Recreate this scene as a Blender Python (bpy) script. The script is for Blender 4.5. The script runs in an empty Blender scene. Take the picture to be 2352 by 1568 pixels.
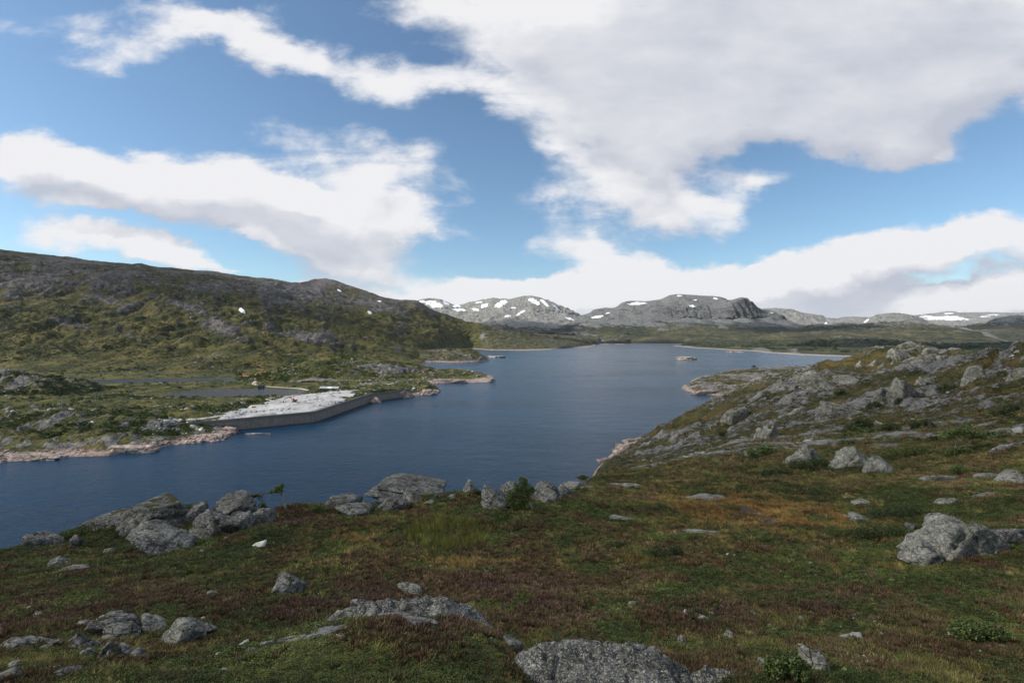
import bpy, bmesh, math, random
import numpy as np
from mathutils import Vector, Matrix
rad = math.radians
SC = bpy.context.scene
COL = SC.collection

# ------------------------------------------------------------------ camera
H = 80.0                       # eye height above the lake surface (z = 0), metres
cam_d = bpy.data.cameras.new('camera')
cam_d.lens = 18.0
cam_d.sensor_width = 36.0
cam_d.clip_start = 0.1
cam_d.clip_end = 60000.0
cam_d.shift_y = -0.0072
cam = bpy.data.objects.new('camera', cam_d)
COL.objects.link(cam)
cam.location = (0, 0, H)
cam.rotation_euler = (rad(90), 0, 0)
SC.camera = cam

# ------------------------------------------------------------------ sun
SUN = Vector((-0.78, -0.10, 0.60)).normalized()      # towards the sun
sun_d = bpy.data.lights.new('sun', 'SUN')
sun_d.energy = 5.0
sun_d.angle = rad(0.53)
sun_d.color = (1.0, 0.93, 0.83)
sun = bpy.data.objects.new('sun', sun_d)
COL.objects.link(sun)
sun.rotation_euler = SUN.to_track_quat('Z', 'Y').to_euler()

# ------------------------------------------------------------------ exposure
SC.view_settings.view_transform = 'Standard'
SC.view_settings.look = 'None'
SC.view_settings.gamma = 1.0
SC.view_settings.use_curve_mapping = False
SC.view_settings.exposure = 0.1
SC.cycles.use_denoising = True
SC.cycles.max_bounces = 6
SC.cycles.transparent_max_bounces = 6
SC.cycles.volume_bounces = 3
SC.render.film_transparent = False

# picture units: the photograph scaled to 2352 px wide (horizon on row 767)
def U(X): return (X - 1176.0) / 1176.0
def V(Y): return (767.0 - Y) / 1176.0
def D(X, Y, d): return (U(X) * d, d, H + V(Y) * d)
def S(X, Y, z=0.0):
    d = (z - H) / V(Y)
    return (U(X) * d, d, z)
def B(X, d, z): return (U(X) * d, d, z)

# ------------------------------------------------------------------ node helpers
class NT:
    def __init__(self, tree):
        self.t = tree; self.n = tree.nodes; self.l = tree.links
        self.n.clear()
    def new(self, typ, **kw):
        nd = self.n.new(typ)
        for k, v in kw.items():
            setattr(nd, k, v)
        return nd
    def put(self, sock, v):
        if v is None: return
        if isinstance(v, bpy.types.NodeSocket): self.l.new(v, sock)
        else:
            if isinstance(v, (tuple, list)) and len(v) == 3 and sock.type == 'RGBA': v = (*v, 1.0)
            sock.default_value = v
    def math(self, op, a, b=None, c=None, clamp=False):
        nd = self.new('ShaderNodeMath', operation=op, use_clamp=clamp)
        self.put(nd.inputs[0], a); self.put(nd.inputs[1], b); self.put(nd.inputs[2], c)
        return nd.outputs[0]
    def vmath(self, op, a, b=None, s=None):
        nd = self.new('ShaderNodeVectorMath', operation=op)
        self.put(nd.inputs[0], a)
        if b is not None: self.put(nd.inputs[1], b)
        if s is not None: self.put(nd.inputs[3], s)
        return nd.outputs[1] if op in ('LENGTH', 'DOT_PRODUCT', 'DISTANCE') else nd.outputs[0]
    def mix(self, f, a, b, mode='MIX'):
        nd = self.new('ShaderNodeMix', data_type='RGBA', blend_type=mode)
        self.put(nd.inputs[0], f); self.put(nd.inputs[6], a); self.put(nd.inputs[7], b)
        return nd.outputs[2]
    def noise(self, vec, scale, detail=6, rough=0.55, dist=0.0, lac=2.0):
        nd = self.new('ShaderNodeTexNoise')
        self.put(nd.inputs['Vector'], vec)
        nd.inputs['Scale'].default_value = scale; nd.inputs['Detail'].default_value = detail
        nd.inputs['Roughness'].default_value = rough; nd.inputs['Distortion'].default_value = dist
        nd.inputs['Lacunarity'].default_value = lac
        return nd.outputs['Fac'], nd.outputs['Color']
    def voronoi(self, vec, scale, feature='F1', rnd=1.0):
        nd = self.new('ShaderNodeTexVoronoi', feature=feature)
        self.put(nd.inputs['Vector'], vec)
        nd.inputs['Scale'].default_value = scale; nd.inputs['Randomness'].default_value = rnd
        return nd
    def ramp(self, f, stops, interp='LINEAR'):
        nd = self.new('ShaderNodeValToRGB')
        e = nd.color_ramp; e.interpolation = interp
        while len(e.elements) < len(stops): e.elements.new(0.5)
        for el, (p, c) in zip(e.elements, stops):
            el.position = p
            el.color = (c, c, c, 1) if isinstance(c, (int, float)) else (*c, 1)
        self.put(nd.inputs[0], f)
        return nd.outputs[0]
    def smooth(self, f, a, b):
        nd = self.new('ShaderNodeMapRange', interpolation_type='SMOOTHSTEP')
        self.put(nd.inputs[0], f); nd.inputs[1].default_value = a; nd.inputs[2].default_value = b
        nd.inputs[3].default_value = 0.0; nd.inputs[4].default_value = 1.0
        return nd.outputs[0]
    def mapping(self, vec, loc=(0, 0, 0), rot=(0, 0, 0), scale=(1, 1, 1), typ='POINT'):
        nd = self.new('ShaderNodeMapping', vector_type=typ)
        self.put(nd.inputs[0], vec)
        nd.inputs[1].default_value = loc; nd.inputs[2].default_value = rot; nd.inputs[3].default_value = scale
        return nd.outputs[0]
    def attr(self, name, kind='GEOMETRY'):
        nd = self.new('ShaderNodeAttribute', attribute_name=name, attribute_type=kind)
        return nd
    def bump(self, h, strength=0.5, dist=0.1, normal=None):
        nd = self.new('ShaderNodeBump')
        nd.inputs['Strength'].default_value = strength; nd.inputs['Distance'].default_value = dist
        self.put(nd.inputs['Height'], h)
        if normal is not None: self.put(nd.inputs['Normal'], normal)
        return nd.outputs[0]

def material(name):
    m = bpy.data.materials.new(name)
    m.use_nodes = True
    return m, NT(m.node_tree)

def principled(nt, color, rough=0.9, normal=None, spec=0.3, **kw):
    p = nt.new('ShaderNodeBsdfPrincipled')
    nt.put(p.inputs['Base Color'], color); nt.put(p.inputs['Roughness'], rough)
    p.inputs['Specular IOR Level'].default_value = spec
    if normal is not None: nt.put(p.inputs['Normal'], normal)
    for k, v in kw.items(): nt.put(p.inputs[k.replace('_', ' ')], v)
    o = nt.new('ShaderNodeOutputMaterial')
    nt.l.new(p.outputs[0], o.inputs[0])
    return p, o

# ------------------------------------------------------------------ world: Nishita sky with broken cumulus
world = bpy.data.worlds.new('World')
SC.world = world
world.use_nodes = True
def build_world():
    nt = NT(world.node_tree)
    sky = nt.new('ShaderNodeTexSky', sky_type='NISHITA')
    sky.sun_disc = False
    sky.sun_elevation = math.asin(SUN.z)
    sky.sun_rotation = math.atan2(SUN.x, SUN.y)
    sky.altitude = 1000.0
    sky.air_density = 1.0; sky.dust_density = 1.2; sky.ozone_density = 2.0
    g = nt.new('ShaderNodeTexCoord').outputs['Generated']
    sep = nt.new('ShaderNodeSeparateXYZ'); nt.l.new(g, sep.inputs[0])
    x, y, z = sep.outputs
    yy = nt.math('MAXIMUM', y, 0.06)
    u = nt.math('DIVIDE', x, yy); v = nt.math('DIVIDE', z, yy)
    def comb(a, b, c=0.0):
        nd = nt.new('ShaderNodeCombineXYZ'); nt.put(nd.inputs[0], a); nt.put(nd.inputs[1], b); nt.put(nd.inputs[2], c)
        return nd.outputs[0]
    uv = comb(u, v)
    # cloud banks: centre X, Y, half width, half height, tilt (deg, + = right end up), weight
    blobs = CLOUDS
    zc = nt.math('ADD', nt.math('MAXIMUM', z, 0.0), 0.22)
    def density(uvv, off):
        # stretch towards the horizon for the fractal edges
        p = nt.mapping(uvv, loc=(1.7, 0.4, 0.0), scale=(1.0, 1.55, 1.0))
        w = nt.noise(p, 3.2, 6, 0.6)[1]
        wv = nt.vmath('SCALE', nt.vmath('SUBTRACT', w, (0.5, 0.5, 0.5)), s=0.20)
        q = nt.vmath('ADD', uvv, wv)
        acc = None
        for (X, Y, rx, ry, a, wt) in blobs:
            m = nt.mapping(q, loc=(U(X), V(Y), 0), rot=(0, 0, rad(a)), scale=(rx / 1176 * 1.35, ry / 1176 * 1.35, 5.0), typ='TEXTURE')
            gr = nt.new('ShaderNodeTexGradient', gradient_type='SPHERICAL')
            nt.l.new(m, gr.inputs[0])
            acc = nt.math('MULTIPLY', gr.outputs[1], wt) if acc is None else nt.math('MULTIPLY_ADD', gr.outputs[1], wt, acc)
        acc = nt.math('MINIMUM', acc, 1.5)
        f = nt.noise(p, 4.6, 9, 0.57, 0.2)[0]
        wsp = nt.noise(nt.mapping(uvv, rot=(0, 0, rad(22)), scale=(2.2, 9.0, 1.0)), 1.6, 7, 0.62, 0.4)[0]   # drawn out wisps
        f2 = nt.noise(p, 15.0, 6, 0.6, 0.2)[0]
        n = nt.math('ADD', nt.math('MULTIPLY', nt.math('SUBTRACT', f, 0.5), 1.9), nt.math('ADD', nt.math('MULTIPLY', nt.math('SUBTRACT', wsp, 0.5), 1.05), nt.math('MULTIPLY', nt.math('SUBTRACT', f2, 0.5), 0.34)))
        calm = nt.math('SUBTRACT', 1.0, nt.math('MULTIPLY', nt.smooth(acc, 0.6, 1.35), 0.66))
        n = nt.math('MULTIPLY', n, calm)
        return nt.math('SUBTRACT', nt.math('ADD', acc, n), 0.46), n
    d0, n0 = density(uv, 0)
    uv1 = nt.vmath('ADD', uv, (-0.025, 0.060, 0.0))
    d1, n1 = density(uv1, 1)
    soft = nt.noise(nt.mapping(uv, rot=(0, 0, rad(-14)), scale=(1.0, 2.0, 1.0)), 2.3, 5, 0.5, 0.3)[0]
    def cloudy(d0, d1):
        alpha = nt.math('POWER', nt.smooth(d0, -0.20, 0.50), 1.15)
        shade = nt.smooth(d1, 0.05, 1.75)
        shade = nt.math('ADD', shade, nt.math('MULTIPLY', nt.math('SUBTRACT', soft, 0.5), nt.math('MULTIPLY', nt.smooth(d1, 0.2, 0.9), 0.95)))
        rel = nt.math('MULTIPLY', nt.math('SUBTRACT', d0, d1), 0.70)
        shade = nt.math('SUBTRACT', shade, rel, clamp=True)
        ccol = nt.mix(shade, CLOUD_LIT, CLOUD_SHADE)
        skc = nt.mix(1.0, sky.outputs[0], SKY_TINT, 'MULTIPLY')
        bg = nt.new('ShaderNodeBackground'); nt.l.new(nt.mix(alpha, skc, ccol), bg.inputs[0]); bg.inputs[1].default_value = SKY_STRENGTH
        return bg.outputs[0]
    front = cloudy(d0, d1)
    # everywhere the camera does not look the same broken cumulus carries on
    pl = comb(nt.math('DIVIDE', x, zc), nt.math('DIVIDE', y, zc), 3.3)
    gen = nt.math('MULTIPLY', nt.math('SUBTRACT', nt.noise(pl, 1.1, 7, 0.56)[0], 0.47), 3.0)
    rest = cloudy(gen, gen)
    ms = nt.new('ShaderNodeMixShader')
    nt.l.new(nt.smooth(y, 0.34, 0.50), ms.inputs[0]); nt.l.new(rest, ms.inputs[1]); nt.l.new(front, ms.inputs[2])
    o = nt.new('ShaderNodeOutputWorld'); nt.l.new(ms.outputs[0], o.inputs[0])
    world.cycles.sampling_method = 'MANUAL'
    world.cycles.sample_map_resolution = 512
SKY_STRENGTH = 0.15
SKY_TINT = (0.80, 0.90, 0.90)
CLOUD_LIT = (5.45, 5.45, 5.6)
CLOUD_SHADE = (3.3, 3.5, 4.05)
CLOUDS = [
    # top left streamer
    (180, 85, 190, 65, -12, 0.48), (330, 45, 200, 75, -8, 0.58), (480, 40, 170, 80, -15, 0.68), (600, 105, 140, 55, -25, 0.68),
    (740, 150, 150, 60, -20, 0.58), (870, 180, 190, 65, -12, 0.72), (1020, 215, 150, 60, -20, 0.58), (920, 40, 300, 80, 0, 0.46),
    # great cloud of the upper right
    (1240, 110, 280, 190, -20, 0.85), (1480, 150, 360, 220, 0, 1.0), (1850, 80, 560, 250, 0, 1.3), (2250, 90, 460, 220, 8, 1.2), (1740, 275, 460, 95, 2, 0.9),
    (2010, 310, 200, 60, 0, 0.8), (1530, 300, 160, 90, -15, 0.7), (1800, -120, 700, 220, 0, 1.0), (2150, 150, 300, 110, 14, 0.5),
    # its ragged lower tongue
    (1420, 420, 190, 60, -8, 0.88), (1570, 490, 160, 55, -6, 0.92), (1760, 420, 160, 38, 8, 0.72), (1250, 440, 100, 42, 0, 0.55), (1270, 345, 110, 40, -10, 0.38), (1690, 495, 50, 55, 60, 0.48), (1500, 370, 110, 60, -20, 0.5),
    # cumulus bank of the left
    (30, 370, 130, 75, 0, 1.1), (230, 395, 220, 80, -14, 1.1), (430, 435, 280, 85, -10, 1.15), (620, 425, 220, 105, -12, 1.15),
    (890, 415, 150, 105, -15, 1.2), (800, 520, 190, 65, -20, 0.95), (960, 505, 130, 40, -10, 0.8), (700, 565, 260, 42, -12, 1.0), (110, 465, 200, 28, -5, 0.65),
    (700, 300, 100, 45, 0, 0.4), (330, 500, 230, 30, -8, 0.6),
    # low cumulus over the left ridge
    (230, 565, 220, 48, -8, 1.3), (420, 602, 105, 38, -10, 1.3), (545, 620, 60, 18, 0, 0.8), (790, 648, 110, 32, -15, 0.9),
    # banks on the horizon
    (1000, 680, 240, 40, 6, 0.9), (1210, 665, 300, 60, 0, 1.2), (1450, 680, 340, 60, 0, 1.2), (1390, 575, 140, 60, -25, 0.74), (1560, 620, 200, 52, -15, 0.95),
    (1720, 650, 290, 70, 0, 1.2), (1930, 628, 300, 60, 12, 1.1), (2130, 570, 240, 62, 10, 1.1), (2330, 525, 180, 62, 8, 1.1), (1980, 700, 420, 45, 3, 1.2),
    (2250, 670, 330, 55, 10, 1.15), (2400, 625, 170, 60, 15, 1.1), (2330, 712, 260, 26, 0, 1.2), (1230, 555, 50, 28, 0, 0.5), (1075, 425, 45, 35, 40, 0.35), (1100, 530, 80, 25, 0, 0.4),
]
build_world()

# ------------------------------------------------------------------ vectorised gradient noise
_rng = np.random.default_rng(7)
_perm = _rng.permutation(256).astype(np.int32)
_perm = np.concatenate([_perm, _perm])
_gr = _rng.normal(size=(256, 3)).astype(np.float32)
_gr /= np.linalg.norm(_gr, axis=1)[:, None]
def pn(x, y, z):
    x = np.asarray(x, np.float32); y = np.asarray(y, np.float32); z = np.asarray(z, np.float32)
    x, y, z = np.broadcast_arrays(x, y, z)
    xf = np.floor(x); yf = np.floor(y); zf = np.floor(z)
    xi = xf.astype(np.int32) & 255; yi = yf.astype(np.int32) & 255; zi = zf.astype(np.int32) & 255
    fx = x - xf; fy = y - yf; fz = z - zf
    ux = fx * fx * fx * (fx * (fx * 6 - 15) + 10); uy = fy * fy * fy * (fy * (fy * 6 - 15) + 10); uz = fz * fz * fz * (fz * (fz * 6 - 15) + 10)
    r = 0
    for dx in (0, 1):
        px = _perm[(xi + dx) & 255]
        wx = ux if dx else 1 - ux
        for dy in (0, 1):
            pxy = _perm[(px + yi + dy) & 255]
            wy = uy if dy else 1 - uy
            for dz in (0, 1):
                g = _gr[_perm[(pxy + zi + dz) & 255]]
                w = wx * wy * (uz if dz else 1 - uz)
                r = r + w * (g[..., 0] * (fx - dx) + g[..., 1] * (fy - dy) + g[..., 2] * (fz - dz))
    return r * 1.5
def fbm(x, y, z, octs=5, gain=0.5, lac=2.03, ridged=False):
    a = 1.0; f = 1.0; r = 0; t = 0
    for o in range(octs):
        n = pn(x * f + 17.3 * o, y * f - 9.1 * o, z * f + 4.7 * o)
        if ridged: n = 1 - 2 * np.abs(n)
        r = r + a * n; t += a
        a *= gain; f *= lac
    return r / t
def sstep(a, b, x):
    t = np.clip((x - a) / (b - a), 0, 1)
    return t * t * (3 - 2 * t)
def gauss1(a, sig, axis):
    if sig <= 0: return a
    n = int(sig * 3) + 1
    k = np.exp(-0.5 * (np.arange(-n, n + 1) / sig) ** 2); k /= k.sum()
    pad = [(0, 0)] * a.ndim; pad[axis] = (n, n)
    b = np.pad(a, pad, mode='edge')
    out = 0
    for i, w in enumerate(k):
        sl = [slice(None)] * a.ndim; sl[axis] = slice(i, i + a.shape[axis])
        out = out + w * b[tuple(sl)]
    return out

# ------------------------------------------------------------------ object helpers
def link(o, parent=None, label=None, cat=None, group=None, kind=None):
    COL.objects.link(o)
    if parent is not None: o.parent = parent
    if label: o['label'] = label
    if cat: o['category'] = cat
    if group: o['group'] = group
    if kind: o['kind'] = kind
    return o
def fast_mesh(name, co, faces, mat=None, smooth=True, attrs=None, mats=None, midx=None):
    """co (n,3); faces (m,k) with k = 3 or 4"""
    co = np.asarray(co, np.float32); faces = np.asarray(faces, np.int32)
    me = bpy.data.meshes.new(name)
    k = faces.shape[1]
    me.vertices.add(len(co)); me.vertices.foreach_set('co', co.ravel())
    me.loops.add(faces.size); me.loops.foreach_set('vertex_index', faces.ravel())
    me.polygons.add(len(faces)); me.polygons.foreach_set('loop_start', np.arange(0, faces.size, k, dtype=np.int32))
    if midx is not None: me.polygons.foreach_set('material_index', np.asarray(midx, np.int32))
    me.update(calc_edges=True)
    if not smooth: me.shade_flat()
    for an, arr in (attrs or {}).items():
        arr = np.asarray(arr, np.float32)
        if arr.ndim == 1:
            a = me.attributes.new(an, 'FLOAT', 'POINT'); a.data.foreach_set('value', arr)
        elif arr.shape[1] == 3:
            a = me.attributes.new(an, 'FLOAT_VECTOR', 'POINT'); a.data.foreach_set('vector', arr.ravel())
    for m in (mats or [mat]):
        if m is not None: me.materials.append(m)
    return me
def mesh_obj(name, co, faces, mat=None, smooth=True, attrs=None, **kw):
    return link(bpy.data.objects.new(name, fast_mesh(name, co, faces, mat, smooth, attrs)), **kw)
def empty(name, loc, rz=0.0, **kw):
    o = bpy.data.objects.new(name, None)
    o.empty_display_size = 0.1
    o.location = loc; o.rotation_euler = (0, 0, rz)
    return link(o, **kw)

_ico = {}
def ico(sub):
    if sub not in _ico:
        bm = bmesh.new(); bmesh.ops.create_icosphere(bm, subdivisions=sub, radius=1.0)
        _ico[sub] = (np.array([v.co[:] for v in bm.verts]), np.array([[v.index for v in fc.verts] for fc in bm.faces]))
        bm.free()
    return _ico[sub]
# ------------------------------------------------------------------ terrain materials
def terrain_mat(name, f, veg, rock, bush=(0.016, 0.028, 0.010), bush_amt=0.5, bump=0.6, bump_d=0.5, shore_z=2.2, shore=((0.30, 0.22, 0.185), (0.50, 0.41, 0.36)), lichen=0.35, shore_on=True, shore_n=1.5, contrast=1.9, cliff_dark=False):
    m, nt = material(name)
    P = nt.new('ShaderNodeNewGeometry').outputs['Position']
    nb = nt.noise(P, f, 5, 0.6)[0]
    nm = nt.noise(P, f * 7, 6, 0.62, 0.3)[0]
    nf = nt.noise(P, f * 40, 5, 0.65)[0]
    t = nt.math('ADD', nt.math('MULTIPLY', nb, 0.6), nt.math('ADD', nt.math('MULTIPLY', nm, 0.55), nt.math('MULTIPLY', nf, 0.25)))
    t = nt.math('MULTIPLY', nt.math('SUBTRACT', t, 0.70 - 0.532 / contrast), contrast)
    vc = nt.ramp(t, veg)
    # scattered low scrub
    bm = nt.noise(P, f * 22, 4, 0.6, 0.4)[0]
    bm2 = nt.noise(P, f * 2.3, 3, 0.5)[0]
    bmask = nt.smooth(nt.math('ADD', bm, nt.math('MULTIPLY', nt.math('SUBTRACT', bm2, 0.5), 0.7)), 0.60 - 0.16 * bush_amt, 0.68 - 0.14 * bush_amt)
    vc = nt.mix(nt.math('MULTIPLY', bmask, 0.85), vc, bush)
    # rock
    ra = nt.attr('rock').outputs['Fac']
    rm = nt.math('ADD', ra, nt.math('ADD', nt.math('MULTIPLY', nt.math('SUBTRACT', nm, 0.5), 1.1), nt.math('MULTIPLY', nt.math('SUBTRACT', nf, 0.5), 1.0)))
    rmask = nt.smooth(rm, 0.44, 0.58)
    rn = nt.noise(P, f * 16, 8, 0.7, 0.5)[0]
    rc = nt.ramp(nt.math('MULTIPLY', nt.math('SUBTRACT', rn, 0.30), 2.4), rock)
    ln = nt.noise(P, f * 90, 3, 0.7)[0]
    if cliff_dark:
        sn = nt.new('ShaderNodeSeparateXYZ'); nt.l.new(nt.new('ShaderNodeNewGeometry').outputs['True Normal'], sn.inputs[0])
        rc = nt.mix(nt.math('SUBTRACT', 1.0, nt.smooth(sn.outputs[2], 0.55, 0.80)), rc, nt.mix(1.0, rc, (0.42, 0.42, 0.46), 'MULTIPLY'))  # steep rock darkened by slope: the cliffs' shade put into its colour
    rc = nt.mix(nt.math('MULTIPLY', nt.smooth(ln, 0.56, 0.66), lichen), rc, (0.42, 0.43, 0.37))
    rc = nt.mix(nt.math('MULTIPLY', nt.smooth(nt.noise(P, f * 55, 4, 0.75)[0], 0.57, 0.68), 0.55), rc, (0.035, 0.033, 0.030))
    col = nt.mix(rmask, vc, rc)
    if shore_on:
        sx = nt.new('ShaderNodeSeparateXYZ'); nt.l.new(P, sx.inputs[0])
        zz = nt.math('ADD', sx.outputs[2], nt.math('ADD', nt.math('MULTIPLY', nt.math('SUBTRACT', nm, 0.5), shore_n * 2.0), nt.math('MULTIPLY', nt.math('SUBTRACT', nf, 0.5), shore_n * 1.5)))
        sm = nt.math('SUBTRACT', 1.0, nt.smooth(zz, shore_z * 0.8, shore_z * 1.25))
        sn = nt.noise(nt.mapping(P, scale=(1, 1, 3.0)), f * 18, 6, 0.7, 0.6)[0]
        scn = nt.ramp(nt.math('MULTIPLY', nt.math('SUBTRACT', sn, 0.3), 2.2), [(0.0, (0.07, 0.055, 0.05)), (0.35, shore[0]), (0.8, shore[1]), (1.0, (0.58, 0.52, 0.48))])
        # wet dark band right at the waterline
        wet = nt.math('SUBTRACT', 1.0, nt.smooth(zz, -0.3, 0.35))
        scn = nt.mix(nt.math('MULTIPLY', wet, 0.6), scn, (0.06, 0.05, 0.045))
        col = nt.mix(sm, col, scn)
        rmask = nt.math('MAXIMUM', rmask, sm)
    # relief
    hv = nt.math('ADD', nt.math('MULTIPLY', nf, 0.5), nt.math('MULTIPLY', bmask, 0.35))
    hr = nt.math('ADD', nt.math('MULTIPLY', rn, 1.6), nt.math('MULTIPLY', ln, 0.25))
    h = nt.math('ADD', nt.math('MULTIPLY', hv, nt.math('SUBTRACT', 1.0, rmask)), nt.math('MULTIPLY', nt.math('ADD', hr, 0.3), rmask))
    nrm = nt.bump(h, bump, bump_d)
    principled(nt, col, 0.95, nrm, 0.15)
    return m

VEG_NEAR = [(0.0, (0.010, 0.014, 0.006)), (0.3, (0.022, 0.028, 0.009)), (0.5, (0.044, 0.040, 0.014)), (0.68, (0.055, 0.034, 0.015)), (0.85, (0.075, 0.062, 0.020)), (1.0, (0.05, 0.025, 0.016))]
VEG_LEFT = [(0.0, (0.020, 0.028, 0.010)), (0.3, (0.045, 0.053, 0.016)), (0.55, (0.090, 0.090, 0.024)), (0.75, (0.145, 0.120, 0.036)), (1.0, (0.115, 0.088, 0.045))]
VEG_SLOPE = [(0.0, (0.024, 0.031, 0.012)), (0.3, (0.055, 0.060, 0.018)), (0.55, (0.100, 0.092, 0.030)), (0.75, (0.145, 0.118, 0.044)), (1.0, (0.115, 0.088, 0.048))]
VEG_HILL = [(0.0, (0.020, 0.027, 0.010)), (0.3, (0.042, 0.045, 0.014)), (0.55, (0.080, 0.066, 0.022)), (0.75, (0.10, 0.066, 0.028)), (1.0, (0.105, 0.085, 0.042))]
VEG_FAR = [(0.0, (0.018, 0.026, 0.016)), (0.35, (0.046, 0.053, 0.028)), (0.65, (0.100, 0.092, 0.044)), (1.0, (0.165, 0.140, 0.075))]  # far plant tones; strong patches partly stand in for cloud shadows
ROCK_GREY = [(0.0, (0.045, 0.043, 0.042)), (0.3, (0.13, 0.125, 0.12)), (0.6, (0.22, 0.215, 0.20)), (1.0, (0.34, 0.335, 0.305))]
ROCK_PALE = [(0.0, (0.08, 0.078, 0.075)), (0.3, (0.20, 0.195, 0.185)), (0.6, (0.31, 0.30, 0.275)), (1.0, (0.43, 0.42, 0.385))]
ROCK_DARK = [(0.0, (0.025, 0.024, 0.026)), (0.35, (0.075, 0.070, 0.070)), (0.65, (0.125, 0.118, 0.112)), (1.0, (0.21, 0.20, 0.185))]
ROCK_SLOPE = [(0.0, (0.040, 0.036, 0.038)), (0.3, (0.105, 0.093, 0.092)), (0.6, (0.18, 0.165, 0.155)), (1.0, (0.31, 0.295, 0.265))]
ROCK_FAR = [(0.0, (0.09, 0.09, 0.095)), (0.3, (0.22, 0.22, 0.205)), (0.6, (0.37, 0.365, 0.33)), (1.0, (0.52, 0.51, 0.47))]

M_HEATH = terrain_mat('heath_ground', 0.16, VEG_NEAR, ROCK_GREY, bush_amt=0.6, bump=0.8, bump_d=0.12, shore_on=False)
M_HILL = terrain_mat('crag_hill', 0.045, VEG_HILL, ROCK_GREY, bush_amt=0.55, bump=1.0, bump_d=0.9, shore_z=3.6, shore_n=3.6)
M_HEAD = terrain_mat('headland_ground', 0.02, VEG_HILL, ROCK_GREY, bush_amt=0.4, bump=1.0, bump_d=1.8, shore_z=1.5, shore_n=3.5)
M_LEFT = terrain_mat('valley_ground', 0.022, VEG_LEFT, ROCK_GREY, bush_amt=0.75, bump=1.0, bump_d=1.6, shore_z=3.0, shore_n=3.4, contrast=2.4)
M_SLOPE = terrain_mat('mountainside_ground', 0.010, VEG_SLOPE, ROCK_SLOPE, bush_amt=0.7, bump=1.0, bump_d=6.0, shore_z=4.0, shore_n=2.5, contrast=2.5)
M_FORE = terrain_mat('foreland_ground', 0.006, VEG_FAR, ROCK_GREY, bush=(0.028, 0.045, 0.02), bush_amt=0.85, bump=1.0, bump_d=8.0, shore_z=1.7, shore=((0.36, 0.33, 0.28), (0.6, 0.52, 0.46)), contrast=3.4)
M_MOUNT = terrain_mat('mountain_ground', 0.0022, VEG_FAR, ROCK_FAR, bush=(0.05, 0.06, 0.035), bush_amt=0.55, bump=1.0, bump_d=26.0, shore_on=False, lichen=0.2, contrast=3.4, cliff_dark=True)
M_CLIFF = terrain_mat('cliff_mountain_ground', 0.0028, VEG_FAR, [(0.0, (0.07, 0.07, 0.08)), (0.35, (0.16, 0.165, 0.165)), (0.65, (0.25, 0.25, 0.235)), (1.0, (0.38, 0.375, 0.35))], bush=(0.045, 0.058, 0.032), bush_amt=0.55, bump=1.0, bump_d=22.0, shore_z=2.0, shore=((0.36, 0.37, 0.32), (0.62, 0.55, 0.49)), contrast=3.4, cliff_dark=True)

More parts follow.
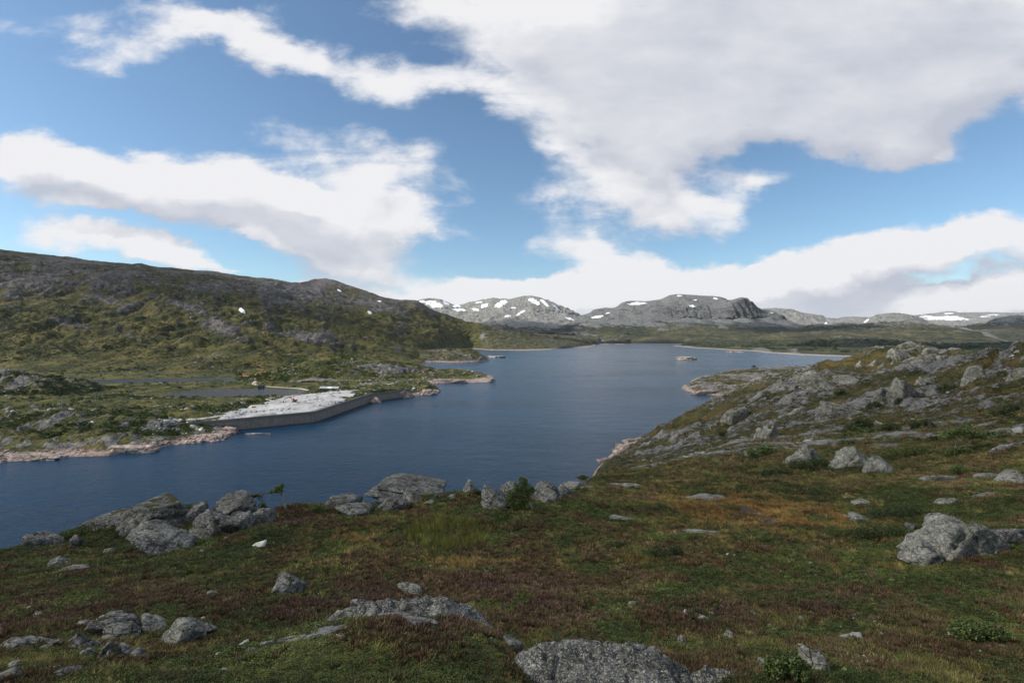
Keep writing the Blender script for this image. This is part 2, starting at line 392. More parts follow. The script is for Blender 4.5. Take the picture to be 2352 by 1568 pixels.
# ------------------------------------------------------------------ terrain sheets, lofted through measured lines
class Sheet:
    def __init__(self, lines, X0, X1, cols, rows, apex=0.0, smooth=0.12, csig=3.0):
        self.apex = apex
        s = np.linspace(U(X0), U(X1), cols)
        self.s = s
        dl, zl = [], []
        for ln in lines:
            p = np.array(ln, float)
            k = p[:, 0] / (p[:, 1] + apex)
            o = np.argsort(k); k = k[o]; p = p[o]
            dl.append(gauss1(np.interp(s, k, p[:, 1]), csig, 0)); zl.append(gauss1(np.interp(s, k, p[:, 2]), csig, 0))
        dd, zz = [], []
        for i in range(len(lines) - 1):
            n = rows[i]
            last = i == len(lines) - 2
            t = np.linspace(0, 1, n + (1 if last else 0), endpoint=last)[:, None]
            a = dl[i] + apex; b = np.maximum(dl[i + 1] + apex, a * 1.0005)
            d = a * (b / a) ** t
            fr = (d - a) / (b - a)
            dd.append(d - apex); zz.append(zl[i] + (zl[i + 1] - zl[i]) * fr)
        d = np.concatenate(dd); z = np.concatenate(zz)
        sig = smooth * min(rows)
        z = gauss1(z, sig, 0)
        self.y = d; self.x = s[None, :] * (d + apex); self.z = z
        self.rock = np.zeros_like(z)
        self.rowlim = np.cumsum([0] + list(rows))
        self.trim = -1e9
    def slope(self):
        gz = np.gradient(self.z, axis=0); gy = np.gradient(self.y, axis=0)
        a = gz / np.maximum(gy, 1e-3)
        gx = np.gradient(self.x, axis=1); gzx = np.gradient(self.z, axis=1); gyx = np.gradient(self.y, axis=1)
        b = (gzx - a * gyx) / np.maximum(gx, 1e-4)
        return a, b
    def build(self, name, mat, r0=0, r1=None, trim=None, extra=None, **kw):
        x, y, z, rk = (a[r0:r1] for a in (self.x, self.y, self.z, self.rock))
        R, C = z.shape
        co = np.stack([x, y, z], -1).reshape(-1, 3)
        i = np.arange(R * C).reshape(R, C)
        f = np.stack([i[:-1, :-1], i[:-1, 1:], i[1:, 1:], i[1:, :-1]], -1).reshape(-1, 4)
        if trim is not None:
            keep = (co[:, 2][f] > trim).any(1)
            f = f[keep]
            used = np.zeros(len(co), bool); used[f.ravel()] = True
            idx = np.cumsum(used) - 1
            co = co[used]; f = idx[f]
            rk = rk.ravel()[used]
        at = {'rock': rk.ravel()}
        o = mesh_obj(name, co, f, mat, attrs=at, **kw)
        return o
    def hit(self, X, Y):
        """first terrain point seen from the eye at picture position X, Y"""
        u, v = U(X), V(Y)
        if self.apex == 0:
            c = np.interp(u, self.s, np.arange(len(self.s)))
            c0 = int(min(max(round(c), 0), len(self.s) - 1))
            yy = self.y[:, c0]; zz = self.z[:, c0]
        else:
            # walk along the ray
            yy = np.geomspace(0.8, 450, 900)
            zz = self.height(u * yy, yy)
        dv = (zz - H) / yy - v
        w = np.where((dv[:-1] < 0) & (dv[1:] >= 0))[0]
        if len(w) == 0:
            k = int(np.argmax(dv)); return np.array((u * yy[k], yy[k], zz[k]))
        k = w[0]
        t = dv[k] / (dv[k] - dv[k + 1])
        yh = yy[k] + t * (yy[k + 1] - yy[k])
        zh = zz[k] + t * (zz[k + 1] - zz[k])
        return np.array((u * yh, yh, zh))
    def height(self, x, y, arr=None):
        """terrain height under world x, y (bilinear on the sheet)"""
        x = np.atleast_1d(np.asarray(x, float)); y = np.atleast_1d(np.asarray(y, float))
        ss = x / (y + self.apex)
        c = np.clip(np.interp(ss, self.s, np.arange(len(self.s))), 0, len(self.s) - 1.001)
        c0 = c.astype(int); fc = c - c0
        out = np.zeros(len(x))
        z0 = np.zeros(len(x)); z1 = np.zeros(len(x))
        for cc, dst in ((c0, z0), (c0 + 1, z1)):
            Y = self.y[:, cc]
            # rows are monotone in y: count rows below
            lo = np.zeros(len(x), int); hi = np.full(len(x), Y.shape[0] - 1)
            ar = np.arange(len(x))
            for _ in range(12):
                mid = (lo + hi) // 2
                gt = self.y[mid, cc] <= y
                lo = np.where(gt, mid, lo); hi = np.where(gt, hi, mid)
            hi = np.minimum(lo + 1, Y.shape[0] - 1)
            ya = self.y[lo, cc]; yb = self.y[hi, cc]
            t = np.clip((y - ya) / np.maximum(yb - ya, 1e-6), 0, 1)
            A = self.z if arr is None else arr
            dst[:] = A[lo, cc] * (1 - t) + A[hi, cc] * t
        return z0 * (1 - fc) + z1 * fc

def blur2(a, s): return gauss1(gauss1(a, s, 0), s, 1)

# ---- near ground: heath in front, crag hill to the right (one loft, two objects)
near_lines = [
    [(-60, -9, 74.0), (-8, -9, 76.6), (8, -9, 76.6), (60, -9, 78.0)],
    [(-60, 0.5, 70.0), (-6, 0.5, 77.0), (-2, 0.5, 78.1), (2, 0.5, 78.1), (6, 0.5, 77.3), (60, 0.5, 75.0)],
    [D(-700, 1580, 9.5), D(0, 1580, 9.0), D(600, 1575, 8.0), D(1130, 1575, 7.0), D(1230, 1625, 7.0), D(1400, 1665, 7.0), D(1600, 1640, 7.4), D(1720, 1590, 8.0), D(2352, 1580, 9.5), D(3000, 1540, 9.5)],
    # crest of the bare knoll the photographer looks over
    [D(-700, 1540, 11.5), D(0, 1530, 11), D(300, 1545, 10.5), D(400, 1532, 10.5), D(480, 1502, 10.6), D(600, 1462, 10.8), D(700, 1425, 11), D(800, 1400, 11), D(900, 1391, 11), D(1000, 1391, 11), D(1080, 1408, 10.7), D(1150, 1452, 10.3), D(1200, 1500, 10), D(1260, 1535, 9.5), D(1500, 1540, 9.5), D(1800, 1520, 10.5), D(2352, 1505, 11.5), D(3000, 1465, 11.5)],
    [D(-700, 1470, 15), D(0, 1455, 14.2), D(350, 1470, 14.2), D(480, 1480, 14.5), B(600, 14.8, 71.1), B(700, 15, 71.0), B(900, 15, 71.0), B(1080, 15, 70.9), D(1180, 1500, 14), D(1300, 1475, 13.5), D(1800, 1450, 14.5), D(2352, 1430, 15), D(3000, 1390, 15)],
    [D(-700, 1370, 22), D(0, 1345, 22), D(700, 1340, 22), D(1300, 1340, 22), D(1800, 1330, 22), D(2352, 1310, 21), D(3000, 1240, 21)],
    [D(-700, 1320, 30), D(0, 1275, 33), D(150, 1255, 34), D(600, 1225, 32), D(1200, 1220, 32), D(1700, 1215, 34), D(2352, 1190, 29), D(3000, 1090, 29)],
    [D(-700, 1300, 36), D(0, 1262, 40), D(60, 1252, 41), D(170, 1222, 41), D(220, 1196, 42), D(300, 1172, 43), D(400, 1162, 43), D(560, 1166, 43), D(640, 1166, 44), D(760, 1153, 44), D(900, 1142, 45),
     D(1000, 1130, 45), D(1090, 1124, 46), D(1200, 1126, 46), D(1330, 1116, 50), D(1400, 1100, 62), D(1700, 1110, 55), D(2000, 1100, 52), D(2352, 1090, 44), D(3000, 960, 44)],
    [B(-700, 60, 36), B(0, 62, 40), B(640, 64, 42), B(1090, 68, 42), B(1270, 72, 44), D(1345, 1104, 80), D(1400, 1092, 92), D(1450, 1080, 100), D(1700, 1042, 100), D(2000, 1030, 86), D(2352, 1020, 66), D(3000, 850, 66)],
    [B(-700, 130, -6), B(900, 135, -6), B(1250, 140, -6), B(1330, 150, 12), D(1400, 1090, 160), D(1480, 1066, 215), D(1580, 1048, 215), D(1700, 1018, 185), D(1960, 992, 150), D(2352, 960, 105), D(3000, 760, 100)],
    # foot of the crag / shore
    [B(-700, 160, -8), B(1250, 200, -9), B(1330, 260, -8), S(1372, 1069), D(1480, 1058, 290), D(1560, 1046, 270), D(1700, 1004, 235), D(1960, 962, 205), D(2352, 925, 145), D(3000, 700, 130)],
    [B(-700, 190, -8), B(1250, 240, -9), B(1372, 318, -5), S(1385, 1052), D(1440, 1040, 330), D(1500, 1028, 330), D(1600, 985, 325), D(1750, 935, 310), D(1960, 898, 300), D(2150, 876, 270), D(2352, 856, 190), D(3000, 600, 170)],
    [B(-700, 230, -8), B(1250, 280, -9), B(1390, 340, -5), S(1425, 1020), S(1478, 1007), D(1500, 990, 385), D(1560, 960, 400), D(1640, 920, 420), D(1700, 897, 425), D(1800, 860, 420), D(1850, 846, 420), D(1900, 827, 415), D(1960, 812, 410),
     D(2000, 804, 405), D(2070, 797, 400), D(2130, 800, 395), D(2180, 812, 385), D(2240, 818, 330), D(2290, 814, 260), D(2352, 798, 225), D(3000, 500, 210)],
    [B(-700, 300, -8), B(1390, 420, -8), B(1500, 460, -8), B(1700, 520, -8), B(1900, 560, 10), B(2070, 560, 35), B(2352, 460, 40), B(3000, 420, 60)],
]
near_rows = [16, 40, 50, 30, 62, 60, 56, 44, 60, 44, 70, 80, 14]
near = Sheet(near_lines, -560, 2912, 900, near_rows, apex=4.0, smooth=0.35, csig=5)
def shape_near():
    n = near
    x, y, z = n.x, n.y, n.z
    dist = np.sqrt(x * x + y * y) + 1.0
    # hummocky heath
    a1 = np.clip(dist * 0.02, 0.05, 0.9) * sstep(2.0, 9.0, dist)
    z += a1 * fbm(x / 7.0, y / 7.0, 0.3, 4)
    z += 0.10 * sstep(2, 8, dist) * fbm(x / 1.1, y / 1.1, 1.7, 3) * np.clip(1 - dist / 120, 0, 1)
    row = np.arange(z.shape[0])[:, None] * np.ones_like(z)
    rb = n.rowlim
    crag = sstep(rb[9] - 12, rb[10] + 8, row) * sstep(U(1340), U(1420), x / np.maximum(y, 1))
    # strata dip: slabs rise to the right
    al = x * 0.90 + z * 0.42; ac = -x * 0.30 + z * 0.9 + y * 0.15
    r1 = fbm(al / 75.0, ac / 16.0, y / 40.0, 5, 0.55, ridged=True)
    r2 = fbm(al / 24.0, ac / 7.0, y / 18.0, 4, 0.55, ridged=True)
    r3 = fbm(x / 55.0, y / 55.0, z / 30.0, 4)
    hgt = sstep(-1, 8, z)
    z += crag * hgt * (7.5 * (r1 - 0.25) + 3.2 * (r2 - 0.3) + 6.0 * r3)
    r5 = fbm(al / 9.0, ac / 3.0, y / 8.0, 4, 0.6, ridged=True)
    z += crag * hgt * 1.1 * (r5 - 0.3)
    mid = sstep(rb[7], rb[8], row) * (1 - crag) * sstep(U(1340), U(1480), x / np.maximum(y, 1))
    z += mid * (1.2 * (r2 - 0.3) + 0.8 * r1)
    # overhanging steps: push steep rock towards the viewer in joints
    a, b = n.slope()
    st = np.sqrt(a * a + b * b)
    st = blur2(st, 2.0)
    n.rock[:] = crag * (0.02 + 0.34 * sstep(0.6, 1.6, st) + 0.60 * (r1 - 0.30) + 0.42 * (r2 - 0.28) + 0.30 * (r5 - 0.3) + 0.30 * r3 - 0.30 * sstep(U(2080), U(2220), x / np.maximum(y, 1)) * (0.4 + 0.6 * sstep(0.6, 1.6, st)))
    n.rock[:] += mid * (0.12 + 0.5 * (r1 - 0.25) + 0.5 * (r2 - 0.28))
    slab = fbm(x / 9.0, y / 14.0, 8.8, 4)
    heath = (1 - crag) * (1 - mid)
    n.rock[:] += heath * (0.02 + 0.55 * (slab - 0.22) * sstep(U(1000), U(2300), x / np.maximum(y, 1)) )
    uu = x / np.maximum(y, 1)
    dome = np.exp(-((uu - U(880)) / 0.36) ** 2) * np.exp(-((y - 10.5) / 1.7) ** 2)
    n.rock[:] += dome * (0.30 + 2.6 * fbm(x / 1.5, y / 1.1, 3.3, 5))
    n.rock[:] = np.where(z < 3.0, n.rock + 0.25, n.rock)
    n.dome = dome
shape_near()
if True:
    _b = np.exp(-((near.z - 2.5) / 3.0) ** 2); near.z += _b * 2.6 * (fbm(near.x / 10, near.y / 10, 3.0, 5, 0.6, ridged=True) - 0.25)
rsplit = near.rowlim[9]
heath = near.build('heath_ground', M_HEATH, 0, rsplit + 1, trim=-5, label='brown and green heath slope in front, heather, grass and moss', kind='structure')
hill = near.build('crag_hill', M_HILL, rsplit, None, trim=-5, label='grey crag hill with rock slabs rising on the right above the lake', kind='structure')

# ---- headland behind the crag hill
hd = Sheet([
    [B(1500, 730, -6), B(2100, 650, -6)],
    [B(1545, 760, -5), S(1560, 893), S(1600, 904), S(1660, 911), S(1800, 911), S(2100, 911)],
    [B(1552, 790, -4), D(1566, 886, 790), D(1600, 880, 780), D(1640, 884, 760), D(1700, 880, 760), D(2100, 880, 760)],
    [B(1552, 830, -4), D(1575, 882, 830), D(1620, 868, 860), D(1680, 856, 900), D(1735, 848, 930), D(1800, 844, 950), D(1900, 846, 960), D(2100, 846, 960)],
    [B(1552, 1150, -8), B(2100, 1250, -8)],
], 1540, 2060, 330, [5, 26, 40, 12], smooth=0.3)
def shape_hd():
    x, y, z = hd.x, hd.y, hd.z
    r = fbm(x / 40, y / 40, z / 10, 5, 0.55, ridged=True)
    z += sstep(-1, 4, z) * (6.0 * (r - 0.25) + 3.0 * fbm(x / 90, y / 90, 2.2, 3)) + 1.2 * sstep(0, 5, z)
    hd.rock[:] = 0.26 + 0.75 * (r - 0.25) + 0.3 * fbm(x / 70, y / 70, 5, 3)
shape_hd()
hd.build('headland', M_HEAD, trim=-4, label='low rocky headland jutting into the lake behind the crag hill', kind='structure')

# ---- left: valley floor and the long mountainside behind it
left = Sheet([
    [B(-700, 270, -8), B(0, 300, -8), B(330, 340, -8), B(530, 380, -8), B(560, 430, -8), B(720, 466, -8), B(848, 598, -8), B(944, 665, -8), B(1000, 900, -8), B(1040, 1700, -8), B(1100, 2400, -8), B(1260, 2450, -8), B(1365, 3050, -8), B(1450, 3300, -8)],
    [S(-700, 1170), S(-200, 1086), S(0, 1062), S(60, 1053), S(150, 1048), S(250, 1046), S(300, 1036), S(330, 1030), S(420, 1019), S(500, 1013), S(512, 1008), B(530, 405, 1), B(548, 436, 1.5), B(640, 455, 2), B(722, 475, 2), B(848, 607, 2), B(944, 670, 2),
     B(955, 690, -5), B(1000, 1500, -5), B(1040, 2150, -4), B(1060, 2420, 0), S(1075, 800), S(1128, 804), S(1208, 805), S(1255, 803), S(1300, 799), S(1360, 796), B(1375, 3400, -6), B(1450, 3400, -6)],
    [D(-700, 1050, 345), D(0, 1010, 350), D(150, 1012, 355), D(300, 1005, 365), D(420, 1000, 385), B(500, 404, 3), B(548, 450, 6.5), B(720, 485, 7.2), B(848, 618, 7.2), B(944, 690, 6), B(955, 715, -5), B(1000, 1550, -5), B(1040, 2200, -3), B(1060, 2470, 3), D(1075, 798, 2880), D(1128, 797, 2680), D(1208, 800, 2680), D(1255, 800, 2720), D(1300, 796, 2900), D(1360, 795, 3400), B(1380, 3500, -6), B(1450, 3500, -6)],
    [D(-700, 1000, 380), D(0, 962, 385), D(150, 960, 390), D(330, 962, 405), D(420, 968, 420), B(500, 430, 8), B(548, 462, 7.6), B(720, 520, 8.2), B(848, 640, 7.8), B(944, 720, 8), B(955, 750, -5), B(1000, 1600, -5), B(1040, 2260, -1), B(1060, 2540, 9), B(1068, 2800, 14), B(1080, 2920, 18), D(1128, 788, 2800), D(1208, 793, 2800), D(1255, 795, 2850), D(1300, 793, 3000), D(1360, 794, 3450), B(1380, 3600, -6), B(1450, 3600, -6)],
    [B(-700, 470, 10), B(0, 480, 10), B(330, 490, 9), B(500, 510, 8.5), B(720, 590, 8.5), B(848, 680, 8), B(944, 800, 8), B(955, 830, -5), B(1000, 1660, -5), B(1040, 2330, 4), B(1060, 2620, 17), B(1068, 2850, 28), B(1080, 2945, 36), D(1128, 775, 2900), D(1208, 785, 2950), D(1255, 788, 3000), D(1329, 790, 3300), B(1380, 3700, -6), B(1450, 3700, -6)],
    [B(-700, 640, 8), B(0, 640, 7), B(420, 640, 6), B(720, 700, 6.5), B(848, 760, 8), B(944, 900, 8), B(955, 950, -5), B(1000, 1760, -4), B(1040, 2420, 14), B(1060, 2710, 20), B(1068, 2850, 30), B(1080, 2970, 44), D(1114, 765, 2950), D(1172, 768, 3050), D(1202, 772, 3100), D(1251, 781, 3250), D(1329, 789, 3400), B(1380, 3800, -6), B(1450, 3800, -6)],
    [B(-700, 920, 9), B(0, 920, 8), B(420, 940, 8), B(720, 980, 9), B(944, 1350, 10), B(955, 1420, 10), B(1000, 1900, 20), B(1040, 2550, 26), B(1060, 2810, 32), B(1068, 2900, 40), B(1080, 3010, 56), D(1114, 760, 3020), D(1172, 760, 3150), D(1202, 765, 3200), D(1251, 777, 3350), D(1329, 788.5, 3500), B(1380, 3900, -6), B(1450, 3900, -6)],
    [D(-700, 800, 1150), D(0, 800, 1150), D(200, 815, 1180), D(420, 812, 1200), D(600, 805, 1250), D(720, 795, 1350), D(900, 785, 1700), D(1000, 772, 2300), B(1040, 2700, 46), B(1060, 2900, 46), B(1080, 3060, 66), D(1114, 757, 3095), D(1172, 760, 3150), D(1251, 777.5, 3380), B(1329, 3600, 10), B(1380, 4000, -8), B(1450, 4000, -8)],
    [D(-700, 700, 1350), D(0, 716, 1350), D(200, 735, 1400), D(420, 745, 1450), D(600, 745, 1550), D(720, 742, 1750), D(900, 745, 2300), D(1000, 750, 2850), D(1060, 752, 3250), D(1085, 753, 3250), D(1114, 755, 3200), D(1172, 758.5, 3250), B(1251, 3700, 25), B(1380, 4200, -8), B(1450, 4200, -8)],
    [D(-700, 590, 1550), D(0, 640, 1550), D(200, 655, 1600), D(420, 672, 1750), D(600, 685, 1950), D(720, 698, 2400), D(900, 712, 2950), D(960, 712, 3150), D(1000, 728, 3200), D(1060, 744, 3420), D(1085, 749.5, 3380), D(1114, 754, 3300), B(1251, 4000, 20), B(1450, 4400, -8)],
    [D(-700, 510, 1700), D(-200, 553, 1750), D(0, 574, 1800), D(130, 590, 1880), D(250, 604, 1950), D(330, 607, 2030), D(480, 625, 2200), D(560, 634, 2300), D(640, 644, 2500), D(690, 651, 2800), D(715, 643, 3200), D(742, 638, 3500), D(770, 643, 3500), D(800, 655, 3500), D(840, 668, 3450), D(880, 683, 3400),
     D(900, 686, 3450), D(935, 688, 3600), D(958, 689, 3600), D(985, 708, 3550), D(1010, 717, 3500), D(1036, 729, 3520), D(1062, 741, 3550), D(1085, 747.5, 3500), D(1114, 753, 3400), D(1172, 757.5, 3420), B(1251, 4000, 10), B(1450, 4600, -8)],
    [B(-700, 2600, 250), B(742, 4600, 200), B(960, 4700, 120), B(1114, 4600, 30), B(1450, 5200, -8)],
], -520, 1450, 620, [4, 26, 34, 40, 40, 34, 40, 50, 56, 50, 14], smooth=0.10, csig=2.0)
VALLEY_END = None
def shape_left():
    s = left
    x, y, z = s.x, s.y, s.z
    row = np.arange(z.shape[0])[:, None] * np.ones_like(z)
    rb = s.rowlim
    sl = sstep(rb[6] - 5, rb[7] + 5, row)              # 0 valley, 1 mountainside
    u = x / y
    land = sstep(-2, 4, z)
    r1 = fbm(x / 300, y / 300, z / 140, 6, 0.55, ridged=True)
    r2 = fbm((x * 0.8 + z * 0.6) / 110, (z * 0.8 - x * 0.5) / 42, y / 100, 5, 0.58, ridged=True)
    r4 = fbm((x * 0.8 + z * 0.6) / 40, (z * 0.8 - x * 0.5) / 17, y / 40, 4, 0.6, ridged=True)
    n3 = fbm(x / 420, y / 420, 3.1, 4)
    z += sl * (34 * (r1 - 0.25) + 20 * (r2 - 0.3) + 4 * (r4 - 0.3) + 30 * n3 * sstep(rb[7], rb[8], row)) * (1 - 0.75 * sstep(rb[9] + 10, rb[10], row))
    v1 = fbm(x / 60, y / 60, 6.0, 5, 0.5)
    v2 = fbm(x / 35, y / 50, 2.0, 5, 0.55, ridged=True)
    kn = np.exp(-((x + 622) / 92) ** 4 - ((y - 632) / 48) ** 4)
    s.kn = kn
    z += kn * (27 + 13 * fbm(x / 40, y / 40, 4.4, 4) - 0.06 * (x + 622)) * (0.75 + 0.25 * fbm(x / 14, y / 14, 2.2, 4, 0.6, ridged=True))
    yard = np.exp(-(((u - U(650)) / 0.16) ** 2)) * sstep(rb[2] - 6, rb[2] + 4, row) * (1 - sstep(rb[4] - 10, rb[4] + 10, row))
    nearknoll = (1 - sstep(U(440), U(520), u)) * (1 - sstep(rb[4], rb[5], row))
    z += (1 - sl) * land * (1 - 0.85 * np.clip(yard, 0, 1)) * ((2.2 + 5.0 * nearknoll) * v1 + (1.2 + 6.5 * nearknoll) * (v2 - 0.25)) * (0.55 + 0.45 * sstep(1, 4, z))
    a, b = s.slope()
    st = blur2(np.sqrt(a * a + b * b), 1.2)
    PX = 1176 + 1176 * x / y; PY = 767 - 1176 * (z - H) / y
    def el(cx, cy, rx, ry, t):
        c, k = math.cos(rad(t)), math.sin(rad(t)); dx, dy = PX - cx, -(PY - cy)
        return np.exp(-(((dx * c + dy * k) / rx) ** 2 + ((-dx * k + dy * c) / ry) ** 2))
    bluff = el(520, 758, 62, 22, -28) + 0.9 * el(690, 770, 50, 13, -10) + 0.8 * el(250, 690, 55, 15, -15) + 0.8 * el(60, 645, 70, 12, -5) + 0.7 * el(300, 770, 50, 10, -10) + 0.8 * el(740, 775, 45, 10, 5) + 0.6 * el(170, 745, 60, 9, -15) + 0.7 * el(420, 700, 60, 9, -18) + 0.6 * el(880, 705, 70, 12, -12)
    s.rock[:] = sl * (0.0 + 0.26 * sstep(0.6, 1.4, st) + 0.50 * (r2 - 0.30) + 0.14 * (r4 - 0.3) + 0.40 * sstep(rb[8] - 10, rb[10], row) + 0.30 * fbm(x / 260, y / 260, 9, 3) + 0.55 * bluff)
    side = sstep(U(925), U(950), u) * (1 - sstep(U(1085), U(1110), u)) * (1 - sstep(rb[8], rb[9], row))
    spur = sstep(U(1085), U(1110), u)
    z += spur * sstep(2, 12, z) * (9 * (r4 - 0.3) + 7 * (r2 - 0.3))
    s.rock[:] += spur * (0.05 + 0.5 * (r4 - 0.3))
    s.rock[:] -= 0.30 * side
    s.rock[:] += (1 - sl) * (1 - side) * (0.10 + 0.45 * (v2 - 0.22) + 0.04 * nearknoll + 0.45 * sstep(0.45, 1.0, st) + 0.22 * kn)
shape_left()
def rough_shore(s, a, wl):
    b = np.exp(-((s.z - 2.0) / 2.6) ** 2)
    s.z += b * a * (fbm(s.x / wl, s.y / wl, 3.0, 5, 0.6, ridged=True) - 0.25)
rough_shore(left, 2.6, 16)
rs = left.rowlim[6]
# depressions of the two tarns
def dig(sheet, X, Y, rx, ry, zlev, depth, tilt=0.0):
    c = S(X, Y, zlev)
    dx = (sheet.x - c[0]); dy = (sheet.y - c[1])
    ca, sa = math.cos(tilt), math.sin(tilt)
    ex = (dx * ca + dy * sa) / rx; ey = (-dx * sa + dy * ca) / ry
    r = np.sqrt(ex * ex + ey * ey) + 0.22 * fbm(sheet.x / 45, sheet.y / 45, X * 0.01, 3)
    w = 1 - sstep(0.80, 1.15, r)
    sheet.z[:] = sheet.z * (1 - w) + (zlev - depth) * w
    # gentle banks only just above the water
    bank = (1 - sstep(1.0, 1.9, r)) * (1 - w)
    sheet.z[:] = np.where(r < 1.9, sheet.z * (1 - 0.75 * bank) + (zlev + 0.7) * 0.75 * bank, sheet.z)
TARNS = [(550, 902, 92, 52, 4.6, 0.0), (395, 873, 190, 42, 5.4, 0.15), (640, 852, 120, 45, 6.0, 0.45)]
for (X, Y, rx, ry, zl, tl) in TARNS: dig(left, X, Y, rx, ry, zl, 2.5, tl)
left.build('valley_floor', M_LEFT, 0, rs + 1, trim=-5, label='green valley floor with knolls and tarns behind the dam', kind='structure')
left.build('mountainside', M_SLOPE, rs, None, trim=-5, label='long dark green and brown mountainside rising on the left', kind='structure')

# ---- rocky knoll above the dam
knoll = Sheet([
    [B(540, 760, 2), B(1050, 800, -6)],
    [B(540, 790, 5), B(600, 790, 7), B(700, 770, 8), B(860, 790, 8), B(960, 860, 7), B(1020, 900, 0), B(1050, 900, -6)],
    [B(560, 800, 6), D(640, 869, 800), D(700, 866, 800), D(800, 867, 810), D(900, 862, 840), D(960, 860, 880), D(1010, 858, 920), B(1030, 960, -4), B(1050, 960, -6)],
    [B(560, 830, 6), D(620, 858, 840), D(660, 846, 850), D(720, 832, 845), D(800, 832, 850), D(880, 838, 860), D(940, 845, 890), D(1000, 853, 930), B(1030, 990, -4), B(1050, 990, -6)],
    [B(560, 900, 6), D(620, 856, 880), D(660, 842, 900), D(700, 828, 920), D(735, 809, 930), D(765, 808, 940), D(800, 813, 950), D(840, 820, 960), D(880, 827, 960), D(940, 837, 960), D(985, 844, 980), D(1008, 850, 990), B(1025, 1040, -4), B(1050, 1040, -6)],
    [B(540, 1150, 4), B(880, 1250, 4), B(1000, 1150, -6), B(1050, 1150, -6)],
], 545, 1045, 300, [6, 16, 40, 36, 10], smooth=0.25, csig=2)
def shape_knoll():
    x, y, z = knoll.x, knoll.y, knoll.z
    r = fbm(x / 34, y / 34, z / 18, 5, 0.58, ridged=True)
    fl = fbm(x / 14, y / 40, z / 60, 4, 0.6, ridged=True)
    a, b = knoll.slope(); st = blur2(np.sqrt(a * a + b * b), 1.5)
    land = sstep(0, 5, z)
    z += land * (5.5 * (r - 0.25) + 4 * fbm(x / 70, y / 70, 1, 3))
    knoll.y -= land * 4 * (fl - 0.2) * sstep(0.5, 1.0, st)
    knoll.rock[:] = 0.08 + 0.75 * sstep(0.40, 0.9, st) + 0.5 * (r - 0.3)
shape_knoll()
knoll.build('rocky_knoll', M_LEFT, trim=-4, label='rocky green knoll with a grey cliff above the dam', kind='structure')

# ---- peninsula at the right end of the dam: two capes
pen = Sheet([
    [B(770, 560, 3), B(850, 600, 3), B(895, 632, 1), B(940, 636, -6), B(1000, 660, -6), B(1170, 700, -8)],
    [B(770, 600, 6), B(850, 625, 6), B(890, 645, 5), S(905, 914), S(942, 911), S(981, 906), S(1008, 902), B(1022, 715, -4), B(1170, 760, -8)],
    [B(770, 620, 6.5), B(850, 650, 6.5), D(890, 896, 690), D(905, 889, 705), D(930, 874, 725), D(960, 871, 728), D(985, 879, 720), D(1003, 891, 712), B(1018, 735, -4), B(1170, 780, -8)],
    [B(770, 700, 7), B(850, 740, 7), B(920, 775, 8), B(960, 775, 7), B(985, 765, 2), B(1005, 770, -4), B(1170, 800, -8)],
    [B(770, 780, 7), B(850, 800, 8), B(940, 820, 7), S(979, 881), S(1018, 877.5), S(1070, 879), S(1118, 877), S(1138, 871), B(1150, 930, -4), B(1170, 950, -8)],
    [B(770, 860, 8), B(850, 870, 8), D(900, 866, 880), D(940, 861, 900), D(985, 852, 920), D(1034, 846, 970), D(1070, 850, 975), D(1101, 856, 955), D(1128, 865, 935), B(1147, 950, -4), B(1170, 970, -8)],
    [B(770, 1000, 8), B(940, 1050, 6), B(990, 1080, 3), B(1040, 1120, -5), B(1170, 1150, -8)],
    [B(770, 1200, 5), B(940, 1200, 3), B(1170, 1250, -8)],
], 775, 1165, 300, [5, 22, 16, 16, 30, 10, 6], smooth=0.22, csig=1.5)
def shape_pen():
    x, y, z = pen.x, pen.y, pen.z
    r = fbm(x / 26, y / 30, z / 10, 5, 0.58, ridged=True)
    land = sstep(-1, 3, z)
    z += land * (4.2 * (r - 0.3) + 2.0 * fbm(x / 50, y / 50, 1, 3))
    # bare pale rock stripe running up from the dam
    c0 = np.array(S(835, 891, 8)[:2]); c1 = np.array(S(985, 853, 10)[:2])
    dd = (c1 - c0); L = np.linalg.norm(dd); dd /= L
    t = (x - c0[0]) * dd[0] + (y - c0[1]) * dd[1]; w = (x - c0[0]) * -dd[1] + (y - c0[1]) * dd[0]
    strip = np.exp(-(w / 16) ** 2) * sstep(-10, 15, t) * (1 - sstep(L - 10, L + 25, t))
    pen.rock[:] = 0.14 + 0.75 * (r - 0.33) + 0.95 * strip + 0.5 * (1 - sstep(2, 5, z))
    z -= strip * 1.0
shape_pen()
pen.build('peninsula', M_LEFT, trim=-4, label='peninsula of two low capes with bare pink shore rock at the right end of the dam', kind='structure')

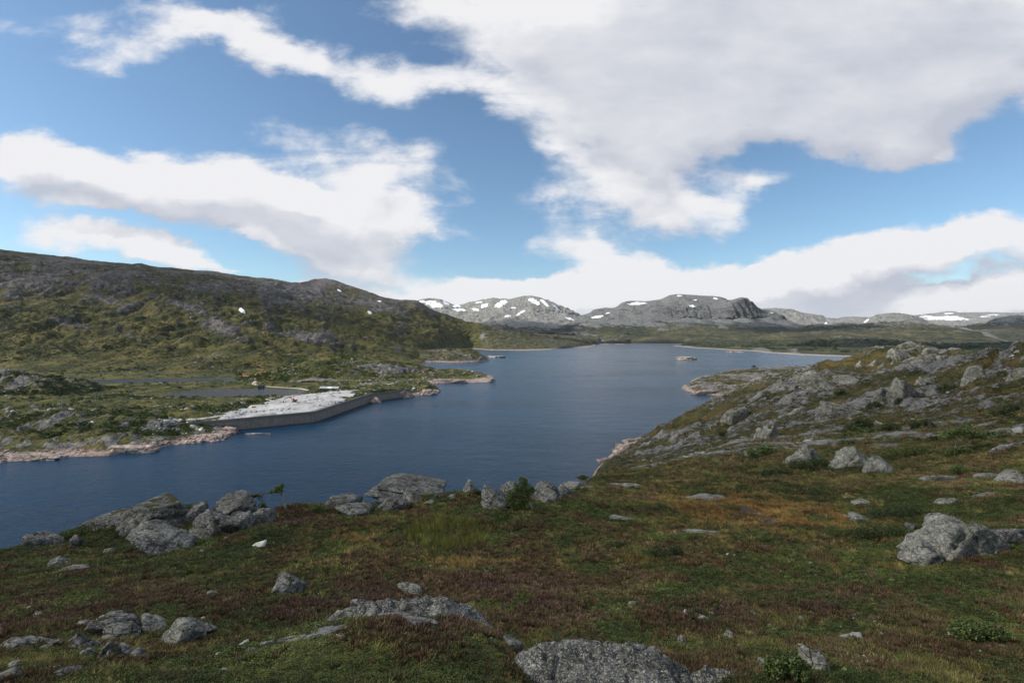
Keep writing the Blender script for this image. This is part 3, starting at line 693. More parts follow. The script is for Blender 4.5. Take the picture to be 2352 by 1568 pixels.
# ---- next headland up the lake
h3 = Sheet([
    [B(900, 1380, -6), B(1140, 1400, -8)],
    [S(900, 836), S(1001, 832), S(1051, 833), S(1111, 830), B(1124, 1480, -4), B(1140, 1500, -8)],
    [D(900, 826, 1480), D(1001, 824, 1500), D(1051, 818, 1500), D(1080, 820, 1490), D(1105, 824, 1495), B(1124, 1510, -4), B(1140, 1530, -8)],
    [D(900, 813, 1620), D(951, 808, 1620), D(1018, 802, 1640), D(1061, 800, 1620), D(1085, 804, 1590), D(1101, 810, 1560), D(1114, 819, 1540), B(1126, 1560, -4), B(1140, 1600, -8)],
    [B(900, 2000, 25), B(1018, 2000, 10), B(1061, 1900, -6), B(1140, 1900, -8)],
], 900, 1135, 200, [5, 18, 26, 10], smooth=0.25, csig=2)
def shape_h3():
    x, y, z = h3.x, h3.y, h3.z
    r = fbm(x / 60, y / 60, z / 22, 5, 0.58, ridged=True)
    z += sstep(-1, 6, z) * (9 * (r - 0.3))
    a, b = h3.slope(); st = blur2(np.sqrt(a * a + b * b), 1.5)
    h3.rock[:] = 0.16 + 0.5 * sstep(0.3, 0.8, st) + 0.7 * (r - 0.3)
shape_h3()
h3.build('headland', M_SLOPE, trim=-4, label='dark green headland with a low cliff beyond the two capes', kind='structure')

# ------------------------------------------------------------------ far country
def mountain(name, lines, X0, X1, cols, rows, mat, label, amp=1.0, seed=0.0, rock0=0.5, veg_z=(150, 330), smooth=0.22, ridge_row=None, flute=0.0, steepw=0.45):
    sh = Sheet(lines, X0, X1, cols, rows, smooth=smooth, csig=1.2)
    x, y, z = sh.x, sh.y, sh.z
    R = z.shape[0]
    row = np.arange(R)[:, None] * np.ones_like(z)
    rr = sh.rowlim[-2] if ridge_row is None else ridge_row
    keep = 1 - 0.80 * np.exp(-((row - rr) / 5.0) ** 2)
    base = sstep(0, 60, z)
    r1 = fbm(x / 900 + seed, y / 900, z / 350, 6, 0.56, ridged=True)
    r2 = fbm(x / 260 + seed, y / 330, z / 170, 5, 0.58, ridged=True)
    r6 = fbm(x / 90 + seed, y / 120, z / 70, 4, 0.6, ridged=True)
    a, b = sh.slope(); st = blur2(np.sqrt(a * a + b * b), 1.0)
    hum = fbm(x / 170 + seed, y / 260, 2.0, 5, 0.55)
    z += 34 * hum * keep * sstep(4, 40, z) * (1 - 0.6 * sstep(150, 300, z))
    z += amp * base * keep * (75 * (r1 - 0.3) + 46 * (r2 - 0.3) + 14 * (r6 - 0.3)) * (0.35 + 0.65 * sstep(60, 300, z))
    if flute:
        fl = fbm(x / 95 + seed, y / 500, z / 500, 4, 0.6, ridged=True)
        sh.y -= flute * 110 * (fl - 0.2) * sstep(0.45, 0.9, st)
    a, b = sh.slope(); st2 = blur2(np.sqrt(a * a + b * b), 1.0)
    hi = sstep(veg_z[0], veg_z[1], z + 90 * fbm(x / 700, y / 700, 4 + seed, 3))
    sh.rock[:] = rock0 * hi + steepw * sstep(0.4, 0.9, st) + 0.34 * (r2 - 0.3) + 0.22 * sstep(0.25, 0.7, st2) + 0.17 + 0.55 * hum
    sh.ob = sh.build(name, mat, trim=-6, label=label, kind='structure')
    return sh

E_foreland = mountain('foreland', [
    [B(1500, 3250, -8), B(1551, 3250, -8), B(1700, 2550, -8), B(1940, 1780, -8), B(2700, 1600, -8)],
    [B(1520, 3380, -6), S(1551, 794.7), S(1584, 798), S(1672, 803.5), S(1738, 806.8), S(1760, 810), S(1837, 815.6), S(1936, 818.6), S(2100, 822), S(2700, 826)],
    [B(1520, 3450, -6), D(1560, 793, 3450), D(1600, 794, 3200), D(1672, 798, 2850), D(1760, 802, 2500), D(1837, 806, 2250), D(1936, 808, 2100), D(2100, 810, 1950), D(2700, 812, 1900)],
    [B(1520, 3500, -6), D(1556, 793, 3550), D(1584, 789, 3500), D(1650, 787, 3350), D(1738, 783, 3200), D(1850, 778.5, 3000), D(1950, 777, 2900), D(2023, 778, 2800), D(2096, 784, 2750), D(2144, 790, 2700), D(2193, 791, 2650), D(2230, 787, 2600), D(2266, 785, 2600), D(2352, 786, 2600), D(2700, 775, 2600)],
    [B(1520, 4300, -8), B(2000, 4000, 10), B(2700, 4000, 10)],
], 1515, 2680, 420, [5, 14, 30, 6], M_FORE, 'dark wooded foreland along the far right shore of the lake', amp=0.35, rock0=0.25, seed=3.0, veg_z=(20, 120))
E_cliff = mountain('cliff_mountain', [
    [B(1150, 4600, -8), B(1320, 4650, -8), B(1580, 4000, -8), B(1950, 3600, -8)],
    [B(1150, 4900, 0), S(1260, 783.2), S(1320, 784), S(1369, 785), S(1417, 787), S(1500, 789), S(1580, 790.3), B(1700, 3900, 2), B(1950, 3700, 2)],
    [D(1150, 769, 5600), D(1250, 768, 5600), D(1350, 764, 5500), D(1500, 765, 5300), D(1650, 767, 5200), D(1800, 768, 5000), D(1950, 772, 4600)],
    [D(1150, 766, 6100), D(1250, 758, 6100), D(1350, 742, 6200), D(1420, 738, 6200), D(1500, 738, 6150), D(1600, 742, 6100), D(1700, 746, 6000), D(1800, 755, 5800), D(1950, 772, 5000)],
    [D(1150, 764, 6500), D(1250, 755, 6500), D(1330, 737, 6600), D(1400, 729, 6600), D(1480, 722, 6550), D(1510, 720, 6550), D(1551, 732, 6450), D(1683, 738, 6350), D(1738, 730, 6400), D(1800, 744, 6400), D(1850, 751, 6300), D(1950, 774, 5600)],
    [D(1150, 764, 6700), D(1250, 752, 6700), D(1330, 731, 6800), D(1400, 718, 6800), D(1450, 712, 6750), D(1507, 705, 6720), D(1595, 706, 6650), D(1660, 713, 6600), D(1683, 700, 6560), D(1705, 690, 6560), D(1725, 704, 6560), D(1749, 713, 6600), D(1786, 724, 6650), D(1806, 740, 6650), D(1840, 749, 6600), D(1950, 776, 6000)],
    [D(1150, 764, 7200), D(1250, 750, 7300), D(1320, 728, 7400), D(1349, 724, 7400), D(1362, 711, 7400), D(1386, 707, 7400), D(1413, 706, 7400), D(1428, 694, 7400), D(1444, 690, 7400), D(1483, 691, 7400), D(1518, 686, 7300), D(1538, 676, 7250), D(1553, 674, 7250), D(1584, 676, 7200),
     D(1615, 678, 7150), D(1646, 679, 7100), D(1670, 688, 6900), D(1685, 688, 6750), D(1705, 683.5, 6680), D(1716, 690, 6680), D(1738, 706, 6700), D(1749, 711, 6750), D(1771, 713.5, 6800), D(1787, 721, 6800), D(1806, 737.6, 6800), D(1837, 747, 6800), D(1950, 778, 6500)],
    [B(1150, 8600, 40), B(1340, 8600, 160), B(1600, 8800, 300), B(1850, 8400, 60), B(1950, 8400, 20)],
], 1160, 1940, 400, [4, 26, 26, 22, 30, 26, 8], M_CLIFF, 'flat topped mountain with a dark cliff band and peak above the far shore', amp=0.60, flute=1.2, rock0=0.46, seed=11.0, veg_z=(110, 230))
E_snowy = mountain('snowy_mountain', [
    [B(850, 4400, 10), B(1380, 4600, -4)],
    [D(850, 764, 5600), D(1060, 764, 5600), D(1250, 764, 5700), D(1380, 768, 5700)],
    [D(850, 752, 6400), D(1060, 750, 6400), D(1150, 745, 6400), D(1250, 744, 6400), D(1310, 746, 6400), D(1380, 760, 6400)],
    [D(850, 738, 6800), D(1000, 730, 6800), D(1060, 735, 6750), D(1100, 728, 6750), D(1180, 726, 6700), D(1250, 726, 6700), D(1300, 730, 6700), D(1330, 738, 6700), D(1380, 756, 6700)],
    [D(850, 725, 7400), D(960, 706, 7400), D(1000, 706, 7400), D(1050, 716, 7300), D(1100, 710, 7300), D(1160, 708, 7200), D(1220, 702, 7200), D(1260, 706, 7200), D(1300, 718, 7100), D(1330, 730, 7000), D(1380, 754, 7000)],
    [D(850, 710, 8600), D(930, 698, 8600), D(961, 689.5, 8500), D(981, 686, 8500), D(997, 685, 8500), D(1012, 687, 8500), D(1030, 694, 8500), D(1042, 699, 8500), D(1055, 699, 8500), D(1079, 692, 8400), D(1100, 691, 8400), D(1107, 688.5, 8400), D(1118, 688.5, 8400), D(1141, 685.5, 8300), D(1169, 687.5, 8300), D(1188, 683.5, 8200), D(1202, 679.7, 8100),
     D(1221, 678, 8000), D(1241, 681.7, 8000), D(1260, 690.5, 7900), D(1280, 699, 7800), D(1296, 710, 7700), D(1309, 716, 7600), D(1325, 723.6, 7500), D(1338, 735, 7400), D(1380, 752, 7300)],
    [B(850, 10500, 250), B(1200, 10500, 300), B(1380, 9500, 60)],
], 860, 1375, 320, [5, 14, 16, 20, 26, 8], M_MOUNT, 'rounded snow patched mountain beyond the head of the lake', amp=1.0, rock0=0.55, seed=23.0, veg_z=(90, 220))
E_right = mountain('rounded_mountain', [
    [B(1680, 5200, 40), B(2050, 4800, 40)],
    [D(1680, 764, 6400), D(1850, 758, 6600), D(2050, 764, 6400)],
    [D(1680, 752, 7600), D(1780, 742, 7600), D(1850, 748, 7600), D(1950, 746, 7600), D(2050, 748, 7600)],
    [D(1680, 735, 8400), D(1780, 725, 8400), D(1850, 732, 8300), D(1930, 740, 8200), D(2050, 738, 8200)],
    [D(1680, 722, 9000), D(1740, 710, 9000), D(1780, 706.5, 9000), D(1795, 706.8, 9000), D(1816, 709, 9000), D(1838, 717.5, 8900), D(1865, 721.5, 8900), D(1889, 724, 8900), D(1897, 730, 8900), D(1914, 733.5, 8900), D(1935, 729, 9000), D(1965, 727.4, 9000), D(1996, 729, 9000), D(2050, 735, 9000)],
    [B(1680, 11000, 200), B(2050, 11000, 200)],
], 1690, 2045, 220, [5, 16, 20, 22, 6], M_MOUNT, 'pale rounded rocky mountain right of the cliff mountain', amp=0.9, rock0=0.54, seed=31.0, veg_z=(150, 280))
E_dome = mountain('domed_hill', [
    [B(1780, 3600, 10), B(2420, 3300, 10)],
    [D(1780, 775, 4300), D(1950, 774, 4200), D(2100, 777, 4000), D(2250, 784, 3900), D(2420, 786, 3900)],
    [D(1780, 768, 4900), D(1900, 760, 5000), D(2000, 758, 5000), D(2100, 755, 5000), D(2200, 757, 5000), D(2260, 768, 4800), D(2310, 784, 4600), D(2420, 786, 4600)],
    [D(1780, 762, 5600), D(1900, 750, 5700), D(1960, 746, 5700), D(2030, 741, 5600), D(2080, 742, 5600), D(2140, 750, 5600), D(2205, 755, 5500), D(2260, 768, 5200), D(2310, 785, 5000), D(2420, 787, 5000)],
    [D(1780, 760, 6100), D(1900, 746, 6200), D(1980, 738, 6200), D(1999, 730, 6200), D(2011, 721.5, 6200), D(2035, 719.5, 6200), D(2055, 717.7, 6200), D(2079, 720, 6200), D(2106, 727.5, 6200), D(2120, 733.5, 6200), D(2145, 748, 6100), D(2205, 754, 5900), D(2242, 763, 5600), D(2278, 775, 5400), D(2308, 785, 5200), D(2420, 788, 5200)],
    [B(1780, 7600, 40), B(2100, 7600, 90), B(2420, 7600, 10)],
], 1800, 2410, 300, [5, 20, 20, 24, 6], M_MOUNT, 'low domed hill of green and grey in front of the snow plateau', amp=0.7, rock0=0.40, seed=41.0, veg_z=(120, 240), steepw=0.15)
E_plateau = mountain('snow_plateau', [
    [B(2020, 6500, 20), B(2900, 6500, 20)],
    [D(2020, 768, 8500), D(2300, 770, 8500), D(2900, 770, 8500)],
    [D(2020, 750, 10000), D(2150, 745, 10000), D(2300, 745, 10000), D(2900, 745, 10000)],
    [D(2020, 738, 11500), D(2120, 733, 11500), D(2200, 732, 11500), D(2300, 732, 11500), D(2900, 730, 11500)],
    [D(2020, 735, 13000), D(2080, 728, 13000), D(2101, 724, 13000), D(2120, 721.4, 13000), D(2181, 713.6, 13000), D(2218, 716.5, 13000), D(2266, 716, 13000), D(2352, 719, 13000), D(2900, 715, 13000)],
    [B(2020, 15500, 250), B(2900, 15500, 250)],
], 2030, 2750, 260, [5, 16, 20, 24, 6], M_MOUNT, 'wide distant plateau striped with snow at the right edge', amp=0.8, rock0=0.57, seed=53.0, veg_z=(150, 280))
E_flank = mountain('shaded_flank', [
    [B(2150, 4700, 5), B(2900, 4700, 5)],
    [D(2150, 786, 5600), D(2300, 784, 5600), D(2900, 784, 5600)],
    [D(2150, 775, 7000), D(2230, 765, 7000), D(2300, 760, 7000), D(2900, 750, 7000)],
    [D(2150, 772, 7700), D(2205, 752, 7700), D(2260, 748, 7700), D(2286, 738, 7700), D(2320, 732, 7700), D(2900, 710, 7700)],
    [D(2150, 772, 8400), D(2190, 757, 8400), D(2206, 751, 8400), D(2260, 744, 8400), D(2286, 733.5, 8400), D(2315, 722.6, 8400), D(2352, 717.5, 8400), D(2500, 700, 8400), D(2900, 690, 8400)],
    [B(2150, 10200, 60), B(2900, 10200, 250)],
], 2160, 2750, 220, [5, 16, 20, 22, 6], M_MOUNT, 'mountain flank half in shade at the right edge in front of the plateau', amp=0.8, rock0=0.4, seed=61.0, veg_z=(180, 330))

# ------------------------------------------------------------------ water
def water_mat(name, deep, scale, bump, rough, dist):
    m, nt = material(name)
    P = nt.new('ShaderNodeNewGeometry').outputs['Position']
    sx = nt.new('ShaderNodeSeparateXYZ'); nt.l.new(P, sx.inputs[0])
    w0 = nt.mapping(P, rot=(0, 0, rad(12)), scale=(0.55, 1.0, 1.0))
    n1 = nt.noise(w0, scale, 4, 0.6, 0.4)[0]
    n2 = nt.noise(w0, scale * 4.2, 3, 0.6, 0.3)[0]
    n3 = nt.noise(w0, scale * 0.22, 3, 0.5)[0]
    gust = nt.smooth(nt.noise(nt.mapping(P, rot=(0, 0, rad(8)), scale=(0.35, 1.3, 1.0)), 0.006, 4, 0.6)[0], 0.35, 0.68)
    h = nt.math('ADD', nt.math('ADD', n1, nt.math('MULTIPLY', n2, 0.35)), nt.math('MULTIPLY', n3, 2.0))
    nrm = nt.bump(h, bump, dist)
    rr = nt.math('ADD', rough, nt.math('MULTIPLY', gust, 0.14))
    principled(nt, deep, rr, nrm, 0.27, IOR=1.333)
    return m
M_LAKE = water_mat('lake_water', (0.002, 0.028, 0.064), 0.30, 1.0, 0.12, 1.0)
M_TARN = water_mat('tarn_water', (0.016, 0.022, 0.030), 0.5, 0.6, 0.15, 0.4)
lk = [(-4000, -300), (9000, -300), (9000, 7000), (-4000, 7000)]
mesh_obj('lake', [(x, y, 0.0) for x, y in lk], [(0, 1, 2, 3)], M_LAKE, label='wide dark blue lake with small wind ripples', kind='structure')
for (X, Y, rx, ry, zl, tl), lab in zip(TARNS, ('grey blue tarn just behind the white gravel yard', 'long narrow tarn at the foot of the mountainside', 'shallow river bend above the long tarn')):
    c = S(X, Y, zl)
    n = 48
    pts = []
    for k in range(n):
        t = 2 * math.pi * k / n
        px, py = rx * 1.18 * math.cos(t), ry * 1.18 * math.sin(t)
        pts.append((c[0] + px * math.cos(tl) - py * math.sin(tl), c[1] + px * math.sin(tl) + py * math.cos(tl), zl))
    me = bpy.data.meshes.new('tarn'); me.from_pydata(pts, [], [list(range(n))]); me.materials.append(M_TARN)
    link(bpy.data.objects.new('tarn', me), label=lab, kind='structure')
# ------------------------------------------------------------------ rocks
def rock_mat(name, f, base, moss=0.5, lich=0.6, yel=0.35, black=0.5):
    m, nt = material(name)
    g = nt.new('ShaderNodeNewGeometry')
    P = g.outputs['Position']
    n1 = nt.noise(P, f * 1.3, 8, 0.68, 0.4)[0]
    col = nt.ramp(nt.math('MULTIPLY', nt.math('SUBTRACT', n1, 0.30), 2.4), base)
    n0 = nt.noise(P, f * 0.35, 4, 0.6, 0.5)[0]
    col = nt.mix(1.0, col, nt.ramp(n0, [(0.32, 0.55), (0.5, 1.0), (0.68, 1.35)]), 'MULTIPLY')
    # pale crust lichen, black lichen, map lichen
    l1 = nt.noise(P, f * 4.5, 6, 0.72, 0.6)[0]
    col = nt.mix(nt.math('MULTIPLY', nt.smooth(nt.math('ADD', l1, nt.math('MULTIPLY', nt.math('SUBTRACT', n0, 0.5), 0.25)), 0.53, 0.585), lich), col, (0.44, 0.44, 0.40))
    l2 = nt.noise(nt.vmath('ADD', P, (31, 7, 3)), f * 5.5, 6, 0.75, 0.3)[0]
    col = nt.mix(nt.math('MULTIPLY', nt.smooth(l2, 0.55, 0.60), black), col, (0.022, 0.021, 0.020))
    l3 = nt.noise(nt.vmath('ADD', P, (3, 57, 13)), f * 2.4, 5, 0.7, 0.5)[0]
    col = nt.mix(nt.math('MULTIPLY', nt.smooth(l3, 0.55, 0.66), yel), col, (0.27, 0.28, 0.12))
    # moss and crowberry growing on the flat tops and in the joints
    sn = nt.new('ShaderNodeSeparateXYZ'); nt.l.new(g.outputs['Normal'], sn.inputs[0])
    mn = nt.noise(P, f * 0.9, 6, 0.65, 0.3)[0]
    mk = nt.smooth(nt.math('ADD', nt.math('MULTIPLY', sn.outputs[2], 0.45), nt.math('MULTIPLY', nt.math('SUBTRACT', mn, 0.5), 2.2)), 0.80 - 0.55 * moss, 0.92 - 0.55 * moss)
    mc = nt.ramp(nt.noise(P, f * 9, 4, 0.7)[0], [(0.3, (0.018, 0.022, 0.008)), (0.5, (0.050, 0.050, 0.014)), (0.7, (0.085, 0.066, 0.022))])
    col = nt.mix(mk, col, mc)
    crack = nt.voronoi(nt.mapping(P, rot=(0.3, 0.2, 0.4), scale=(1, 1.6, 2.2)), f * 0.8, 'DISTANCE_TO_EDGE').outputs['Distance']
    cr = nt.smooth(crack, 0.0, 0.035)
    col = nt.mix(nt.math('MULTIPLY', nt.math('SUBTRACT', 1.0, cr), 0.7), col, (0.018, 0.017, 0.015))
    h = nt.math('ADD', nt.math('MULTIPLY', n1, 1.5), nt.math('ADD', nt.math('MULTIPLY', l1, 0.35), nt.math('ADD', nt.math('MULTIPLY', l2, 0.2), nt.math('MULTIPLY', cr, 0.7))))
    h = nt.math('ADD', h, nt.math('MULTIPLY', mk, 0.3))
    principled(nt, col, 0.92, nt.bump(h, 0.9, 0.22 / f), 0.2)
    return m
RB = [(0.0, (0.030, 0.029, 0.028)), (0.35, (0.085, 0.083, 0.077)), (0.65, (0.150, 0.148, 0.135)), (1.0, (0.25, 0.245, 0.22))]
RP = [(0.0, (0.055, 0.054, 0.048)), (0.35, (0.145, 0.143, 0.122)), (0.65, (0.225, 0.222, 0.185)), (1.0, (0.33, 0.325, 0.28))]
M_R = {
    'g': rock_mat('lichen_rock', 2.2, RB, moss=0.42),
    'm': rock_mat('mossy_rock', 1.6, RB, moss=0.78, lich=0.5),
    'p': rock_mat('pale_lichen_rock', 2.4, RP, moss=0.30, yel=0.5, black=0.35),
    'n': rock_mat('spotted_bedrock', 7.0, RB, moss=0.30, lich=0.95, yel=0.5, black=0.95),
    'c': rock_mat('crag_rock', 0.42, RP, moss=0.50, yel=0.45, lich=0.45, black=0.35),
    'i': rock_mat('islet_rock', 0.12, [(0.0, (0.16, 0.13, 0.11)), (0.35, (0.33, 0.27, 0.23)), (0.65, (0.46, 0.39, 0.34)), (1.0, (0.58, 0.52, 0.47))], moss=0.42, yel=0.0, lich=0.3, black=0.3),
    's': rock_mat('shore_rock', 0.25, [(0.0, (0.10, 0.08, 0.07)), (0.35, (0.27, 0.21, 0.18)), (0.65, (0.40, 0.32, 0.28)), (1.0, (0.52, 0.45, 0.41))], moss=0.12, yel=0.0, lich=0.4, black=0.5),
}
def rock_mesh(name, seed, sub, dims, mat, shape='b', tilt=0.0):
    """an angular weathered block: rounded convex polyhedron with fractal relief"""
    rng = np.random.default_rng(seed)
    co, f = ico(sub)
    npl = {'b': 11, 's': 10, 't': 8, 'r': 16}[shape]
    nv = rng.normal(size=(npl, 3)); nv /= np.linalg.norm(nv, axis=1)[:, None]
    off = rng.uniform(0.50, 1.0, npl)
    if shape == 's':
        nv = np.vstack([nv, [(0, 0, 1), (0.15, 0.1, 0.98)]]); off = np.append(off, [0.75, 0.8])
    if shape == 't':
        nv[:, 2] = np.abs(nv[:, 2]) * 0.5 + 0.15; nv /= np.linalg.norm(nv, axis=1)[:, None]; off = rng.uniform(0.5, 0.75, npl)
    pw = {'b': 34, 's': 34, 't': 40, 'r': 14}[shape]
    dt = np.clip(co @ nv.T, 0, None) / off
    r = (np.sum(dt ** pw, 1) + 1e-6) ** (-1.0 / pw)
    r = np.minimum(r, 1.45)
    q = co * r[:, None]
    n = fbm(q[:, 0] * 1.5 + seed, q[:, 1] * 1.5, q[:, 2] * 1.5, 5, 0.55)
    rd = fbm(q[:, 0] * 2.2 - seed, q[:, 1] * 2.2, q[:, 2] * 3.0, 5, 0.6, ridged=True)
    # joints: fracture cells stand proud or sunk, with open grooves between them
    sd = rng.uniform(-1.1, 1.1, size=(11, 3)); met = np.array((1.0, 0.8, 1.35))
    dm = np.sqrt((((q[:, None, :] - sd[None]) * met) ** 2).sum(-1)) + 0.06 * n[:, None]
    so = np.sort(dm, 1); cell = np.argmin(dm, 1)
    groove = np.exp(-((so[:, 1] - so[:, 0]) / 0.07) ** 2)
    q = q * (1 + 0.11 * n + 0.12 * (rd - 0.3) + rng.uniform(-0.13, 0.11, 11)[cell] * (0.5 if shape == 'r' else 1.0) - 0.10 * groove)[:, None]
    # normalise to the measured box
    lo, hi = q.min(0), q.max(0)
    q = (q - (lo + hi) / 2) / ((hi - lo) / 2)
    q = q * np.array(dims) * 0.5
    if tilt:
        c, s_ = math.cos(rad(tilt)), math.sin(rad(tilt))
        x, z = q[:, 0].copy(), q[:, 2].copy()
        q[:, 0] = x * c - z * s_; q[:, 2] = x * s_ + z * c
    return fast_mesh(name, q, f, mat)
def find(X, Y):
    p = near.hit(X, Y)
    if p[2] < 3.0 or (X < 1345 and p[1] > 66):           # the sight line only grazes the crest: stand it there
        yy = np.linspace(20, 60, 240)
        zz = near.height(U(X) * yy, yy)
        k = int(np.argmax((zz - H) / yy))
        p = np.array((U(X) * yy[k], yy[k], zz[k]))
    return p
def ground_tilt(x, y, e):
    h = near.height(np.array([x - e, x + e, x, x]), np.array([y, y, y - e, y + e]))
    return math.atan2(h[3] - h[2], 2 * e), math.atan2(h[1] - h[0], 2 * e)
HB = 'boulders on the heath'
G1 = 'blocks of the mossy outcrop above the water'
G2 = 'blocks of the outcrop along the crest'
G3 = 'crag blocks on the hill above the lake'
G4 = 'flat slabs on the heath at the right'
_rk = [100]
def boulder(label, X, Y, w, h, mat='g', shape='b', rz=None, tilt=0.0, sub=4, depth=0.95, sink=0.52, name='boulder', group='boulders on the heath', cat='boulder', parent_z=None, at=None):
    """X, Y: middle of the foot in the picture; w, h: visible width and height in picture units"""
    p = find(X, Y) if at is None else np.array(at)
    d = p[1]
    wide = 1.22 if group in (G1, G2, HB) else (1.3 if group == G3 else 1.0)
    W = w / 1176 * d * wide; Hh = h / 1176 * d * (0.74 if group in (G1, G2, HB) else 0.9)
    full = Hh / (1 - sink)
    if group in (G1, G2): depth = max(depth, 0.95)
    _rk[0] += 1
    rng = random.Random(_rk[0])
    me = rock_mesh(name, _rk[0], sub, (W, W * depth, full), M_R[mat], shape, tilt)
    o = link(bpy.data.objects.new(name, me), label=label, cat=cat, group=group)
    yb = p[1] + W * depth * 0.32
    o.location = (p[0] * yb / p[1] * 0.5 + p[0] * 0.5, yb, p[2] + Hh - full / 2 * (1.0 + 0.12 * abs(math.sin(rad(tilt)))))
    o.rotation_euler = (rng.uniform(-0.06, 0.06), rng.uniform(-0.05, 0.05), rng.uniform(-0.35, 0.35) if rz is None else rad(rz))
    if shape == 's' and h < 0.32 * w and at is None and group == G4:
        # a plate lying in the ground: follow the slope, only its upper side and edge show
        a, b = ground_tilt(o.location.x, o.location.y, max(W * 0.4, 0.3))
        zg = near.height(o.location.x, o.location.y)[0]
        o.location.z = zg + min(0.30 * full, 0.18 + 0.03 * W) - full / 2
        o.rotation_euler = (a + rng.uniform(-0.04, 0.08), -b + rng.uniform(-0.04, 0.04), rng.uniform(-0.2, 0.2))
    ROCKS.append((o.location.x, o.location.y, W * 0.5, W * depth * 0.5))
    return o
ROCKS = []
G1 = 'blocks of the mossy outcrop above the water'
G2 = 'blocks of the outcrop along the crest'
G3 = 'crag blocks on the hill above the lake'
G4 = 'flat slabs on the heath at the right'
# outcrop on the crest at the left
boulder('broad mossy slab capping the left outcrop, sloping left', 360, 1218, 165, 68, 'm', 's', sub=5, group=G1, rz=-8, depth=0.9)
boulder('long low grey slab at the foot of the left outcrop, rising right', 355, 1272, 136, 52, 'g', 's', sub=5, group=G1, tilt=-14, depth=0.35, rz=4)
boulder('upright blocky rock standing in the middle of the left outcrop', 446, 1197, 48, 50, 'g', 'b', sub=4, group=G1, depth=0.7)
boulder('large grey mid block under the upright rock of the left outcrop', 468, 1238, 86, 68, 'g', 'b', sub=5, group=G1, depth=0.6)
boulder('steep right block of the left outcrop', 545, 1221, 58, 56, 'g', 'b', sub=5, group=G1, depth=0.7)
boulder('top right slab of the left outcrop against the water', 528, 1190, 90, 56, 'g', 'b', sub=5, group=G1, depth=0.8)
boulder('cracked low rocks right of the left outcrop under the bent birch', 594, 1208, 54, 48, 'g', 'b', group=G1, depth=0.6)
boulder('small pale stone left of the long low slab', 248, 1271, 21, 15, 'p', 'b', group=HB)
boulder('grey rock at the water edge of the crest, farthest left', 90, 1258, 66, 32, 'g', 's', group=G1, tilt=-12)
boulder('narrow dark upright rock face among shrubs on the left crest', 174, 1258, 24, 42, 'm', 'b', group=G1)
boulder('low rock behind the mossy slab on the left crest', 250, 1212, 90, 26, 'm', 's', group=G1)
# outcrop in the middle of the crest
boulder('long pale slab on the crest, middle outcrop', 930, 1140, 150, 42, 'g', 's', sub=5, group=G2, tilt=-6, depth=0.5)
boulder('rounded block below the long crest slab', 898, 1173, 70, 40, 'g', 'r', sub=5, group=G2, depth=0.7)
boulder('small block between the crest slab and the rounded block', 948, 1152, 46, 30, 'g', 'b', group=G2)
boulder('small end stone right of the long crest slab', 1010, 1147, 20, 18, 'g', 'b', group=G2)
boulder('flat tongue of rock left of the rounded block', 803, 1186, 72, 22, 'g', 's', group=G2, tilt=-10)
boulder('grey rocks at the left end of the middle outcrop', 785, 1166, 64, 34, 'g', 'b', group=G2, depth=0.6)
boulder('low stone half sunk in heather below the crest', 986, 1161, 25, 12, 'p', 's', group=HB)
boulder('tiny pale stone under the pointed rock', 1037, 1144, 18, 9, 'p', 's', group=HB)
boulder('pointed triangular rock on the crest against the water', 1078, 1132, 48, 36, 'g', 't', group=G2, depth=0.7)
# great block with the birch
boulder('great square block left of the leafy birch', 1134, 1169, 72, 62, 'g', 'b', sub=5, group=G2, depth=0.9)
boulder('flat lichen crusted top block behind the leafy birch', 1182, 1118, 66, 28, 'g', 's', group=G2)
boulder('great rough block right of the leafy birch', 1254, 1149, 78, 50, 'g', 'b', sub=5, group=G2, depth=0.9)
boulder('stepped block at the right end of the birch outcrop', 1297, 1139, 44, 31, 'g', 'b', group=G2)
boulder('low pale block last in the row on the crest', 1318, 1126, 38, 19, 'p', 's', group=G2)
boulder('small round stone at the foot of the birch outcrop', 1251, 1154, 17, 11, 'p', 'r', group=HB)
boulder('flat pale stone just right of the crest outcrops', 1351, 1122, 36, 9, 'p', 's', group=G4, depth=0.5)
boulder('long flat pale slab on the green rise above the small birch', 1432, 1119, 84, 13, 'p', 's', group=G4, depth=0.5)
# single boulders of the heath
boulder('lone rounded boulder with a notch on top, in the middle of the left heath', 652, 1365, 66, 46, 'g', 'r', sub=5, depth=0.9)
boulder('sharp pale chip of rock left of the lone boulder', 485, 1369, 26, 14, 'p', 't', tilt=-20)
boulder('dark rounded stone above the flat slab at the left edge', 117, 1303, 42, 22, 'g', 'r')
boulder('thin flat slab lying under the dark rounded stone', 160, 1311, 92, 9, 'p', 's', group=G4, depth=0.5)
boulder('knobbly grey boulder, left one of the lower left group', 182, 1493, 50, 46, 'g', 'b', sub=5)
boulder('wide ridge of rock at the back of the lower left group', 248, 1462, 84, 36, 'g', 's', sub=5, tilt=-12)
boulder('sloping pale slab in the lower left group', 262, 1470, 58, 27, 'p', 's', tilt=-6)
boulder('dark steep block behind the sloping pale slab', 291, 1463, 38, 38, 'g', 'b')
boulder('tilted plate of rock left of the big pale boulder', 341, 1451, 52, 30, 'p', 's', tilt=-18)
boulder('big pale boulder of the lower left group', 400, 1480, 84, 46, 'p', 'b', sub=5)
boulder('thin stone trailing right of the big pale boulder', 457, 1459, 46, 12, 'g', 's')
boulder('pointed dark block in front of the lower left group', 238, 1511, 30, 42, 'g', 't', depth=1.0)
boulder('blocky stone right of the pointed dark block', 270, 1511, 44, 33, 'g', 'b')
boulder('low stone at the right front of the lower left group', 308, 1511, 38, 18, 'g', 's')
boulder('little stone between plate and ridge in the lower left group', 307, 1466, 18, 9, 'p', 's')
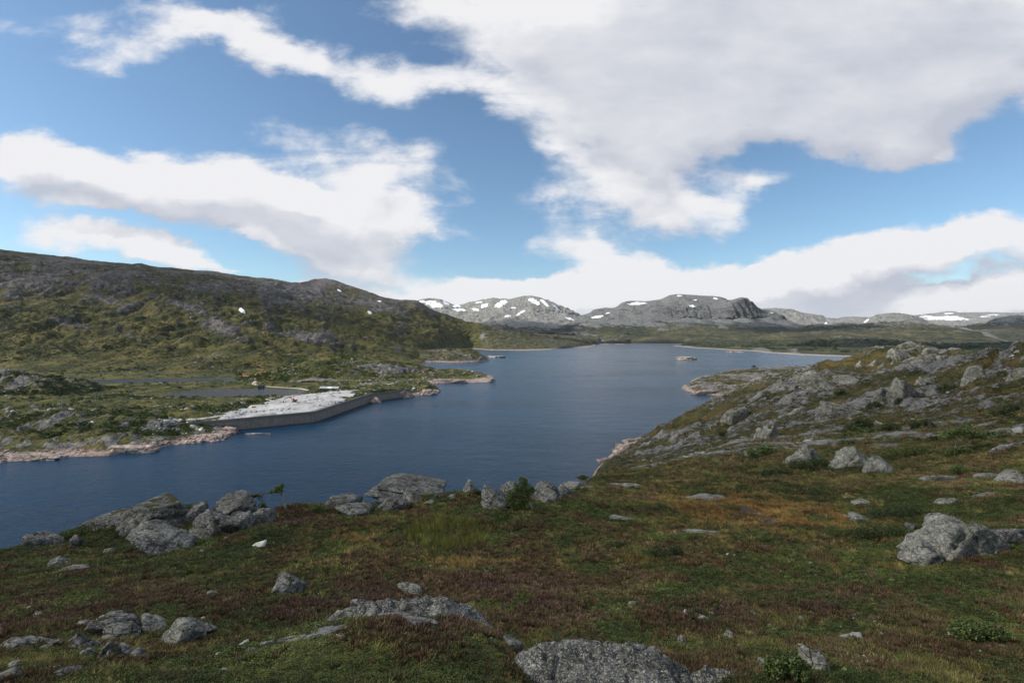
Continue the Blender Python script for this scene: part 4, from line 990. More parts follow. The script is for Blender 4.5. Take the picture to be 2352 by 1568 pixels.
boulder('stone at the foot of the knobbly grey boulder', 194, 1509, 24, 18, 'g', 'b')
boulder('low outcrop at the left edge of the heath', 22, 1493, 52, 18, 'g', 's')
boulder('long low outcrop near the left edge, second in line', 84, 1482, 84, 16, 'g', 's', depth=0.4)
boulder('small slab under the long low outcrop', 106, 1490, 34, 9, 'p', 's')
boulder('round pale stone in the bottom left corner', 21, 1537, 26, 14, 'p', 'r')
boulder('spotted stone near the bottom left corner', 154, 1551, 46, 20, 'g', 'b')
boulder('pale stone at the very bottom left', 14, 1560, 40, 16, 'p', 's')
boulder('flat stone above the lower left group', 189, 1439, 32, 9, 'p', 's')
# stones on the knoll in the middle foreground
boulder('flat double stone above the bare knoll', 947, 1366, 64, 24, 'p', 's', depth=0.6)
boulder('small upright stone on the crest of the bare knoll', 923, 1390, 18, 22, 'p', 't')
boulder('grey block on the crest of the bare knoll', 988, 1392, 36, 28, 'g', 'b')
boulder('row of low stones at the left of the knoll crest', 838, 1398, 56, 24, 'g', 's', depth=0.4)
boulder('low stone between the upright stone and the grey block', 951, 1391, 22, 16, 'g', 's')
boulder('rounded boulder at the right foot of the bare knoll', 1175, 1492, 44, 30, 'g', 'r')
def whaleback(label, outline, d, dep, seed, mat='n'):
    """bedrock back: outline = its skyline in the picture [(X, Y)], d = distance of the crest, dep = length towards the viewer"""
    Xs = np.array([o[0] for o in outline], float); Ys = np.array([o[1] for o in outline], float)
    nx, ny = 150, 70
    X = np.linspace(Xs[0], Xs[-1], nx); zc = gauss1(H + V(np.interp(X, Xs, Ys)) * d, 4, 0)
    t = np.linspace(0, 1, ny)[:, None]                     # 0 = behind the crest, 1 = towards the viewer
    y = d + dep * 0.35 - t * dep * 1.35
    x = U(X)[None, :] * (d + 0 * y)
    tt = (d - y) / dep
    fall = np.where(tt > 0, 0.25 * tt * dep * 0.5 + 0.45 * tt ** 3, 2.6 * tt ** 2 * dep * 0.8)
    edge = np.abs(np.linspace(-1, 1, nx))[None, :] ** 4
    z = zc[None, :] - fall - 0.45 * edge
    n = fbm(x * 1.1 + seed, y * 1.1, 0.5, 5, 0.55); rd = fbm(x * 2.0 + seed, y * 3.0, 0.9, 5, 0.6, ridged=True)
    st = np.floor((x * 0.8 + y * 0.5) * 1.7 + 0.8 * n) * 0.045                     # low steps along the joints
    z = z + 0.17 * n + 0.17 * (rd - 0.3) + (st - st.mean()) * 0.5 - 0.10 * np.exp(-(fbm(x * 0.9 + seed, y * 0.7, 4.0, 3) / 0.035) ** 2)
    co = np.stack([x, y + 0 * x, z], -1).reshape(-1, 3)
    i = np.arange(nx * ny).reshape(ny, nx)
    f = np.stack([i[1:, :-1], i[1:, 1:], i[:-1, 1:], i[:-1, :-1]], -1).reshape(-1, 4)
    mesh_obj('bedrock_slab', co, f, M_R[mat], label=label, cat='bedrock', group='bedrock showing through the heath')
    ROCKS.append((float(x.mean()), d - dep * 0.10, float(x.max() - x.min()) * 0.44, dep * 0.42))
whaleback('lichen spotted bedrock slab filling the bottom middle of the view', [(1110, 1545), (1150, 1525), (1200, 1500), (1260, 1492), (1330, 1492), (1400, 1500), (1480, 1510), (1540, 1525), (1600, 1548), (1650, 1570)], 8.6, 2.6, 3.0)
whaleback('smaller spotted bedrock slab right of the big one at the bottom', [(1570, 1572), (1600, 1545), (1640, 1537), (1690, 1548), (1730, 1575)], 8.3, 1.0, 8.0)
whaleback('long bare strip of bedrock on the left side of the mossy knoll', [(500, 1512), (560, 1496), (620, 1478), (680, 1470), (730, 1478)], 10.2, 0.9, 12.0)
whaleback('bare bedrock crest of the mossy knoll', [(690, 1432), (760, 1408), (840, 1390), (930, 1386), (1010, 1384), (1080, 1402), (1140, 1442), (1180, 1485)], 11.0, 1.5, 15.0)
boulder('little stone behind the big bedrock slab', 1278, 1497, 22, 11, 'g', 's')
boulder('grey stone at the right shoulder of the big bedrock slab', 1508, 1533, 42, 24, 'g', 'b')
boulder('pale round topped boulder at the bottom right', 1882, 1546, 60, 64, 'p', 'r', sub=5)
boulder('smaller round boulder left of the pale round topped one', 1767, 1539, 33, 28, 'p', 'r')
boulder('tiny white stone right of the pale round topped boulder', 1941, 1541, 11, 10, 'p', 'b')
boulder('white narrow stone in the dark heather right of the middle', 1569, 1479, 20, 24, 'p', 't')
boulder('white stone pair upright in the heather', 1677, 1466, 19, 22, 'p', 't')
# right side
boulder('great layered slab of the right foreground', 2215, 1278, 184, 86, 'p', 's', sub=6, depth=1.1, tilt=10, rz=-14, sink=0.68)
boulder('low tail of rock right of the great layered slab', 2300, 1254, 108, 46, 'g', 's', sub=5, tilt=12, depth=0.4)
boulder('flat upper ledge above the great layered slab', 2175, 1158, 92, 24, 'p', 's', depth=0.5, group=G4)
boulder('split block at the lower left foot of the great layered slab', 2137, 1299, 74, 58, 'p', 'b', sub=5)
boulder('pale lobe at the lower right of the great layered slab', 2247, 1277, 56, 30, 'p', 'r')
boulder('white rock left of the great layered slab', 1981, 1196, 40, 17, 'p', 'r')
boulder('thin white rock above the white one in the dark shrubs', 1982, 1159, 36, 11, 'p', 's')
boulder('faint grey stone between dark shrubs at the right', 2096, 1216, 22, 20, 'g', 'b')
boulder('flat grey slab beside the peat channel', 1632, 1149, 128, 18, 'p', 's', depth=0.6, group=G4, sink=0.6)
boulder('thin grey slab in the heath below the peat channel', 1608, 1226, 112, 10, 'p', 's', depth=0.5, group=G4, sink=0.6)
boulder('flat grey slab below the leafy birch outcrop', 1430, 1195, 70, 14, 'p', 's', depth=0.6, group=G4, sink=0.6)
boulder('twin pale rocks beside a bush above the great layered slab', 2155, 1108, 68, 24, 'p', 'b', depth=0.5)
boulder('pale lump of rock at the right edge of the heath', 2337, 1110, 54, 32, 'p', 'r')
boulder('wide flat pale ledge near the right edge', 2284, 1096, 108, 18, 'p', 's', depth=0.5, group=G4)
boulder('second flat ledge near the right edge, under the first', 2275, 1139, 98, 18, 'g', 's', depth=0.5, group=G4)
boulder('big flat pale slab beside the low juniper', 1966, 1072, 108, 44, 'p', 's', sub=5, depth=0.8, group=G4)
boulder('rounded end of the big flat pale slab', 2026, 1088, 70, 38, 'p', 'r', sub=5, group=G4)
boulder('craggy pointed boulder left of the big flat pale slab', 1854, 1062, 76, 46, 'p', 't', sub=5)
boulder('low oval stone beside the green bush', 1737, 1050, 40, 11, 'p', 's')
boulder('thin long ledge above the big flat pale slab', 2030, 1027, 92, 13, 'g', 's', depth=0.5, group=G4)
boulder('long pale ledge at the right edge below the birch', 2308, 1031, 104, 16, 'p', 's', depth=0.4, group=G4)
boulder('bright white stone on the right rise', 2303, 989, 15, 8, 'p', 'r')
boulder('grey ledge on the right rise behind the white stone', 2270, 978, 74, 14, 'g', 's', depth=0.4, group=G4)
boulder('whaleback of rock at the edge of the gully below the crag', 1925, 998, 68, 13, 'g', 's', depth=0.5, group=G4)
# blocks of the crag hill
CR = [('largest pale block of the crag hill, square and overhanging', 1890, 890, 82, 44, 'b', 5), ('leaning block left of the largest pale crag block', 1789, 896, 36, 30, 't', 4), ('small block between the leaning block and the largest crag block', 1833, 875, 28, 19, 'b', 4),
      ('tilted ledge right of the largest pale crag block', 1958, 881, 64, 22, 's', 4), ('tall ribbed buttress in the middle of the crag hill', 2072, 917, 64, 54, 'b', 5), ('broken buttress left of the tall ribbed one', 2018, 928, 56, 44, 'b', 5),
      ('grey block high right of the tall ribbed buttress', 2110, 884, 29, 22, 'b', 4), ('smaller block beside it under the saddle of the crag hill', 2134, 878, 28, 20, 'b', 4), ('overhung slab low on the crag hill above the gully', 1927, 960, 84, 36, 's', 5),
      ('dark steep face low on the crag hill', 1814, 957, 66, 34, 'b', 5), ('smooth grey face near the lake end of the crag hill', 1694, 969, 62, 40, 'b', 5), ('lower smooth face at the foot of the crag hill', 1773, 1004, 56, 44, 'b', 5),
      ('pale knob on the left shoulder of the hill top', 1972, 843, 26, 19, 'b', 4), ('pale knob next to it on the hill top shoulder', 2001, 842, 26, 20, 'b', 4), ('round pale block below the hill top', 2024, 843, 20, 14, 'r', 4),
      ('wedge shaped pale block below the summit', 2054, 836, 32, 22, 't', 4), ('long pale ledge at the summit of the crag hill', 2072, 819, 54, 17, 's', 4), ('pale ledge right of the summit', 2119, 826, 54, 19, 's', 4),
      ('pale block under the ledge right of the summit', 2127, 837, 38, 18, 'b', 4), ('small pale block on the summit skyline', 2134, 812, 28, 12, 's', 4), ('slanting block at the right end of the summit rocks', 2162, 826, 24, 13, 's', 4),
      ('grey face on the rise right of the saddle', 2249, 866, 62, 30, 's', 5), ('upright grey block at the right edge of the rise', 2334, 872, 38, 40, 'b', 5)]
for lab, X, Y, w, h, sh, sb in CR:
    boulder(lab, X, Y, w, h, 'c', sh, sub=sb, depth=0.7, group=G3, cat='crag', name='crag_block', sink=0.74, tilt=(-14 if sh == 's' else -10))
# ------------------------------------------------------------------ ground cover (one scatter object for each kind of plant)
def leaf_mat(name, tips=None, rough=0.75, trans=0.25, var=0.35):
    m, nt = material(name)
    t = nt.attr('tint', 'INSTANCER').outputs['Color']
    v = nt.attr('vary').outputs['Fac']
    k = nt.math('MULTIPLY_ADD', v, 2 * var, 1.0 - var)
    c = nt.vmath('SCALE', t, s=k)
    if tips is not None:
        fl = nt.attr('flower', 'INSTANCER').outputs['Fac']
        tp = nt.attr('tip').outputs['Fac']
        c = nt.mix(nt.math('MULTIPLY', nt.smooth(tp, 0.55, 0.8), fl), c, tips)
    p, o = principled(nt, c, rough, None, 0.2)
    return m
def blade_mesh(name, n, h, spread, w, lean, seed, mat, segs=2):
    rng = np.random.default_rng(seed)
    co, f, tip, vary = [], [], [], []
    for i in range(n):
        a = rng.uniform(0, 2 * math.pi); r = spread * math.sqrt(rng.uniform())
        bx, by = r * math.cos(a), r * math.sin(a)
        la = a + rng.normal() * 0.6; ln = lean * rng.uniform(0.3, 1.2) * (0.4 + r / spread)
        hh = h * rng.uniform(0.55, 1.1) * (1.15 - 0.5 * r / spread)
        dx, dy = math.cos(la) * ln * hh, math.sin(la) * ln * hh
        wa = rng.uniform(0, math.pi); wx, wy = math.cos(wa) * w / 2, math.sin(wa) * w / 2
        k = len(co)
        co += [(bx - wx * .7, by - wy * .7, -0.15 * h), (bx + wx * .7, by + wy * .7, -0.15 * h), (bx + dx * .45 + wx, by + dy * .45 + wy, hh * .62), (bx + dx * .45 - wx, by + dy * .45 - wy, hh * .62), (bx + dx, by + dy, hh)]
        f += [(k, k + 1, k + 2), (k, k + 2, k + 3), (k + 3, k + 2, k + 4)]
        q = rng.uniform()
        vary += [q] * 5; tip += [0, 0, 0.6, 0.6, 1.0]
    return fast_mesh(name, co, f, mat, True, {'tip': tip, 'vary': vary})
def leafy_mesh(name, n, R, hgt, leaf, seed, mat, shell=0.55):
    """a low shrub of many small leaves"""
    rng = np.random.default_rng(seed)
    d = rng.normal(size=(n, 3)); d[:, 2] = np.abs(d[:, 2]); d /= np.linalg.norm(d, axis=1)[:, None]
    r = shell + (1 - shell) * rng.uniform(size=n) ** 0.5
    lump = 1 + 0.35 * fbm(d[:, 0] * 2 + seed, d[:, 1] * 2, d[:, 2] * 2, 3)
    c = d * (r * lump)[:, None] * np.array((R, R, hgt))
    a = rng.normal(size=(n, 3)); a /= np.linalg.norm(a, axis=1)[:, None]
    b = np.cross(a, rng.normal(size=(n, 3))); b /= np.linalg.norm(b, axis=1)[:, None]
    L = leaf * rng.uniform(0.6, 1.3, n)[:, None]
    co = np.stack([c - a * L, c - b * L * 0.55, c + a * L, c + b * L * 0.55], 1).reshape(-1, 3)
    f = np.arange(4 * n).reshape(n, 4)
    vary = np.repeat(rng.uniform(size=n), 4)
    return fast_mesh(name, co, f, mat, True, {'vary': vary, 'tip': np.repeat(r * d[:, 2], 4)})
def scatter(name, label, protos, pts, rot, scl, tint, flower=None, seed=0):
    rng = np.random.default_rng(seed)
    coll = bpy.data.collections.new(name + '_plants')
    for i, me in enumerate(protos):
        coll.objects.link(bpy.data.objects.new('%s_sprig_%02d' % (name, i), me))
    n = len(pts)
    me = bpy.data.meshes.new(name)
    me.vertices.add(n); me.vertices.foreach_set('co', np.asarray(pts, np.float32).ravel())
    def at(nm, typ, key, arr):
        a = me.attributes.new(nm, typ, 'POINT'); a.data.foreach_set(key, np.asarray(arr).ravel())
    at('rot', 'FLOAT_VECTOR', 'vector', np.asarray(rot, np.float32))
    at('scl', 'FLOAT_VECTOR', 'vector', np.asarray(scl, np.float32))
    at('pick', 'INT', 'value', rng.integers(0, len(protos), n).astype(np.int32))
    at('tint', 'FLOAT_VECTOR', 'vector', np.asarray(tint, np.float32))
    at('flower', 'FLOAT', 'value', (np.zeros(n) if flower is None else flower).astype(np.float32))
    o = link(bpy.data.objects.new(name, me), label=label, kind='stuff')
    g = bpy.data.node_groups.new(name + '_scatter', 'GeometryNodeTree')
    g.interface.new_socket('Geometry', in_out='INPUT', socket_type='NodeSocketGeometry')
    g.interface.new_socket('Geometry', in_out='OUTPUT', socket_type='NodeSocketGeometry')
    gi = g.nodes.new('NodeGroupInput'); go = g.nodes.new('NodeGroupOutput')
    ci = g.nodes.new('GeometryNodeCollectionInfo'); ci.inputs[0].default_value = coll; ci.inputs[1].default_value = True; ci.inputs[2].default_value = True
    ip = g.nodes.new('GeometryNodeInstanceOnPoints')
    def named(nm, typ):
        nd = g.nodes.new('GeometryNodeInputNamedAttribute'); nd.data_type = typ; nd.inputs[0].default_value = nm
        return nd.outputs[0]
    g.links.new(gi.outputs[0], ip.inputs['Points']); g.links.new(ci.outputs[0], ip.inputs['Instance'])
    ip.inputs['Pick Instance'].default_value = True
    g.links.new(named('pick', 'INT'), ip.inputs['Instance Index'])
    er = g.nodes.new('FunctionNodeEulerToRotation'); g.links.new(named('rot', 'FLOAT_VECTOR'), er.inputs[0])
    g.links.new(er.outputs[0], ip.inputs['Rotation'])
    g.links.new(named('scl', 'FLOAT_VECTOR'), ip.inputs['Scale'])
    g.links.new(ip.outputs[0], go.inputs[0])
    md = o.modifiers.new('scatter', 'NODES'); md.node_group = g
    return o

M_HEATHER = leaf_mat('heather_sprigs', tips=(0.15, 0.075, 0.105))
M_LEAF = leaf_mat('small_leaves')
M_GRASS = leaf_mat('grass_blades', var=0.4)
P_HEATHER = [blade_mesh('heather', 46, 1.0, 0.55, 0.085, 0.45, 11 + i, M_HEATHER) for i in range(4)]
P_GRASS = [blade_mesh('grass', 30, 1.25, 0.40, 0.040, 0.75, 31 + i, M_GRASS) for i in range(4)]
P_CROW = [leafy_mesh('crowberry', 80, 0.62, 0.62, 0.10, 51 + i, M_LEAF) for i in range(4)]
P_MOSS = [leafy_mesh('moss', 110, 0.62, 0.40, 0.075, 71 + i, M_LEAF, 0.8) for i in range(4)]
P_SEDGE = [blade_mesh('sedge', 22, 2.2, 0.5, 0.03, 0.18, 91 + i, M_GRASS) for i in range(3)]

def ell(X, Y, cx, cy, rx, ry): return np.exp(-(((X - cx) / rx) ** 2 + ((Y - cy) / ry) ** 2))
def ground_cover():
    rng = np.random.default_rng(5)
    us, ds = [], []
    # plant size grows from ground hugging sprigs on the exposed knoll to knee high clumps on the slope
    def size_at(d): return np.clip(0.085 + 0.0062 * d, 0, 0.62)
    edges = np.geomspace(2.2, 190, 72)
    for a, b in zip(edges[:-1], edges[1:]):
        dm = (a + b) / 2
        ur = 1.15 if dm > 14 else 2.2
        area = 2 * ur * dm * (b - a)
        n = int(area / ((0.34 if dm < 12.5 else 0.52) * size_at(dm) ** 2))
        us.append(rng.uniform(-ur, ur, n)); ds.append(rng.uniform(a, b, n))
    u = np.concatenate(us); d = np.concatenate(ds)
    # beyond the crest on the lake side nothing is seen
    keep = (d < 56) | (u > U(1330))
    keep &= ~((d > 95) & (rng.uniform(size=len(d)) < 0.35))
    u, d = u[keep], d[keep]
    x = u * d; y = d
    z = near.height(x, y); rk = near.height(x, y, near.rock)
    ok = (z > 3) & (rk + 0.15 * rng.normal(size=len(z)) < 0.36)
    for (rx, ry, wx, wy) in ROCKS:
        ok &= (((x - rx) / (wx * 0.74)) ** 2 + ((y - ry) / (wy * 0.74)) ** 2) > 1
    x, y, z, u, d = (a[ok] for a in (x, y, z, u, d))
    X = u * 1176 + 1176; Y = 767 - (z - H) / y * 1176
    n = len(x)
    n1 = fbm(x / 4.5, y / 6.5, 1.0, 4); n2 = fbm(x / 2.2, y / 3.0, 7.0, 4); n3 = fbm(x / 11, y / 14, 12.0, 3)
    dome = np.exp(-((u - U(800)) / 0.44) ** 4) * (d < 11.8)
    bog = np.clip(ell(X, Y, 1640, 1165, 170, 40) + ell(X, Y, 1900, 1190, 220, 45) + 0.8 * ell(X, Y, 1060, 1290, 200, 16) + 0.7 * ell(X, Y, 800, 1240, 130, 26) + 0.7 * ell(X, Y, 1480, 1290, 90, 12) + 0.6 * ell(X, Y, 2020, 1300, 140, 16), 0, 1)
    sedge = ell(X, Y, 1030, 1228, 95, 34)
    purple = np.clip(ell(X, Y, 1150, 1390, 330, 90) + ell(X, Y, 660, 1195, 70, 30) + 0.8 * ell(X, Y, 1950, 1400, 420, 40) + 0.7 * ell(X, Y, 350, 1400, 400, 60) + 0.7 * ell(X, Y, 2270, 1290, 70, 30), 0, 1)
    green = np.clip(ell(X, Y, 2080, 1190, 220, 70) + 0.8 * ell(X, Y, 300, 1250, 420, 60) + 0.8 * ell(X, Y, 1280, 1170, 300, 30) + 0.5 * ell(X, Y, 2050, 1350, 500, 70), 0, 1)
    # each patch of ground belongs to one plant: the strongest of slowly varying fields wins
    jit = lambda: 0.10 * rng.normal(size=n)
    pa = fbm(x / 2.6, y / 3.4, 21.0, 5, 0.55); pb = fbm(x / 2.2, y / 3.0, 33.0, 5, 0.55); pc_ = fbm(x / 1.8, y / 2.4, 45.0, 5, 0.55); pl = fbm(x / 1.0, y / 1.3, 57.0, 4)
    sc0 = 0.10 + 0.30 * purple + 0.9 * pa + 0.25 * n3 + jit()
    sc1 = 0.13 + 0.35 * green + 0.9 * pb - 0.15 * n3 + jit()
    sc2 = -0.02 + 0.42 * bog + 0.9 * pc_ + jit()
    sc3 = -0.20 + 0.50 * dome + 0.9 * pl + jit() + 0.12 * green
    sc5 = -0.36 + 1.1 * fbm(x / 0.8, y / 1.0, 71.0, 4) + jit()          # pale reindeer lichen
    sc4 = np.where(sedge > 0.35, 2.0, -9.0)
    kind = np.argmax(np.stack([sc0, sc1, sc2, sc3, sc4, sc5]), 0)
    # a few bare openings
    hole = (n2 + 0.5 * n1 < -0.42) & (rng.uniform(size=n) < 0.5)
    sz = size_at(d) * rng.uniform(0.65, 1.35, n) * np.exp(0.35 * n1)
    br = np.exp(rng.normal(size=n) * 0.30 + 0.8 * n3 + 0.7 * n2)[:, None]
    def cols(lst, t):
        t = np.clip(t, 0, 0.9999) * (len(lst) - 1); i = t.astype(int); fr = (t - i)[:, None]
        A = np.array(lst); return A[i] * (1 - fr) + A[i + 1] * fr
    tr = rng.uniform(size=n)
    heat = cols([(0.105, 0.050, 0.030), (0.135, 0.078, 0.046), (0.080, 0.072, 0.028), (0.150, 0.080, 0.060)], 0.5 * tr + 0.5 * (0.5 + 1.2 * n2))
    crow = cols([(0.036, 0.060, 0.018), (0.062, 0.092, 0.022), (0.110, 0.125, 0.030)], 0.55 * tr + 0.45 * (0.5 + 1.3 * n3))
    gras = cols([(0.150, 0.145, 0.045), (0.205, 0.165, 0.055), (0.115, 0.130, 0.034)], tr)
    bogc = cols([(0.24, 0.118, 0.034), (0.20, 0.135, 0.044)], tr)
    gras = gras * (1 - bog[:, None]) + bogc * bog[:, None]
    moss = cols([(0.060, 0.082, 0.020), (0.120, 0.132, 0.026), (0.075, 0.100, 0.045)], tr)
    sedg = cols([(0.130, 0.165, 0.036), (0.230, 0.205, 0.055)], tr)
    flower = np.where(kind == 0, np.clip(purple * 0.9 * (0.35 + 1.6 * np.clip(n1 + 0.15, 0, 1)) * (rng.uniform(size=n) < 0.7), 0, 0.85), 0)
    lich = cols([(0.26, 0.26, 0.21), (0.36, 0.35, 0.30), (0.22, 0.23, 0.16)], tr)
    for k, nm, lab, pr, tint, asp in (
        (5, 'reindeer_lichen', 'pale grey patches of reindeer lichen among the heather', P_MOSS, lich, 0.35),
        (0, 'heather', 'brown heather with faint purple bloom covering the heath', P_HEATHER, heat, 0.62),
        (1, 'crowberry', 'dark green crowberry and bilberry mats on the heath', P_CROW, crow, 0.70),
        (2, 'grass', 'olive and orange tussocks of bog grass on the heath', P_GRASS, gras, 0.60),
        (3, 'moss', 'bright green moss and crowberry cushions on the bare knoll', P_MOSS, moss, 0.60),
        (4, 'sedge', 'upright green sedge growing in a small pool', P_SEDGE, sedg, 0.8)):
        w = (kind == k) & ~hole
        m = int(w.sum())
        rot = np.stack([rng.normal(size=m) * 0.12, rng.normal(size=m) * 0.12, rng.uniform(0, 6.283, m)], 1)
        s = sz[w]; sc = np.stack([s, s, s * asp * rng.uniform(0.75, 1.25, m)], 1)
        pts = np.stack([x[w], y[w], z[w] - 0.02 * s], 1)
        mean = np.array((0.088, 0.076, 0.030)) if k != 5 else tint[w].mean(0)
        tint[w] = (tint[w] * 0.72 + mean[None] * 0.20) * 1.22
        scatter(nm, lab, pr, pts, rot, sc, tint[w] * br[w], flower[w] * 1.0, seed=k)
ground_cover()

# dwarf birch and willow scrub in the distance: a texture nobody could count
M_SCRUB = leaf_mat('scrub_leaves', var=0.45)
P_SCRUB = [leafy_mesh('scrub', 90, 1.0, 0.85, 0.20, 111 + i, M_SCRUB, 0.6) for i in range(4)]
def scrub(name, label, sheet, n, size, seed, tint, thr=0.0, rmax=0.35, zmin=1.5, rows=None, f=60.0, zmax=1e9, mask=None):
    rng = np.random.default_rng(seed)
    R, C = sheet.z.shape
    r0, r1 = (0, R - 2) if rows is None else rows
    r = rng.uniform(r0, r1 - 1, n); c = rng.uniform(0, C - 2, n)
    ri = r.astype(int); ci = c.astype(int); fr = r - ri; fc = c - ci
    def bl(A): return (A[ri, ci] * (1 - fr) * (1 - fc) + A[ri + 1, ci] * fr * (1 - fc) + A[ri, ci + 1] * (1 - fr) * fc + A[ri + 1, ci + 1] * fr * fc)
    x, y, z, rk = bl(sheet.x), bl(sheet.y), bl(sheet.z), bl(sheet.rock)
    nn = fbm(x / f, y / f, seed * 1.7, 4)
    ok = (nn > thr + 0.12 * rng.normal(size=n)) & (rk < rmax) & (z > zmin) & (z < zmax)
    for (X, Y, rx, ry, zl, tl) in TARNS:
        cc = S(X, Y, zl)
        ok &= ~((np.abs(z - zl) < 0.35) & (np.hypot(x - cc[0], y - cc[1]) < 260))
        ok &= ~((z < zl) & (np.hypot(x - cc[0], y - cc[1]) < 260))
    ok &= ~yard_mask(x, y)
    if mask is not None: ok &= bl(mask) > 0.12
    x, y, z = x[ok], y[ok], z[ok]; m = len(x)
    s = size * np.exp(rng.normal(size=m) * 0.35)
    rot = np.stack([rng.normal(size=m) * 0.1, rng.normal(size=m) * 0.1, rng.uniform(0, 6.283, m)], 1)
    sc = np.stack([s, s, s * rng.uniform(0.6, 1.1, m)], 1)
    tt = np.array(tint)[None, :] * np.exp(rng.normal(size=m) * 0.28)[:, None] * np.array([1, 1, 1])[None, :]
    scatter(name, label, P_SCRUB, np.stack([x, y, z], 1), rot, sc, tt, seed=seed)
DAM = [(374, 397.0), (466, 412.0), (722, 466.0), (848, 601.0), (944, 661.0)]
DAMXY = [(U(X) * d, d) for X, d in DAM]
YARD = [D(470, 966, 416), D(500, 960, 430), D(528, 950, 466), D(575, 940, 500), D(620, 926, 545), D(660, 912, 590), D(700, 904, 620), D(745, 898, 645), D(790, 897, 655), D(830, 903, 635), D(822, 908, 612), D(722, 944, 472), D(466, 966, 418)]
YARDXY = np.array([(p[0], p[1]) for p in YARD])
def inpoly(x, y, P):
    ins = np.zeros(np.shape(x), bool)
    j = len(P) - 1
    for i in range(len(P)):
        xi, yi = P[i]; xj, yj = P[j]
        ins ^= ((yi > y) != (yj > y)) & (x < (xj - xi) * (y - yi) / (yj - yi + 1e-9) + xi)
        j = i
    return ins
def yard_mask(x, y): return inpoly(x, y, YARDXY)
rb = left.rowlim
scrub('scrub', 'low green willow scrub dotted over the valley floor', left, 15000, 1.7, 3, (0.045, 0.070, 0.020), thr=0.02, rows=(rb[2], rb[6]), f=70)
scrub('scrub', 'dark birch thicket on the knoll at the left edge of the valley', left, 60000, 1.8, 14, (0.030, 0.050, 0.016), thr=-0.12, rmax=0.5, rows=(rb[3], rb[6]), f=30, mask=left.kn)
scrub('scrub', 'dark birch scrub on the lower mountainside', left, 12000, 2.6, 4, (0.040, 0.058, 0.020), thr=0.12, rows=(rb[6], rb[8]), f=180)
scrub('scrub', 'green scrub over the rocky knoll above the dam', knoll, 3500, 1.8, 5, (0.045, 0.072, 0.020), thr=0.05, f=50)
scrub('scrub', 'scrub on the two capes', pen, 4200, 1.3, 6, (0.045, 0.070, 0.020), thr=0.05, f=40, zmin=4)
scrub('scrub', 'dark shrubs dotted over the crag hill', near, 6000, 0.9, 7, (0.036, 0.056, 0.016), thr=0.10, rows=(near.rowlim[8], near.rowlim[12]), f=22, zmin=5)
scrub('scrub', 'dark shrubs on the low headland behind the crag hill', hd, 900, 1.3, 8, (0.036, 0.052, 0.018), thr=0.10, f=60, zmin=4)
scrub('scrub', 'dark wood along the far headland shore', h3, 1200, 2.4, 9, (0.036, 0.056, 0.02), thr=0.05, f=90, zmin=5)
scrub('scrub', 'dark birch wood of the far right foreland', E_foreland, 5000, 7.0, 10, (0.036, 0.055, 0.025), thr=0.0, f=300, zmin=6)

# loose stones too many to count
M_STONE, _nt = material('loose_stone')
_t = _nt.attr('tint', 'INSTANCER').outputs['Color']
_P = _nt.new('ShaderNodeNewGeometry').outputs['Position']
_n = _nt.noise(_P, 1.2, 6, 0.7)[0]
principled(_nt, _nt.mix(1.0, _t, _nt.ramp(_n, [(0.3, 0.45), (0.5, 1.0), (0.7, 1.4)]), 'MULTIPLY'), 0.92, _nt.bump(_n, 0.8, 0.3), 0.2)
P_STONE = [rock_mesh('stone', 700 + i, 3, (2.0, 1.7, 1.3), M_STONE, ('b', 's', 't', 'b', 's')[i]) for i in range(5)]
def stones(name, label, sheet, n, size, seed, tint, rows=None, yard=False, zr=(0.3, 4.0), thr=-0.2, f=30.0, rmin=-9, spread=0.5, umax=9):
    rng = np.random.default_rng(seed)
    R, C = sheet.z.shape
    r0, r1 = (0, R - 2) if rows is None else rows
    r = rng.uniform(r0, r1 - 1, n); c = rng.uniform(0, C - 2, n)
    ri = r.astype(int); ci = c.astype(int); fr = r - ri; fc = c - ci
    def bl(A): return (A[ri, ci] * (1 - fr) * (1 - fc) + A[ri + 1, ci] * fr * (1 - fc) + A[ri, ci + 1] * (1 - fr) * fc + A[ri + 1, ci + 1] * fr * fc)
    x, y, z, rk = bl(sheet.x), bl(sheet.y), bl(sheet.z), bl(sheet.rock)
    ok = (z > zr[0]) & (z < zr[1]) & (rk > rmin) & (fbm(x / f, y / f, seed * 0.7, 4) > thr) & (yard_mask(x, y) if yard else ~yard_mask(x, y)) & (np.abs(x / y) < 1.2)
    x, y, z = x[ok], y[ok], z[ok]; m = len(x)
    s = size * np.exp(rng.normal(size=m) * spread) * 0.5
    rot = np.stack([rng.normal(size=m) * 0.25, rng.normal(size=m) * 0.25, rng.uniform(0, 6.283, m)], 1)
    sc = np.stack([s, s * rng.uniform(0.7, 1.2, m), s * rng.uniform(0.5, 1.0, m)], 1)
    tt = np.array(tint)[None] * np.exp(rng.normal(size=m) * 0.30)[:, None]
    scatter(name, label, P_STONE, np.stack([x, y, z - 0.1 * s + (0.9 if yard else 0)], 1), rot, sc, tt, seed=seed)
PINK = (0.33, 0.265, 0.23); 
stones('blasted_blocks', 'heaped blocks of blasted rock on the gravel yard', left, 12000, 1.1, 31, (0.36, 0.365, 0.37), rows=(rb[1], rb[5]), yard=True, zr=(2, 30), thr=0.10, f=22, spread=0.5)
GREY = (0.20, 0.195, 0.18); PALE = (0.30, 0.295, 0.26)
stones('shore_stones', 'loose stones strewn along the left shore', left, 26000, 1.6, 21, PINK, rows=(0, rb[4]), zr=(-0.1, 3.2), thr=-0.15, f=25)
stones('shore_stones', 'loose stones along the shores of the two capes', pen, 9000, 1.7, 22, PINK, zr=(-0.1, 3.4), thr=-0.3)
